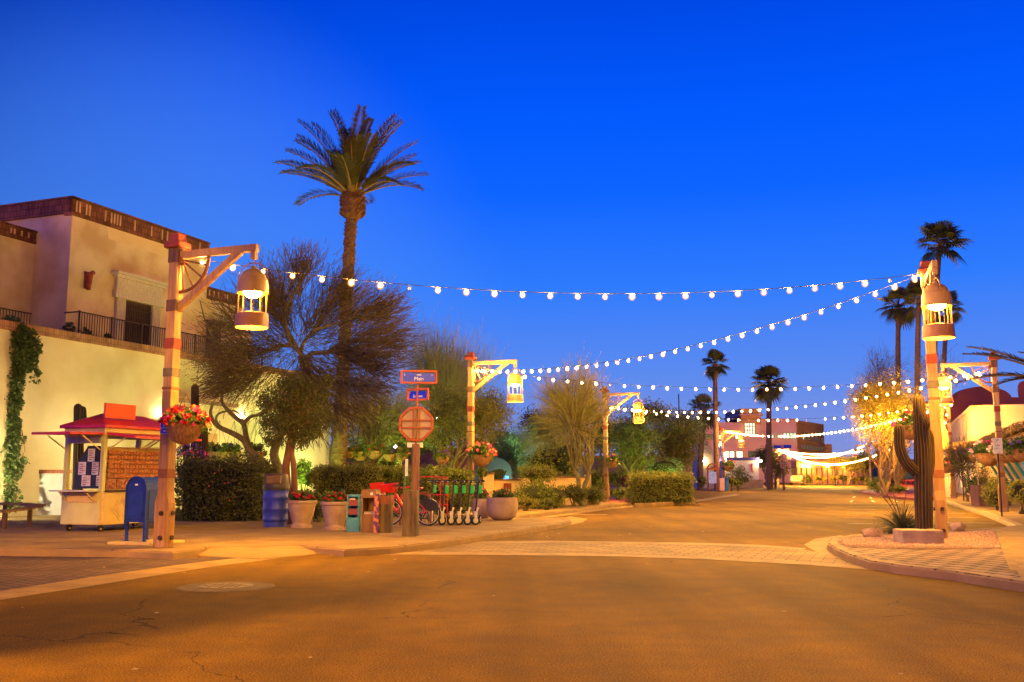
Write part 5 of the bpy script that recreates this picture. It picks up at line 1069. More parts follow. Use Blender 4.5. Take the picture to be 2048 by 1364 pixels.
tree_px('garden_tree', 'bare forked palo verde left of the middle lantern post', 1170, 43, 1150, 815, 62, 60, trunk_r=.11, nl=16, nc=70, per=14, cr=.5, leaf=.07, lm=M_OLIVE, bark=M_PVB, forks=2, shell=.3, twigs=2200, tl=1.3, tm=M_TWIGG, fork_h=.35, lift=.05)
tree_px('garden_tree', 'weeping yellow-green tree left of the middle lantern post', 1110, 55, 1110, 862, 52, 45, trunk_r=.13, nl=10, nc=80, per=60, cr=.55, leaf=.10, lm=M_HEDGE, bark=M_PVB, forks=2, shell=.3, twigs=1500, tl=1.6, tm=M_TWIGG, droop=1.0, lift=-.1, aspect=.3)
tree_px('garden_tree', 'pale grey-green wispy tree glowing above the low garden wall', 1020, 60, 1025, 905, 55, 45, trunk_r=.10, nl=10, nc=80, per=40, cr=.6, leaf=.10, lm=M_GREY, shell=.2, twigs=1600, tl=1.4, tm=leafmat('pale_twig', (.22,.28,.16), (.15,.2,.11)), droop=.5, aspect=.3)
tree_px('garden_tree', 'dark purple-leaved tree against the sky left of the bare palo verde', 1070, 75, 1072, 850, 27, 36, trunk_r=.12, nl=7, nc=60, per=70, cr=.7, leaf=.16, lm=M_PURP, shell=.2)
tree_px('garden_tree', 'large dark tree with crooked trunks right of the middle lantern post', 1255, 62, 1262, 880, 56, 60, trunk_r=.2, nl=9, nc=150, per=90, cr=.75, leaf=.14, lm=M_DARK, forks=3, shell=.2, fork_h=.28, aspect=.4, twigs=400, tl=1.2)
tree_px('garden_tree', 'large dark tree spreading towards the kerb in front of the pink offices', 1335, 66, 1345, 882, 62, 58, trunk_r=.2, nl=9, nc=150, per=90, cr=.8, leaf=.15, lm=M_DARK, forks=3, shell=.2, fork_h=.25, aspect=.4, twigs=400, tl=1.2)
tree_px('garden_tree', 'olive tree topped by bulbs between the two large dark trees', 1300, 80, 1300, 830, 42, 24, trunk_r=.15, nl=7, nc=60, per=70, cr=.8, leaf=.18, lm=M_OLIVE, shell=.2)
tree_px('garden_tree', 'pale olive tree in front of the left end of the pink offices', 1372, 78, 1376, 852, 28, 28, trunk_r=.15, nl=7, nc=50, per=70, cr=.8, leaf=.18, lm=M_GREY, shell=.2)
tree_px('garden_tree', 'small leafy tree in front of the white shop', 1476, 100, 1476, 952, 26, 18, trunk_r=.10, nl=8, nc=50, per=30, cr=.6, leaf=.17, lm=M_GREEN, forks=2, shell=.3)
tree_px('garden_tree', 'dark tree between the white shop and the brick offices', 1532, 130, 1530, 912, 22, 22, trunk_r=.2, nl=6, nc=50, per=60, cr=.8, leaf=.25, lm=M_DARK, shell=.2)
tree_px('garden_tree', 'bushy tree with red-brown trunks by the far round sign', 1552, 108, 1556, 935, 20, 24, trunk_r=.12, nl=6, nc=50, per=40, cr=.7, leaf=.2, lm=M_OLIVE, forks=2, shell=.3)
# -------- low garden wall, green-lit drum, hanging baskets in the garden
t = thing('garden_wall', 'low honey-coloured stucco wall with square piers behind the planters', 'garden wall', Vector((m_at(960,41),41,.13)), 0)
o = Vector(t.location); a0 = Vector((m_at(958,41),41,0))-o; a1 = Vector((m_at(1040,41.5),41.5,0))-o; a2 = Vector((m_at(1175,46),46,0))-o
for p in (a0,a1,a2): p.z = 0
M_HON = mat('honey_stucco', (.62,.44,.20), (.50,.33,.14), rough=.9, scale=2, bump=.3)
b = MB(); b.bar(a0+Vector((0,0,.55)), a1+Vector((0,0,.55)), .22, 1.1); b.bar(a1+Vector((0,0,.6)), a2+Vector((0,0,.6)), .22, 1.2); b.build('wall_body', M_HON, t)
b = MB(); b.bar(a0+Vector((0,0,1.13)), a1+Vector((0,0,1.13)), .3, .06); b.bar(a1+Vector((0,0,1.23)), a2+Vector((0,0,1.23)), .3, .06); b.build('wall_cap', M_RUST, t)
for q in (a0+Vector((.35,0,0)), a1.lerp(a2,.35), a2):
    b = MB(); b.box((q.x,q.y-.05,.68), (.55 if q.x < 1 else .3,.4,1.36)); b.build('pier', M_HON, t); b = MB(); b.box((q.x,q.y-.05,1.39), (.65 if q.x < 1 else .38,.5,.07)); b.build('pier_cap', M_RUST, t)
b = MB(); b.box((1.15,-.14,.72), (.32,.03,.55)); b.build('plaque', M_REDT, t)
t = thing('round_garden_pot', 'large drum-shaped pot lit bright green beyond the hedge', 'planter', Vector((m_at(765,44),44,.13)))
b = MB(); b.lathe([(.70,0),(.80,.3),(.84,1.1),(.86,1.9),(.88,2.0),(.80,2.0),(.0001,1.9)], n=24); b.build('pot', mat('green_pot', (.40,.48,.20), (.32,.4,.15), rough=.7), t, smooth=True)
for i, (px, py, Y, r, cols, lab) in enumerate([(437,905,36.5,.42,[],'fern basket hanging by the timber gate'),(466,905,37,.36,[(M_FLV,8)],'small basket with violet flowers right of the fern basket'),(511,905,33,.34,[],'basket hanging from the twisted tree on thin wires'),
      (780,910,38,.27,[(M_FLV,6)],'dark basket hanging by the green-lit drum'),(803,908,38,.27,[(M_FLV,6),(M_FLO,4)],'basket of violet flowers hanging right behind the octagonal sign post'),(884,915,40,.30,[(M_FLV,10)],'white basket of violet flowers under the dense round tree'),
      (748,903,39,.32,[(M_FLR,3)],'wide basket hanging beneath the crooked limbs'),(720,905,39.5,.36,[],'green planter basket under the crooked limbs'),(698,905,39,.25,[(M_FLR,5)],'basket of red flowers right of the date palm trunk')]):
    basket(P(px,py,Y), r, lab, cols, hang=1.2, mleaf=M_GREEN)
# painted shelf with stripes on the wall
q = lp(486,915,XT+.75); w_ = U0+WW*(XT+.75)+UU*q.y; t = thing('painted_shelf', 'striped orange and turquoise painted bench against the bright wall', 'bench', (w_.x,w_.y,.13), AZ)
b = MB(); b.span((-.25,-1.1,1.55), (.1,1.1,1.62)); b.build('turquoise_top', mat('turquoise_paint', (.05,.40,.40), rough=.5), t); b = MB(); b.span((-.2,-1.05,1.2), (.05,1.05,1.55)); b.build('orange_panel', mat('orange_paint', (.75,.20,.04), rough=.5), t); b = MB(); b.span((-.2,-1.05,1.05), (.06,1.05,1.2)); b.build('red_panel', M_RR, t)
for y in (-.95,.95): b = MB(); b.span((-.2,y-.05,0), (.05,y+.05,1.05)); b.build('leg', M_WHITE, t)
# garden floodlights (the lit green and cool corners)
ground_spot(G(548,1000,.14)+Vector((.5,.6,0)), (-.1,.7,1), M_GS, 'green-tinted floodlight at the roots of the twisted tree', r=.05)
ground_spot(Vector((m_at(612,35.2),35.2,.14)), (.1,.8,.9), M_GS, 'green-tinted floodlight behind the geranium planters', r=.05)
ground_spot(Vector((m_at(765,42.2),42.2,.14)), (0,.75,1), M_GS, 'green-tinted floodlight in front of the drum pot', r=.05)
ground_spot(Vector((m_at(725,45),45,.14)), (.1,.1,1), M_CS, 'cool floodlight under the tree with crooked limbs', r=.06)
ground_spot(Vector((m_at(1012,56),56,.14)), (.1,.3,1), M_CS, 'cool floodlight under the pale grey-green tree', r=.08)
ground_spot(Vector((m_at(1325,58),58,.14)), (.1,.4,1), M_GS, 'green-tinted floodlight by the large dark trees', r=.06)
def lamp_ball(px, py, Y, r, m, label):
    t = thing('garden_lamp', label, 'garden light', P(px,py,Y), 0, 'small globe lamps in the garden'); b = MB(); b.ball((0,0,0), r, 10); b.build('globe', m, t, smooth=True); b = MB(); b.tube([(0,0,-r),(0,0,-Vector(t.location).z+.13)], .02, 6); b.build('stake', M_IRON, t)
M_COOL = emis('cool_globe', (.75,1,.9), 120); M_WARMG = emis('warm_globe', (1,.72,.35), 150)
lamp_ball(791,893,47,.06,M_COOL,'cool white globe lamp just right of the octagonal sign'); lamp_ball(974,912,52,.07,M_COOL,'cool white globe lamp behind the pink basket'); lamp_ball(875,836,47,.06,M_WARMG,'warm lamp up in the dense round tree beside the sign')
# dark van-like stall with a blue panel behind the wall
t = thing('garden_hut', 'dark hut with an arched blue-lit doorway behind the low wall', 'hut', Vector((m_at(987,58),58,.13)))
b = MB(); n = 10; pr = [(-1.1,0),(1.1,0),(1.1,1.5)]+[(1.1*math.cos(math.pi*i/n), 1.5+.9*math.sin(math.pi*i/n)) for i in range(1,n)]+[(-1.1,1.5)]; b.add([(x,0,z) for x,z in pr]+[(x,1.6,z) for x,z in pr], [tuple(range(len(pr))), tuple(range(2*len(pr)-1,len(pr)-1,-1))]+[(i,len(pr)+i,len(pr)+(i+1)%len(pr),(i+1)%len(pr)) for i in range(len(pr))]); b.build('shell', mat('hut_navy', (.012,.014,.035), (.01,.01,.02), rough=.4), t); b = MB(); b.span((.2,-.04,.1), (.9,0,1.3)); b.build('doorway', mat('blue_door', (.05,.12,.45), rough=.3, em=(.03,.10,.8), es=.3), t)
# ================================================================== saguaros
M_CACT = mat('saguaro_skin', (.065,.046,.018), (.038,.026,.012), rough=.75, scale=3, bump=.4, stretch=(1,1,.4)); M_SPINE = mat('cactus_rib_edge', (.17,.10,.05), (.11,.07,.03), rough=.9)
def ribbed(path, rs, ribs, m, name, parent, depth=.22):
    """ribbed fleshy column with domed ends; separate pale ridge lines"""
    pts = smooth_path([Vector(p) for p in path], 6); k = len(pts); rr = []
    for i in range(k):
        f = i/(k-1)*(len(rs)-1); j = min(int(f), len(rs)-2); rr.append(rs[j]+(rs[j+1]-rs[j])*(f-j))
    d = (pts[-1]-pts[-2]).normalized()
    r = rr[-1]
    for a in (25,45,62,76,86): pts.append(pts[k-1]+d*r*1.1*math.sin(R_(a))); rr.append(max(.004, r*math.cos(R_(a))))
    b = MB(); nn = ribs*4; vs = []; prev = None; lines = [[] for _ in range(ribs)]
    for i, p in enumerate(pts):
        dd = (pts[min(i+1,len(pts)-1)]-pts[max(i-1,0)]).normalized()
        if prev is None: a = Vector((1,0,0)); x = (a-dd*a.dot(dd)).normalized()
        else: x = (prev-dd*prev.dot(dd)).normalized()
        prev = x; y = dd.cross(x)
        for j in range(nn):
            t_ = 2*math.pi*j/nn; q = rr[i]*(1-depth*(abs(((j % 4)-2))/2)**.8 if (j % 4) else 1-depth); q = rr[i]*(1-depth*(.5+.5*math.cos(ribs*t_)))
            v = p+x*math.cos(t_)*q+y*math.sin(t_)*q; vs.append(v)
            if j % 4 == 2: lines[j//4].append(p+x*math.cos(t_)*(q+.003)+y*math.sin(t_)*(q+.003))
    K = len(pts); b.add(vs, [(i*nn+j, i*nn+(j+1)%nn, (i+1)*nn+(j+1)%nn, (i+1)*nn+j) for i in range(K-1) for j in range(nn)]+[tuple((K-1)*nn+j for j in range(nn))]); o = b.build(name, m, parent, smooth=True)
    s = MB()
    for l in lines: s.tube(l, rs[0]*.035, 3)
    s.build('spine_lines', M_SPINE, o); return o
CY = 19.4; cb = Vector((m_at(1849,CY),CY,.40)); t = thing('saguaro_cactus', 'tall ribbed saguaro with a raised arm standing on a concrete plinth', 'cactus', cb); o = cb
cp = lambda px, py, dy=0: P(px,py,CY+dy)-o
ribbed([cp(1849,1078), cp(1847,1000), cp(1845,900), cp(1839,820), cp(1837,800)], [.15,.165,.158,.12,.105], 16, M_CACT, 'trunk', t)
ribbed([cp(1832,945,-.05), cp(1812,925,-.08), cp(1800,895,-.08), cp(1799,865,-.08), cp(1798,858,-.08)], [.10,.105,.10,.095,.09], 13, M_CACT, 'arm', t)
ribbed([cp(1843,862,.02), cp(1853,850,-.15), cp(1842,822,-.16), cp(1840,800,-.14)], [.05,.06,.055,.05], 10, M_CACT, 'bud_arm', t)
ribbed([cp(1858,950,.14), cp(1862,925,.16), cp(1861,880,.16), cp(1858,866,.16)], [.07,.075,.07,.06], 12, M_CACT, 'rear_arm', t)
t = thing('plinth', 'low rough concrete plinth under the tall saguaro', 'plinth', G(1852,1090,.13)+Vector((0,.35,0)), math.radians(-3)); b = MB(); b.box((0,0,.10), (.78,.6,.34), taper=.97); b.build('block', mat('rough_plinth', (.42,.30,.20), (.28,.19,.13), scale=4, bump=.6, rough=.9, detail=8), t, bevel=.015)
# saguaros by the wall
for nm_, px, pyt, Y, r, lab, arms in [('a',390,776,31.5,.13,'dark slender saguaro between the big lantern post and the hedge, topmost above the basket',[[(375,935),(372,900),(374,880)],[(402,940),(408,930),(409,905),(409,842)],[(392,960),(398,955),(400,870),(399,845)]]),
                                      ('b',156,816,31.5,.14,'saguaro whose tips show above the left end of the kiosk roof',[[(160,880),(166,870),(165,820)]])]:
    cb = Vector((m_at(px,Y),Y,.13)); t = thing('saguaro_cactus', lab, 'cactus', cb); o = cb; ribbed([Vector((0,0,0)), Vector((0,0,1.5)), P(px,pyt,Y)-o], [r,r*1.15,r*.9], 12, M_CACT, 'trunk', t)
    for a_ in arms: ribbed([P(x,y,Y-.1)-o for x,y in a_], [r*.7,r*.85,r*.8], 10, M_CACT, 'arm', t)
t = thing('purple_flowers', 'mass of purple and pink flowers at the foot of the slender saguaro', 'flowers', Vector((m_at(378,30.9),30.9,.13))); pts, _ = clumps((0,0,1.9), (.45,.3,.35), 20, 20, .12); leaves('foliage', pts, .07, M_PLEAF, t); blooms(t, (0,0,1.9), (.5,.35,.4), 60, M_FLV, .035); blooms(t, (.1,0,1.8), (.5,.35,.35), 30, M_FLP, .035)
b = MB(); b.lathe([(.25,.9),(.38,1.55),(.36,1.55),(.0001,1.5)], n=14); b.tube([(0,0,0),(0,0,.9)], .05, 6); b.build('stand', M_DWOOD, t, smooth=True)
# spiky red yucca
t = thing('red_yucca', 'spiky dark grass-like yucca with tall flower stalks on the gravel left of the saguaro', 'plant', G(1806,1068,.13)); n = 420
az = NR.uniform(0,6.283,n); el = NR.uniform(.15,1.45,n); d = np.stack([np.cos(az)*np.cos(el), np.sin(az)*np.cos(el), np.sin(el)],1); V, F = ribbons(grow(np.zeros((n,3))+d*.04, d, NR.uniform(.42,.72,n), 6, .03, .35, .0), .022, .005); nmesh('blades', V, F, leafmat('yucca_leaf', (.075,.085,.05), (.045,.05,.03)), t)
b = MB()
for dx, dy, h in ((-.55,.1,1.05),(-.38,-.1,.95),(.18,0,1.2),(-.1,.2,.9)):
    p = smooth_path([Vector((0,0,.2)), Vector((dx*.45,dy*.4,h*.6)), Vector((dx,dy,h))]); b.tube(p, .008, 4)
    for i in range(10): q = p[-1-i//2]; b.ball((q.x+rnd.uniform(-.03,.03), q.y, q.z+rnd.uniform(-.03,.03)), .012, 5)
b.build('flower_stalks', M_TWIG, t)
# rocks
for px, py, d, s, lab in [(1746,1076,(.36,.28,.22),3,'flat-topped boulder left of the yucca on the gravel'),(1922,1062,(.28,.2,.22),8,'smaller pointed boulder right of the orange post')]:
    t = thing('boulder', lab, 'rock', G(px,py,.13)+Vector((0,.1,0))); b = MB(); b.rock((0,0,d[2]*.35), d, s); b.build('rock', mat('boulder_stone', (.36,.24,.17), (.22,.14,.10), rough=.9, scale=5, bump=.6, detail=8), t)

# ================================================================== scooters
M_SCB = mat('scooter_black', (.025,.02,.025), rough=.4, spec=.5); M_SCW = mat('scooter_white', (.62,.58,.52), rough=.4, scale=5); M_SCG = mat('scooter_green', (.03,.50,.10), (.025,.42,.08), rough=.4, scale=3); M_TYRE = mat('tyre_rubber', (.03,.025,.022), rough=.8)
def make_scooter():
    """front wheel at origin facing -Y"""
    t = thing('electric_scooter', '', 'scooter')
    for y, nm in ((0,'front_wheel'), (.86,'rear_wheel')):
        b = MB(); n = 20
        prof = [(.075,-.018),(.105,-.026),(.118,-.012),(.118,.012),(.105,.026),(.075,.018)]
        vs = []; k = len(prof)
        for i in range(n):
            a = 2*math.pi*i/n
            for r, x in prof: vs.append((x, y+math.cos(a)*r, .118+math.sin(a)*r))
        b.add(vs, [(i*k+j, i*k+(j+1)%k, ((i+1)%n)*k+(j+1)%k, ((i+1)%n)*k+j) for i in range(n) for j in range(k)]); w = b.build(nm, M_TYRE, t, smooth=True)
        s = MB(); s.tube([(-.024,y,.118),(.024,y,.118)], .07, 12); s.build('hub', M_SCW, w)
    b = MB(); b.span((-.035,-.045,.13), (-.022,.045,.30)); b.span((.022,-.045,.13), (.035,.045,.30)); b.span((-.035,-.05,.28), (.035,.05,.36)); b.build('fork', M_SCW, t, bevel=.006)
    b = MB(); b.span((-.025,-.10,.235), (.025,.07,.255)); b.span((-.025,-.115,.14), (.025,-.10,.25)); b.build('mudguard', M_SCB, t, bevel=.004)
    b = MB(); b.tube([(0,.0,.34),(0,.08,1.13)], .026, 10); b.build('stem', M_SCB, t, smooth=True)
    b = MB(); b.bar((0,.02,.365), (0,.07,.46), .05, .055); b.build('stem_collar', M_SCW, t, bevel=.006)
    b = MB(); b.tube([(-.21,.15,1.15),(0,.12,1.17),(.21,.15,1.15)], .016, 8); hb = b.build('handlebar', M_SCB, t, smooth=True)
    for s_ in (-1, 1):
        s = MB(); s.tube([(s_*.12,.135,1.165),(s_*.225,.152,1.148)], .022, 8); s.build('grip', M_TYRE, hb); s = MB(); s.bar((s_*.10,.10,1.15), (s_*.18,.07,1.13), .012); s.build('brake_lever', M_SCW, hb)
    b = MB(); b.box((.0,.125,.93), (.085,.11,.22)); b.build('battery_pack', M_SCG, t, bevel=.03, segs=3)
    b = MB(); b.box((0,.10,1.13), (.07,.05,.06)); b.build('headlamp', M_SCB, t, bevel=.01)
    b = MB(); b.span((-.08,.14,.10), (.08,.74,.145)); b.add([(-.06,.02,.30),(.06,.02,.30),(.07,.16,.14),(-.07,.16,.14),(-.06,.06,.33),(.06,.06,.33),(.07,.22,.145),(-.07,.22,.145)], [(0,1,2,3),(7,6,5,4),(0,4,5,1),(1,5,6,2),(2,6,7,3),(3,7,4,0)]); b.build('deck', M_SCB, t, bevel=.01)
    for c in t.children:
        if c.name.split('.')[0] in ('front_wheel','fork','mudguard','stem','stem_collar','handlebar','battery_pack','headlamp'): c.rotation_euler.z = -1.05
    return t
sc0 = make_scooter(); first = True
for px, py, yaw, lab in [(884,1050,.10,'leftmost of the five scooters parked in a row'),(902,1050,.04,'second scooter from the left in the row of five'),(918,1050,.0,'middle scooter of the row of five'),(935,1050,-.03,'fourth scooter from the left in the row, before the post'),(951,1050,-.05,'last scooter of the row, nearest the grey planters'),(862,1047,.5,'scooter half hidden behind the bicycle rack hoop')]:
    s = sc0 if first else copy_tree(sc0); first = False; p = G(px,py,.136); s.location = p; s.rotation_euler = (0, 0, yaw-.05); s['label'] = lab; s['group'] = 'electric scooters parked on the pavement'
# ================================================================== bicycles and rack
M_BR = mat('bike_red', (.55,.015,.012), (.45,.012,.01), rough=.3, scale=2, spec=.6)
def make_bike():
    """rear wheel at +X, front wheel at -X, rolling along X"""
    t = thing('red_bicycle', '', 'bicycle')
    def wheel(x, nm):
        b = MB(); n = 36
        b.tube([(x+math.cos(2*math.pi*i/n)*.33, 0, .345+math.sin(2*math.pi*i/n)*.33) for i in range(n+1)], .020, 6, caps=False); w = b.build(nm, M_TYRE, t, smooth=True)
        s = MB(); s.tube([(x+math.cos(2*math.pi*i/n)*.305, 0, .345+math.sin(2*math.pi*i/n)*.305) for i in range(n+1)], .009, 5, caps=False); s.build('rim', M_SCW, w)
        s = MB()
        for i in range(18): a = 2*math.pi*i/18; s.tube([(x,.02 if i%2 else -.02,.345),(x+math.cos(a)*.30,0,.345+math.sin(a)*.30)], .002, 3)
        s.build('spokes', M_SCW, w); s = MB(); s.tube([(x,-.05,.345),(x,.05,.345)], .03, 8); s.build('hub', M_SCB, w)
    wheel(.52,'rear_wheel'); wheel(-.52,'front_wheel')
    b = MB(); b.tube(smooth_path([Vector((-.36,0,.80)),Vector((-.20,0,.55)),Vector((.02,0,.30)),Vector((.10,0,.29))]), .045, 10); b.tube([(.05,0,.30),(.20,0,.78)], .03, 8); b.tube([(.05,0,.30),(.52,.06,.345)], .018, 6); b.tube([(.18,0,.72),(.52,.06,.345)], .015, 6); b.tube([(.05,0,.30),(.52,-.06,.345)], .018, 6); b.tube([(.18,0,.72),(.52,-.06,.345)], .015, 6); b.build('frame', M_BR, t, smooth=True)
    b = MB(); b.tube([(-.52,.05,.345),(-.42,.05,.62),(-.36,0,.85),(-.34,0,.95)], .02, 6); b.tube([(-.52,-.05,.345),(-.42,-.05,.62),(-.36,0,.85)], .02, 6); b.build('fork', M_BR, t, smooth=True)
    b = MB(); b.tube(smooth_path([Vector((-.20,-.28,1.05)),Vector((-.32,-.2,1.06)),Vector((-.36,0,.99)),Vector((-.32,.2,1.06)),Vector((-.20,.28,1.05))]), .014, 6); b.build('handlebar', M_SCB, t, smooth=True)
    b = MB(); b.tube([(.20,0,.78),(.24,0,.92)], .016, 6); sd = b.build('seat_post', M_SCW, t); b = MB(); b.add([(.10,0,.93),(.38,-.10,.95),(.38,.10,.95),(.11,0,.96),(.39,-.11,.99),(.39,.11,.99),(.24,-.05,.94),(.24,.05,.94),(.24,-.055,.975),(.24,.055,.975)], [(0,6,8,3),(6,1,4,8),(1,2,5,4),(2,7,9,5),(7,0,3,9),(3,8,9),(8,4,5,9)]); b.build('saddle', M_BR, t, bevel=.01)
    b = MB(); n = 12
    for rr_, x0_, a0_, a1_ in ((.365,.52,-20,190),(.365,-.52,10,150)):
        pth = [(x0_+math.cos(R_(a0_+(a1_-a0_)*i/n))*rr_, .345+math.sin(R_(a0_+(a1_-a0_)*i/n))*rr_) for i in range(n+1)]
        b.add([(x,y,z) for x,z in pth for y in (-.03,.03)], [(2*i,2*i+1,2*i+3,2*i+2) for i in range(n)])
    b.build('mudguards', M_SCB, t)
    b = MB(); b.add([(.30,.035,.60),(.52,.035,.72),(.78,.035,.60),(.86,.035,.42),(.60,.035,.38),(.30,.035,.45)]+[(.30,-.035,.60),(.52,-.035,.72),(.78,-.035,.60),(.86,-.035,.42),(.60,-.035,.38),(.30,-.035,.45)], [(0,1,2,3,4,5),(11,10,9,8,7,6)]+[(i,(i+1)%6,6+(i+1)%6,6+i) for i in range(6)]); b.build('skirt_guard', M_SCB, t)
    b = MB(); b.add([(-.70,-.17,.86),(-.38,-.17,.86),(-.38,.17,.86),(-.70,.17,.86),(-.76,-.21,1.06),(-.34,-.21,1.10),(-.34,.21,1.10),(-.76,.21,1.06)], [(3,2,1,0),(0,1,5,4),(1,2,6,5),(2,3,7,6),(3,0,4,7)]); b.build('basket', M_BR, t, bevel=.01)
    b = MB(); b.tube([(.05,-.09,.30),(.05,.09,.30)], .02, 6); b.tube([(.04,.05,.30),(.06,.055,.30)], .09, 16); b.bar((.05,-.09,.30), (.16,-.10,.20), .02); b.bar((.05,.09,.30), (-.06,.10,.40), .02); b.build('crank', M_SCB, t)
    for s_ in (-1,1): b = MB(); b.box((.05+s_*.11*-1,s_*.13,.30-s_*-.10), (.09,.07,.02)); b.build('pedal', M_SCB, t)
    b = MB(); b.bar((-.28,.052,.66), (-.02,.052,.34), .012, .075); b.build('frame_panel', M_SCB, t)
    return t
bk = make_bike(); p = G(815,1052,.14); bk.location = p+Vector((0,.35,0)); bk.rotation_euler = (R_(4),0,R_(-14)); bk['label'] = 'red hire bicycle half hidden behind the two timber bollards'; bk['group'] = 'red hire bicycles'
bk2 = copy_tree(bk); bk2.location = G(792,1046,.14)+Vector((-.1,.75,0)); bk2.rotation_euler = (R_(-5),0,R_(8)); bk2['label'] = 'second red hire bicycle, its basket showing above the brown newspaper box'
t = thing('bike_rack', 'rust-coloured tubular hoop of the bicycle rack standing by the rear wheel', 'bike rack', G(860,1052,.13)+Vector((-.1,.1,0)), -.3)
b = MB(); b.tube(smooth_path([Vector((-.75,0,0)),Vector((-.75,0,.7)),Vector((-.6,0,.84)),Vector((-.1,0,.86)),Vector((.1,0,.74)),Vector((.12,0,0))]), .024, 8); b.build('hoop', M_RUST, t, smooth=True)
b = MB(); b.tube(smooth_path([Vector((-.9,.5,0)),Vector((-.9,.5,.6)),Vector((-.7,.5,.78)),Vector((-.3,.5,.80)),Vector((-.12,.5,.66)),Vector((-.1,.5,0))]), .024, 8); b.build('hoop', M_RUST, t, smooth=True)
t = thing('red_railing', 'red rounded railing frame behind the sign post', 'railing', G(842,1040,.13)+Vector((0,1.2,0)), -.15)
for i in range(3):
    b = MB(); x = -.34+i*.06; w_ = 1.05-i*.18; b.tube(smooth_path([Vector((x,i*.02,0)),Vector((x,i*.02,1.12)),Vector((x+.1,i*.02,1.25)),Vector((x+w_-.1,i*.02,1.25)),Vector((x+w_,i*.02,1.12)),Vector((x+w_,i*.02,0))]), .018, 6); b.build('rail', M_BR, t, smooth=True)
for z in (.72,.42): b = MB(); b.tube([(-.34,0,z),(.71,0,z)], .02, 6); b.build('cross_rail', M_BR, t)
t = thing('green_post', 'thin green signpost with a white plate edge-on between the bicycles', 'sign', Vector((m_at(809,24.5),24.5,.13))); b = MB(); b.bar((0,0,0), (0,0,1.55), .02,.03); b.build('pole', mat('green_pole', (.03,.16,.08), rough=.5), t); b = MB(); b.box((.05,-.02,1.50), (.07,.006,.42)); b.build('plate', M_WHITE, t)

tree_px('background_tree', 'leafy tree filling the gap behind the sign post, beyond the hanging baskets', 822, 62, 826, 880, 62, 46, trunk_r=.15, nl=8, nc=110, per=90, cr=.8, leaf=.14, lm=M_GREEN, shell=.2)
tree_px('background_tree', 'dark tree low behind the pink flower basket and second post', 1000, 78, 1004, 888, 40, 34, trunk_r=.15, nl=8, nc=90, per=80, cr=.9, leaf=.17, lm=M_DARK, shell=.2)
tree_px('background_tree', 'broad green tree beyond the crooked limbs right of the date palm', 738, 64, 742, 885, 60, 40, trunk_r=.15, nl=8, nc=110, per=90, cr=.8, leaf=.14, lm=M_GREEN, shell=.2)
tree_px('background_tree', 'olive tree closing the gap between the palo verde and the middle post', 1195, 72, 1198, 865, 42, 46, trunk_r=.15, nl=8, nc=90, per=90, cr=.9, leaf=.16, lm=M_OLIVE, shell=.2)
# ================================================================== right side: shop, porch, signs
M_TANW = mat('shop_stucco', (.62,.46,.33), (.52,.37,.25), rough=.9, scale=.5, bump=.25, bscale=15, detail=8)
M_REDW = mat('red_stucco', (.42,.10,.07), (.32,.07,.05), rough=.9, scale=.4, bump=.2); M_TURQ = mat('turquoise_timber', (.10,.42,.36), (.07,.33,.29), rough=.7, scale=3, bump=.2, stretch=(5,5,.5))
S0 = Vector((28.3, 60, 0)); t = thing('corner_shop', 'plain tan stucco shop with projecting beam ends and thick pillars', 'building', S0, AZ)
b = MB(); b.span((0,0,0), (26,22,5.7)); b.build('walls', M_TANW, t)
b = MB(); b.span((-.08,-.08,5.5), (.4,22,5.72)); b.span((-.08,-.08,5.5), (26,.3,5.72)); b.build('parapet', M_TANW, t)
b = MB(); b.span((1.3,-.06,3.3), (12,-.003,4.0)); b.build('recessed_sign_band', mat('band_stucco', (.50,.36,.26), rough=.9, scale=.5), t)
b = MB(); b.span((-.06,.0,3.9), (-.003,20,4.0)); b.build('string_course', M_TANW, t)
for i in range(6): b = MB(); b.span((-1.5,.3+i*1.7,3.05), (.2,.75+i*1.7,3.5)); b.build('beam_end', mat('viga', (.22,.13,.07), (.13,.08,.04), scale=4, rough=.9), t)
for i in range(3): b = MB(); b.span((-1.9,1.0+i*5,0), (-1.2,1.8+i*5,3.05)); b.build('pillar', M_TANW, t, bevel=.03)
b = MB(); b.span((-1.95,0,3.05), (-.9,12,3.07+.0)); b.build('lintel', MATS['viga'], t)
for i in range(3): b = MB(); b.span((-.03,2.6+i*5,.6), (-.002,4.6+i*5,2.6)); b.build('shop_window', mat('lit_window', (.3,.2,.1), em=(1,.62,.25), es=1.2), t)
t = thing('domed_building', 'dark red building with a rounded gable behind the tan shop', 'building', Vector((m_at(1900,84),84,0)), AZ*.15)
b = MB(); zt = P(1950,795,84).z; x0, x1 = 0, 12; b.span((0,0,0), (13,8,zt)); b.build('walls', M_REDW, t)
pr = [(.9,zt-.1)]+[(.9+2.35-2.35*math.cos(math.pi*i/14), zt-.1+1.05*math.sin(math.pi*i/14)) for i in range(1,14)]+[(5.6,zt-.1)]; b = MB(); n = len(pr); b.add([(x,-.01,z) for x,z in pr]+[(x,1.2,z) for x,z in pr], [tuple(range(n)), tuple(range(2*n-1,n-1,-1))]+[(i,(i+1)%n,n+(i+1)%n,n+i) for i in range(n)]); b.build('rounded_gable', M_REDW, t)
b = MB(); b.lathe([(.45,0),(.5,.5),(.48,1.0),(.3,1.35),(.0001,1.45)], c=(6.9,.6,zt), n=14, squash=.6); b.build('chimney', M_REDW, t, smooth=True)
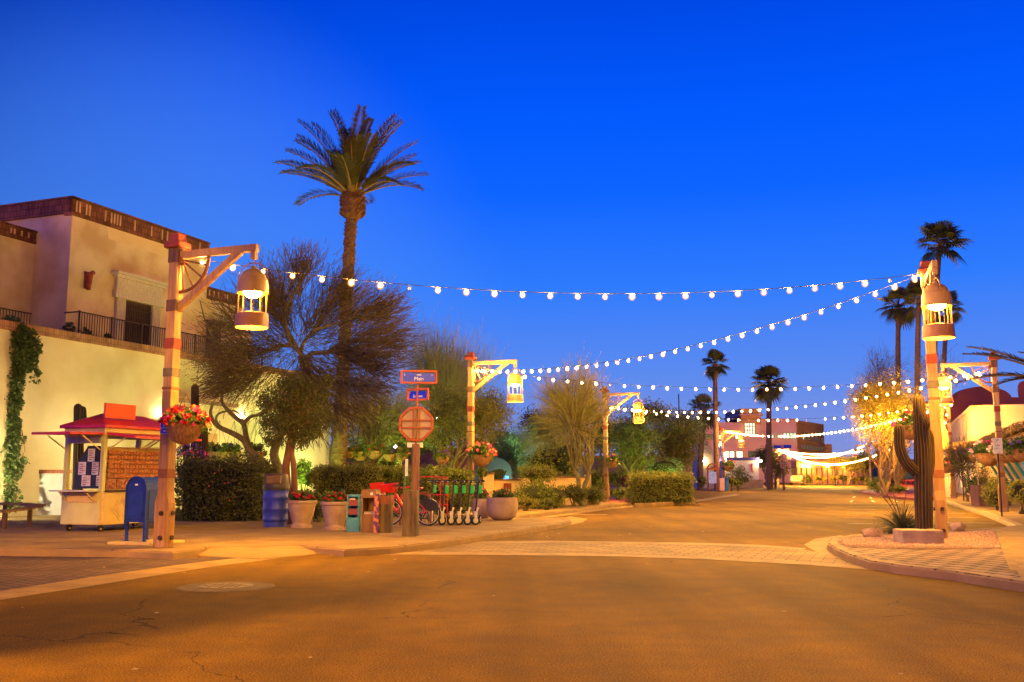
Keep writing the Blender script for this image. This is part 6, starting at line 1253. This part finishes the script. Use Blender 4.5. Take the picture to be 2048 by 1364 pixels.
# porch running towards the camera
P0 = Vector((19.2,36.5,0)); t = thing('porch', 'brush-roofed shop porch with slanting turquoise struts on the right', 'building', P0, AZ)
b = MB(); b.span((2.6,-10,0), (9,24.4,3.8)); b.build('shop_wall', mat('pink_stucco', (.42,.26,.22), (.34,.2,.17), rough=.9, scale=1, bump=.2), t)
b = MB(); vs = [(-.35,-9,3.12),(2.7,-9,3.9),(2.7,24.3,3.9),(-.35,24.3,3.12)]; b.add(vs+[(x,y,z+.12) for x,y,z in vs], [(3,2,1,0),(4,5,6,7),(0,1,5,4),(1,2,6,5),(2,3,7,6),(3,0,4,7)]); rf = b.build('roof', mat('porch_roof', (.16,.10,.06), (.1,.06,.04), scale=6, bump=.5), t)
n = 5200; p = np.stack([NR.uniform(-.5,.15,n), NR.uniform(-9,24.3,n), NR.uniform(3.08,3.34,n)],1); leaves('brush_thatch', p, .22, leafmat('thatch', (.26,.18,.07), (.16,.11,.05)), rf, aspect=.18)
for i in range(11): b = MB(); y = -8+i*3.1; b.bar((.15,y,3.05), (1.9,y+1.6,.1), .10, .12); b.build('slanting_strut', M_TURQ, t)
for i in range(11): b = MB(); y = -8+i*3.1; b.span((2.50,y+.3,.7), (2.59,y+1.9,2.6)); wn = b.build('shop_window', mat('window_frame_dark', (.12,.05,.04)), t); b = MB(); b.span((2.47,y+.42,.82), (2.495,y+1.78,2.48)); b.build('glass', mat('dark_glass', (.05,.08,.10), rough=.15, spec=.8, em=(.2,.5,.6), es=.25) if i % 3 else mat('lit_glass', (.2,.15,.08), em=(1,.7,.35), es=.9), wn)
b = MB(); b.span((2.3,-10,2.75), (2.6,24.3,2.95)); b.build('beam', M_TURQ, t)
b = MB(); b.span((-.1,-9,2.9), (.1,24.3,3.1)); b.build('front_beam', MATS['viga'], t)
b = MB(); b.ball((1.9,6.2,2.9), .09, 8); b.build('porch_lamp', M_WARMG, t)
# long trough baskets on the eave
for i, (px, py, Y, r, cols, lab) in enumerate([(1940,910,50,.42,[(M_FLV,14),(M_FLR,4)],'violet basket at the far end of the porch eave'),(1955,908,45,.40,[(M_FLV,10)],'basket of violet flowers behind the white parking sign'),(1977,908,39.5,.52,[(M_FLW,22),(M_FLP,8)],'big basket of pale pink flowers beside the second parking sign'),(2008,905,36,.42,[(M_FLW,26)],'basket of cream flowers just right of the porch post'),(2028,902,34,.42,[(M_FLW,26)],'second basket of cream flowers right of the porch post'),(2046,900,32,.40,[(M_FLV,22)],'violet basket at the right edge of the view')]):
    basket(P(px,py,Y), r, lab, cols, hang=.5)
# bushes on the right pavement
bush('round_bush', 'round clipped bush behind the flared post base', 1998, 985, 37.6, 29, 29, M_HEDGE, 3600, .07)
bush('round_bush', 'bright green bush behind the parking sign pole', 1953, 972, 46, 22, 20, M_GREEN, 2000, .08)
bush('round_bush', 'yellow-green loose bush at the right edge', 2040, 985, 34, 24, 22, leafmat('yellow_leaf', (.34,.34,.06), (.24,.26,.05)), 2200, .08)
t = thing('square_planter', 'dark square planter with thin bushes near the porch', 'planter', Vector((m_at(1964,43),43,.13))); b = MB(); b.box((0,0,.45), (.75,.75,.9), taper=1.08); b.build('box', M_PURP and mat('planter_plum', (.16,.07,.07), (.1,.05,.05), scale=4), t, bevel=.02); pts, _ = clumps((0,0,1.5), (.6,.5,.7), 16, 22, .2); leaves('foliage', pts, .08, M_GREEN, t); V, F = ribbons(grow(NR.normal(size=(60,3))*.12+np.array([0,0,.9]), np.tile([[0,0,1.]],(60,1))+NR.normal(size=(60,3))*.3, NR.uniform(.8,1.6,60), 5, .15), .02, .006); nmesh('stems', V, F, M_TWIG, t)
tree_px('small_tree', 'thin shrubby tree with sparse leaves between the shop pillars and the porch', 1932, 50, 1922, 920, 26, 36, trunk_r=.06, nl=8, nc=34, per=14, cr=.4, leaf=.10, lm=M_GREEN, shell=.3, twigs=500, tl=.9, tm=M_TWIG)
def road_sign(px, Y, pyb, pyt, w, h, label, lines, m_pole=M_IRON, zs=None):
    p = Vector((m_at(px,Y),Y,.13)); t = thing('parking_sign', label, 'sign', p, R_(-6)); zt = P(px,pyt,Y).z-.13
    b = MB(); b.bar((0,.02,0), (0,.02,zt), .05, .04); b.build('pole', m_pole, t); b = MB(); b.box((0,-.01,zt-h/2+.02), (w,.008,h)); pn = b.build('panel', mat('sign_cream', (.72,.70,.60), rough=.5), t, bevel=.003)
    for body, sz, dz, m in lines: text('lettering', body, sz, m, t, RX(0, (0,-.0155,zt-dz)), .001)
    return t
M_SG = mat('sign_green', (.02,.22,.10), rough=.5); M_SBL = mat('sign_ink_blue', (.02,.06,.4), rough=.5)
road_sign(1956, 43, 1010, 893, .34, .46, 'cream parking limit sign on a pale pole, left of the porch post', [('2 HOUR',.07,.10,M_SG),('PARKING',.06,.20,M_SG),('7AM-5PM',.05,.31,M_SG)], m_pole=mat('pale_pole', (.42,.34,.22), rough=.5))
road_sign(1999, 31.5, 1025, 877, .30, .50, 'pale parking sign on a black pole in front of the flared lantern post', [('P',.14,.08,M_SG),('2 HR',.07,.22,M_SG),('PARKING',.05,.32,M_SG)])
road_sign(1925, 52, 1000, 893, .34, .60, 'pale disabled parking sign near the shop beam ends', [('RESERVED',.055,.08,M_SBL),('PARKING',.055,.18,M_SBL)])
# yellow-lit trunk and mesquite crown
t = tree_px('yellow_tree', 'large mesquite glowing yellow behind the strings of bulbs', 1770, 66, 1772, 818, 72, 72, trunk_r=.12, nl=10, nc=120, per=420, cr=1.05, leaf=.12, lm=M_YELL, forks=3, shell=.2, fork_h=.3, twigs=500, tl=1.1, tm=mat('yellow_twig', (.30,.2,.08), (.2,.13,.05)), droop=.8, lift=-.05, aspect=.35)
tree_px('small_tree', 'sparse brown-leaved tree with bare twigs above the glowing mesquite', 1775, 80, 1765, 745, 48, 42, trunk_r=.16, nl=18, nc=60, per=8, cr=.7, leaf=.16, lm=leafmat('dry_leaf', (.22,.12,.05), (.14,.08,.035)), forks=2, shell=.3, fork_h=.5, twigs=500, tl=1.3)
tree_px('small_tree', 'thick pale trunk with high sparse leaves beside the tan shop', 1893, 62, 1880, 745, 42, 40, trunk_r=.24, nl=14, nc=50, per=12, cr=.7, leaf=.15, lm=leafmat('dry_leaf', (.22,.12,.05), (.14,.08,.035)), bark=mat('pale_bark', (.46,.30,.12), (.3,.19,.08), bump=.5, scale=3), shell=.3, fork_h=.75, twigs=300, tl=1.2)
tree_px('small_tree', 'dark bare-limbed tree seen through the bend of the cactus arm', 1790, 75, 1798, 880, 18, 36, trunk_r=.14, nl=12, nc=40, per=16, cr=.6, leaf=.14, lm=M_DARK, forks=4, shell=.2, fork_h=.2, twigs=400, tl=1)
# fronds of a palm reaching in at the right edge
fb = Vector((m_at(2150,30),30,.13)); fr = [(R_(180+a), R_(e), L, d) for a,e,L,d in [(5,24,3.4,.5),(-12,12,3.2,.6),(20,5,3.0,.5),(-30,35,3,.5),(40,40,3,.5),(100,40,3,.5),(150,30,3,.6),(-90,35,3,.5),(-140,30,3,.6)]]
feather_palm('feather_palm', 'palm whose frond tips reach in at the right edge', fb, P(2150,765,30).z-.13, .22, fr, M_FROND, M_PALMT, leaf_len=.34, curved=0)
# island bushes, bench and pot by the far right post
bush('round_bush', 'round clipped bush on the red-kerbed island, left one', 1755, 969, 74, 18, 13, M_GREEN, 1600, .10, gz=.15)
bush('round_bush', 'round clipped bush on the red-kerbed island, overlapping in front', 1768, 972, 71, 12, 11, M_GREEN, 1200, .09, gz=.15)
bush('round_bush', 'reddish rounded bush right of the two clipped ones on the island', 1782, 968, 76, 10, 9, M_PURP, 700, .10, gz=.15)
bush('round_bush', 'low green bush on the island nearer the cactus arm', 1797, 978, 72, 14, 6, M_GREEN, 700, .09, gz=.15)
bush('round_bush', 'dark leafy bush on the island under the cactus arm', 1793, 955, 80, 16, 14, M_DARK, 1100, .12, gz=.15)
t = thing('red_bench', 'red metal bench behind the island bushes', 'bench', Vector((m_at(1816,76),76,.15)), AZ)
b = MB(); b.span((-.9,-.25,.42), (.9,.25,.48)); b.build('seat', M_BR, t); b = MB()
for i in range(5): b.tube([(-.8+i*.4+math.cos(a)*.18,.25,.75+math.sin(a)*.18) for a in [k*math.pi/6 for k in range(13)]], .025, 5)
b.bar((-.9,.25,.95), (.9,.25,.95), .05); b.bar((-.9,.25,.55), (.9,.25,.55), .05); b.build('backrest', M_BR, t)
for x in (-.8,.8): b = MB(); b.span((x-.04,-.25,0), (x+.04,.25,.42)); b.build('leg', M_BR, t)
# far signs
def far_sign(px, py, Y, r, m, label, blades=False, back=False):
    p = Vector((m_at(px,Y),Y,0)); t = thing('octagonal_sign', label, 'sign', p); z = P(px,py,Y).z; b = MB(); b.box((0,.06,z/2), (.18,.18,z)); b.build('post', M_WP, t)
    b = MB(); q = oc(r); b.add([(x,-.05,z+y) for x,y in q]+[(x,0,z+y) for x,y in q], [tuple(range(8)), tuple(range(15,7,-1))]+[(i,8+i,8+(i+1)%8,(i+1)%8) for i in range(8)]); b.build('plate', m, t)
    b = MB()
    for x in (-r*.3,r*.3): b.bar((x,-.08,z-r), (x,-.08,z+r), .06)
    for x in (-r*.3,r*.3): b.bar((-r,-.08,z+x), (r,-.08,z+x), .06)
    b.build('frame_bars', M_FRAME, t)
    if blades:
        b = MB(); b.bar((-.9,-.02,z+r+1.55), (-.1,-.02,z+r+1.55), .04,.34); b.bar((.1,-.02,z+r+1.6), (.9,-.02,z+r+1.6), .04,.34); b.build('name_blades', M_SIGNB, t); b = MB(); b.bar((0,.03,z+r), (0,.03,z+r+1.8), .06); b.build('pipe', M_FRAME, t)
    return t
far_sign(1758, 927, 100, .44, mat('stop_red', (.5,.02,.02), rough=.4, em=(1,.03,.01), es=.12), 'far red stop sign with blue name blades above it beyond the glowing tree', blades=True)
far_sign(1567, 931, 100, .32, mat('sign_back_far', (.36,.30,.42), rough=.5), 'far back of an octagonal sign by the brick arcade', blades=True)
# ================================================================== the far end
M_PINK = mat('pink_render', (.62,.36,.32), (.54,.30,.26), rough=.9, scale=.15, bump=.1); M_BR2 = brickmat('office_brick', (.62,.32,.12), (.52,.26,.10), (.40,.22,.11), 1.2, .25, .02, 'xz', dirt=.3, dscale=.2, bump=.2)
OY = 185; k = OY/1950.0
def ox(px): return (px-1024)*k
def oz(py): return CAMZ+(952-py)*k
t = thing('office_building', 'long modern office block, pink to the left and brown brick to the right', 'building', Vector((ox(1590),OY,0)), 0)
ob = ox(1590)
def obox(p0, q0, p1, q1, nm, m, y0=0, y1=20): b = MB(); b.span((ox(p0)-ob,y0,oz(q1)), (ox(p1)-ob,y1,oz(q0))); return b.build(nm, m, t)
obox(1372,846,1482,965,'pink_wing',M_PINK); obox(1482,838,1593,965,'pink_wing',M_PINK,.6,20); obox(1482,818,1522,850,'tower',M_BR2,.3,14); obox(1478,829,1526,832,'tower_cap',M_PINK,-.2,14.2)
b = MB(); xa, xb = ox(1593)-ob, ox(1676)-ob; b.add([(xa,.3,0),(xb,9,0),(xb,9,oz(850)+.5),(xa,.3,oz(841)),(xa,22,0),(xb,22,0),(xb,22,oz(850)+.5),(xa,22,oz(841))], [(0,1,2,3),(1,5,6,2),(3,2,6,7),(4,0,3,7)]); b.build('brick_wing', M_BR2, t)
obox(1676,886,1692,965,'brick_wing_low',M_BR2,9.2,22)
M_LW = mat('office_window_lit', (.3,.3,.2), em=(1,.90,.60), es=1.6); M_GW = mat('office_window_green', (.2,.3,.2), em=(.75,1,.62), es=1.1); M_DW = mat('office_window_dark', (.06,.07,.06), rough=.2, em=(.4,.5,.3), es=.12)
def win(p0, q0, p1, q1, m, nx=4, nz=2, y=-.12):
    b = MB(); x0, x1, z0, z1 = ox(p0)-ob, ox(p1)-ob, oz(q1), oz(q0); b.span((x0,y,z0), (x1,y+.1,z1)); w = b.build('window', m, t); b = MB()
    for i in range(nx+1): x = x0+(x1-x0)*i/nx; b.span((x-.07,y-.08,z0), (x+.07,y-.003,z1))
    for j in range(nz+1): z = z0+(z1-z0)*j/nz; b.span((x0,y-.07,z-.05), (x1,y-.004,z+.05))
    b.build('sash', mat('sash_dark', (.25,.15,.10)), w)
win(1488,847,1509,869,M_LW,4,3,.15); win(1565,867,1592,878,M_GW,4,1,.4); win(1541,870,1547,877,M_GW,1,1,.4); win(1553,870,1559,877,M_GW,1,1,.4); win(1400,871,1405,880,M_GW,1,1); win(1408,870,1432,880,M_DW,2,1); win(1434,871,1441,880,M_GW,1,1); win(1468,871,1482,879,M_LW,2,1)
win(1436,903,1466,917,M_LW,3,1); win(1469,903,1483,917,M_LW,1,1); win(1495,903,1510,914,M_DW,2,1,.4)
for i in range(7): win(1602+i*9.6,869+i*1.0,1605.5+i*9.6,880+i*.8,M_GW if i in (0,) else M_DW,1,1,-.15+i*1.0 if True else 0)
for i in range(8): win(1600+i*9,890+i*.5,1605+i*9,899+i*.4,M_DW,1,1,.0+i*.95)
# arcade
for i in range(14):
    x = ox(1583+i*10)-ob; b = MB(); b.span((x-.35,-3.2,0), (x+.35,-2.4,oz(935))); b.build('arcade_column', M_BR2, t)
b = MB(); b.span((ox(1578)-ob,-3.3,oz(936)), (ox(1722)-ob,.2,oz(922))); b.build('arcade_beam', M_BR2, t)
b = MB(); b.span((ox(1578)-ob,-.1,.3), (ox(1715)-ob,-.02,oz(937))); b.build('arcade_glazing', mat('arcade_glass', (.10,.07,.04), (.03,.04,.03), rough=.25, scale=.5, em=(1,.45,.1), es=.15), t)
for px in (1440,1500): 
    for q in (876,): pass
# arcade lamps
for i, px in enumerate((1590,1602,1640,1672)):
    tt = thing('arcade_lamp', ['wall lamp at the left corner of the brick arcade','wall lamp over the arcade entrance','wall lamp midway along the brick arcade','wall lamp at the right end of the brick arcade'][i], 'wall light', Vector((ox(px),OY-3.45,oz(932))), 0, 'arcade wall lamps'); b = MB(); b.ball((0,0,0), .22, 8); b.build('globe', emis('arcade_glow', C_BULB, 900), tt, smooth=True); b = MB(); b.span((-.1,-.05,.15), (.1,.25,.3)); b.build('bracket', M_IRON, tt)
# sodium street lamp at the end
def street_lamp(px, py, Y, label, e=14000, r=.16):
    p = Vector((m_at(px,Y),Y,0)); z = P(px,py,Y).z; t = thing('street_lamp', label, 'street lamp', p, 0); b = MB(); b.tube([(0,0,0),(0,0,z-.25)], [.10,.05], 8); b.build('pole', M_IRON, t, smooth=True); b = MB(); b.lathe([(.05,-.3),(.22,-.22),(.20,-.18),(.0001,-.18)], c=(0,0,z), n=12); b.lathe([(.24,.16),(.12,.30),(.0001,.34)], c=(0,0,z), n=12); b.build('head', M_IRON, t); b = MB(); b.ball((0,0,z), r, 10); b.build('globe', emis('street_globe_%d' % e, C_LAMP, e), t, smooth=True); return t
street_lamp(1670,910,140,'bright sodium street lamp at the road end in front of the arcade', 15000, .22)
street_lamp(1602,915,150,'sodium lamp by the arcade entrance at the road end', 9000, .2)
# white shop
W0 = Vector((m_at(1446,118),118,0)); t = thing('white_shop', 'small white flat-roofed shop with a blue parapet and lit gable end', 'building', W0, AZ*.4); sx = 118/1950
b = MB(); b.span((0,0,0), (4.2,6,P(1480,921,118).z)); b.build('walls', mat('white_render', (.74,.62,.50), (.65,.52,.42), scale=.5), t); b = MB(); b.span((-.1,-.1,P(1480,921,118).z), (4.3,6,P(1480,915,118).z)); b.build('blue_parapet', mat('violet_parapet', (.12,.10,.30), rough=.6), t)
b = MB(); b.span((3.3,-.06,2.0), (3.5,0,2.9)); b.build('red_ornament', M_RR, t); b = MB(); b.span((.5,-.5,0), (4.6,-.2,1.0)); b.build('front_wall', M_HON, t)
b = MB(); b.ball((4.45,-.3,3.2), .12, 8); b.build('gable_lamp', emis('gable_glow', (1,.7,.35), 700), t, smooth=True); b = MB(); b.ball((-.5,-.6,3.0), .10, 8); b.build('side_lamp', emis('gable_glow', (1,.7,.35), 700), t, smooth=True)
b = MB(); b.add([(-1.0,-.3,3.2),(-.2,-.3,5.5),(.4,-.3,3.2),(-1.0,-.2,3.2),(-.2,-.2,5.5),(.4,-.2,3.2)], [(0,2,1),(3,4,5),(0,1,4,3),(1,2,5,4),(0,3,5,2)]); g_ = b.build('blue_gable', mat('blue_gable', (.06,.08,.35), rough=.6), t); b = MB(); b.tube([(-1.0,-.36,3.2),(-.2,-.36,5.5)], .05, 6); b.tube([(-.2,-.36,5.5),(.4,-.36,3.2)], .05, 6); b.build('neon_outline', emis('neon_white', (1,.8,.6), 14), g_)
t = thing('cream_chapel', 'tall cream wall with a slanting side left of the thin palms', 'building', Vector((m_at(1398,112),112,0)), 0); b = MB(); z1 = P(1400,880,112).z; b.add([(0,0,0),(2.0,0,0),(1.6,0,z1-1.2),(.9,0,z1),(0,0,z1)]+[(0,4,0),(2.0,4,0),(1.6,4,z1-1.2),(.9,4,z1),(0,4,z1)], [(0,1,2,3,4),(1,6,7,2),(2,7,8,3),(3,8,9,4),(5,0,4,9)]); b.build('wall', M_CREAM, t); b = MB(); b.ball((.6,-.12,3.1), .09, 8); b.build('wall_lamp', emis('gable_glow', (1,.7,.35), 700), t, smooth=True)
# street map board with arched header
t = thing('map_board', 'street map board with a wagon-wheel arch over it between the two thin palms', 'notice board', Vector((m_at(1425,90),90,.13)))
for x in (-.42,.42): b = MB(); b.box((x,0,1.1), (.12,.12,2.2)); b.build('leg', M_REDT, t)
b = MB(); b.box((0,0,1.15), (.72,.05,1.05)); pn = b.build('map_panel', mat('map_panel', (.10,.14,.32), (.30,.32,.45), scale=5, em=(.3,.4,1), es=.25), t)
b = MB(); b.bar((-.6,0,1.95), (.6,0,1.95), .14, .16); b.tube([(math.cos(a)*.40,0,1.98+math.sin(a)*.42) for a in [math.pi*i/12 for i in range(13)]], .05, 6)
for a in (30,60,90,120,150): b.tube([(0,0,2.0),(math.cos(R_(a))*.38,0,1.98+math.sin(R_(a))*.40)], .025, 5)
b.build('wheel_arch', M_REDT, t)
t = thing('blue_bin', 'bright blue tall litter bin at the foot of the far lantern post', 'litter bin', Vector((m_at(1453,88),88,.13))); b = MB(); b.lathe([(.13,0),(.15,.05),(.15,1.05),(.13,1.15),(.0001,1.16)], n=14); b.build('body', mat('bright_blue', (.02,.22,.62), rough=.4), t, smooth=True); b = MB(); b.box((0,-.15,.95), (.16,.02,.10)); b.build('flap', M_IRON, t)
t = thing('utility_box', 'pale pink utility cabinet left of the bright blue bin', 'cabinet', Vector((m_at(1443,87),87,.13))); b = MB(); b.box((0,0,.55), (.42,.3,1.1)); b.build('cabinet', M_PINK, t, bevel=.02); b = MB(); b.box((.12,-.16,.6), (.03,.02,.12)); b.build('handle', M_IRON, t)
# far end bushes and trees
for i, (px, py, rx, rz, m, lab) in enumerate([(1614,958,10,8,M_DARK,'large dark clipped bush at the left of the road end'),(1640,957,12,5,M_YELL,'yellow grasses at the road end left of centre'),(1668,957,9,5,M_YELL,'yellow bush under the sodium lamp at the road end'),(1690,956,11,6,M_DARK,'dark low bush under the far small trees'),(1728,957,14,5,M_OLIVE,'olive bushes at the road end beside the far posts'),(1709,958,8,4,M_YELL,'small yellow bush between the far small trees'),(1474,966,9,6,M_GREEN,'low green plants in front of the white shop'),(1462,962,6,8,M_HEDGE,'potted cactus clump by the blue bin')]):
    Y = 92 if px < 1500 else 155; bush('far_bush', lab, px, py, Y, rx, rz, m, 700, .22 if Y > 100 else .12, gz=0)
tree_px('far_tree', 'small tree lit orange left of the far road-end trees', 1676, 160, 1672, 925, 18, 16, trunk_r=.14, nl=8, nc=60, per=30, cr=.9, leaf=.28, lm=M_YELL, shell=.3)
tree_px('far_tree', 'small umbrella tree with forked dark trunks at the road end', 1698, 150, 1702, 928, 20, 15, trunk_r=.16, nl=8, nc=60, per=40, cr=.9, leaf=.26, lm=M_OLIVE, forks=3, shell=.3)
tree_px('far_tree', 'dark green tree right of the umbrella tree at the road end', 1728, 155, 1728, 922, 22, 20, trunk_r=.16, nl=8, nc=60, per=50, cr=.9, leaf=.28, lm=M_DARK, forks=2, shell=.3)
tree_px('far_tree', 'dark tree mass behind the far red stop sign', 1775, 150, 1778, 915, 26, 26, trunk_r=.2, nl=8, nc=70, per=50, cr=1.1, leaf=.3, lm=M_DARK, shell=.3)
t = thing('parked_car', 'small parked car under the arcade lamps at the road end', 'car', Vector((m_at(1594,150),150,0)), R_(70)); M_CAR = mat('car_bronze', (.20,.12,.06), rough=.3, spec=.6)
pr = [(-2.1,.35),(-2.15,.75),(-1.9,.95),(-1.3,1.02),(-.8,1.45),(.7,1.48),(1.4,1.05),(2.05,.92),(2.15,.6),(2.1,.35)]; n = len(pr); b = MB(); b.add([(x,-.85,z) for x,z in pr]+[(x,.85,z) for x,z in pr], [tuple(range(n)), tuple(range(2*n-1,n-1,-1))]+[(i,n+i,n+(i+1)%n,(i+1)%n) for i in range(n)]); b.build('body', M_CAR, t, bevel=.1)
b = MB(); b.add([(-1.15,-.87,1.02),(-.75,-.87,1.38),(.65,-.87,1.40),(1.2,-.87,1.05),(-1.15,.87,1.02),(-.75,.87,1.38),(.65,.87,1.40),(1.2,.87,1.05)], [(0,3,2,1),(4,5,6,7),(0,1,5,4),(3,7,6,2)]); b.build('windows', mat('dark_glass', (.05,.08,.10)), t)
for x in (-1.35,1.35):
    for y in (-.86,.86): b = MB(); b.tube([(x,y-.08,.33),(x,y+.08,.33)], .33, 16); b.build('wheel', M_TYRE, t)
# distant dark rooflines and trees closing the horizon
M_FAR = mat('far_wall', (.22,.15,.12), (.16,.11,.09), scale=.1)
for i, (x0, x1, z, Y, lab) in enumerate([(560,1000,4.6,120,'long low far building glimpsed between the garden trees'),(1000,1400,4.2,150,'low far building glimpsed behind the middle garden trees'),(1700,1900,4.5,200,'low far building beyond the glowing mesquite')]):
    t = thing('far_building', lab, 'building', Vector((m_at(x0,Y),Y,0)), 0); w = m_at(x1,Y)-m_at(x0,Y); b = MB(); b.span((0,0,0), (w,12,z)); b.build('walls', M_REDW if i == 0 else M_FAR, t); b = MB(); b.span((-.2,-.3,z), (w+.2,12,z+.3)); b.build('roof_edge', M_REDW, t)
    for j in range(int(w//8)): b = MB(); b.span((3+j*8,-.05,1), (4.6+j*8,-.002,2.6)); b.build('window', M_DW, t)
# far dome behind the middle trees
t = thing('far_dome', 'hazy pale dome with a thin mast above the middle trees', 'building', Vector((m_at(1361,200),200,0))); z = P(1361,845,200).z; b = MB(); b.lathe([(2.4,0),(2.4,z-.8),(2.2,z+.2),(1.6,z+1.0),(.7,z+1.4),(.0001,z+1.5)], n=20); b.build('dome', M_PINK, t, smooth=True); b = MB(); b.tube([(0,0,z+1.4),(0,0,P(1361,788,200).z)], .12, 5); b.build('mast', M_IRON, t)

street_lamp(1873,845,59,'sodium street lamp hidden behind the orange post, lighting the yellow mesquite', 8500, .16)
# ------------------------------------------------------------------ street lamp and palm behind the view (their light and shade fall on the foreground)
street_lamp_b = None
def near_lamp(x, y, h, e, r, label):
    t = thing('street_lamp', label, 'street lamp', Vector((x,y,.13))); b = MB(); b.tube([(0,0,0),(0,0,h-.3)], [.11,.06], 10); b.build('pole', M_IRON, t, smooth=True)
    b = MB(); b.lathe([(.05,-.34),(.12,-.30),(.10,-.26),(.0001,-.26)], c=(0,0,h), n=14); b.lathe([(.34,.16),(.16,.32),(.0001,.36)], c=(0,0,h), n=14); b.build('head', M_IRON, t); b = MB(); b.ball((0,0,h-.05), r, 12); b.build('globe', emis('near_globe_%d' % e, C_LAMP, e), t, smooth=True); return t
near_lamp(-11, -3, 8.0, 20000, .20, 'sodium street lamp on the near left corner, behind the view')
near_lamp(10, -7, 8.5, 15000, .17, 'sodium street lamp on the near right corner, behind the view')
feather_palm('feather_palm', 'palm on the near left corner, behind the view', Vector((-9,1,.1)), 6.0, .22, [(R_(a), R_(e), 2.8, .9) for a, e in [(0,30),(35,45),(70,25),(100,50),(140,30),(180,40),(215,20),(250,45),(290,30),(325,50),(15,60),(160,60)]], M_FROND, M_PALMT, leaf_len=.5, curved=0)
tree('added_shade_tree', 'added dense tree, unseen on the near left, shading the tan facade', Vector((-13.5,9,.1)), (0,0,6.6), (3.2,3.2,2.6), .2, 8, 160, 60, .7, .22, M_DARK)  # unseen tree added to keep the near lamp's light off the left facade
# ------------------------------------------------------------------ loose pebbles and litter
def scatter(name, n, fpt, size, m, z, flat=.5):
    P_ = np.array([fpt() for _ in range(n)]); a = NR.uniform(0,6.28,n); s = size*NR.uniform(.5,1.4,n); V = []
    ring = np.array([[1,0,0],[.2,.8,0],[-.9,.3,0],[-.3,-.8,0]]); top = np.array([[.5,0,1],[.1,.4,1.0],[-.45,.15,.9],[-.15,-.4,1.0]])
    c, s_ = np.cos(a), np.sin(a)
    def rot(v): return np.stack([v[:,0][None]*c[:,None]-v[:,1][None]*s_[:,None], v[:,0][None]*s_[:,None]+v[:,1][None]*c[:,None], np.repeat(v[:,2][None]*flat, n, 0)], 2)
    W_ = np.concatenate([rot(ring), rot(top)], 1)*s[:,None,None]; W_[:,:,:2] += P_[:,None,:2]; W_[:,:,2] += z
    q = np.array([[4,5,6,7],[0,1,5,4],[1,2,6,5],[2,3,7,6],[3,0,4,7]]); F = (np.arange(n)[:,None,None]*8+q[None]).reshape(-1,4)
    return tag(nmesh(name, W_.reshape(-1,3), F, m), kind='stuff')
gq = [G(1690,1090,.138), G(1684,1079,.138), G(1985,1061,.138), G(2001,1095,.138)]
def gpt():
    u, v = rnd.random(), rnd.random(); a_ = gq[0].lerp(gq[3], u); b_ = gq[1].lerp(gq[2], u); return tuple(a_.lerp(b_, v))
scatter('gravel', 9000, gpt, .022, mat('pebble', (.46,.30,.23), (.22,.12,.09), scale=30, lo=.4, hi=.6), .137, .8)
scatter('litter', 70, lambda: (rnd.uniform(-9,10), rnd.uniform(6.5,30), 0), .035, mat('dry_litter', (.50,.36,.18), (.3,.2,.08), scale=3), .004, .12)
scatter('fallen_leaves', 260, lambda: tuple(G(rnd.uniform(360,1120), rnd.uniform(1030,1085), .13)), .022, mat('dry_litter', (.50,.36,.18)), .137, .2)
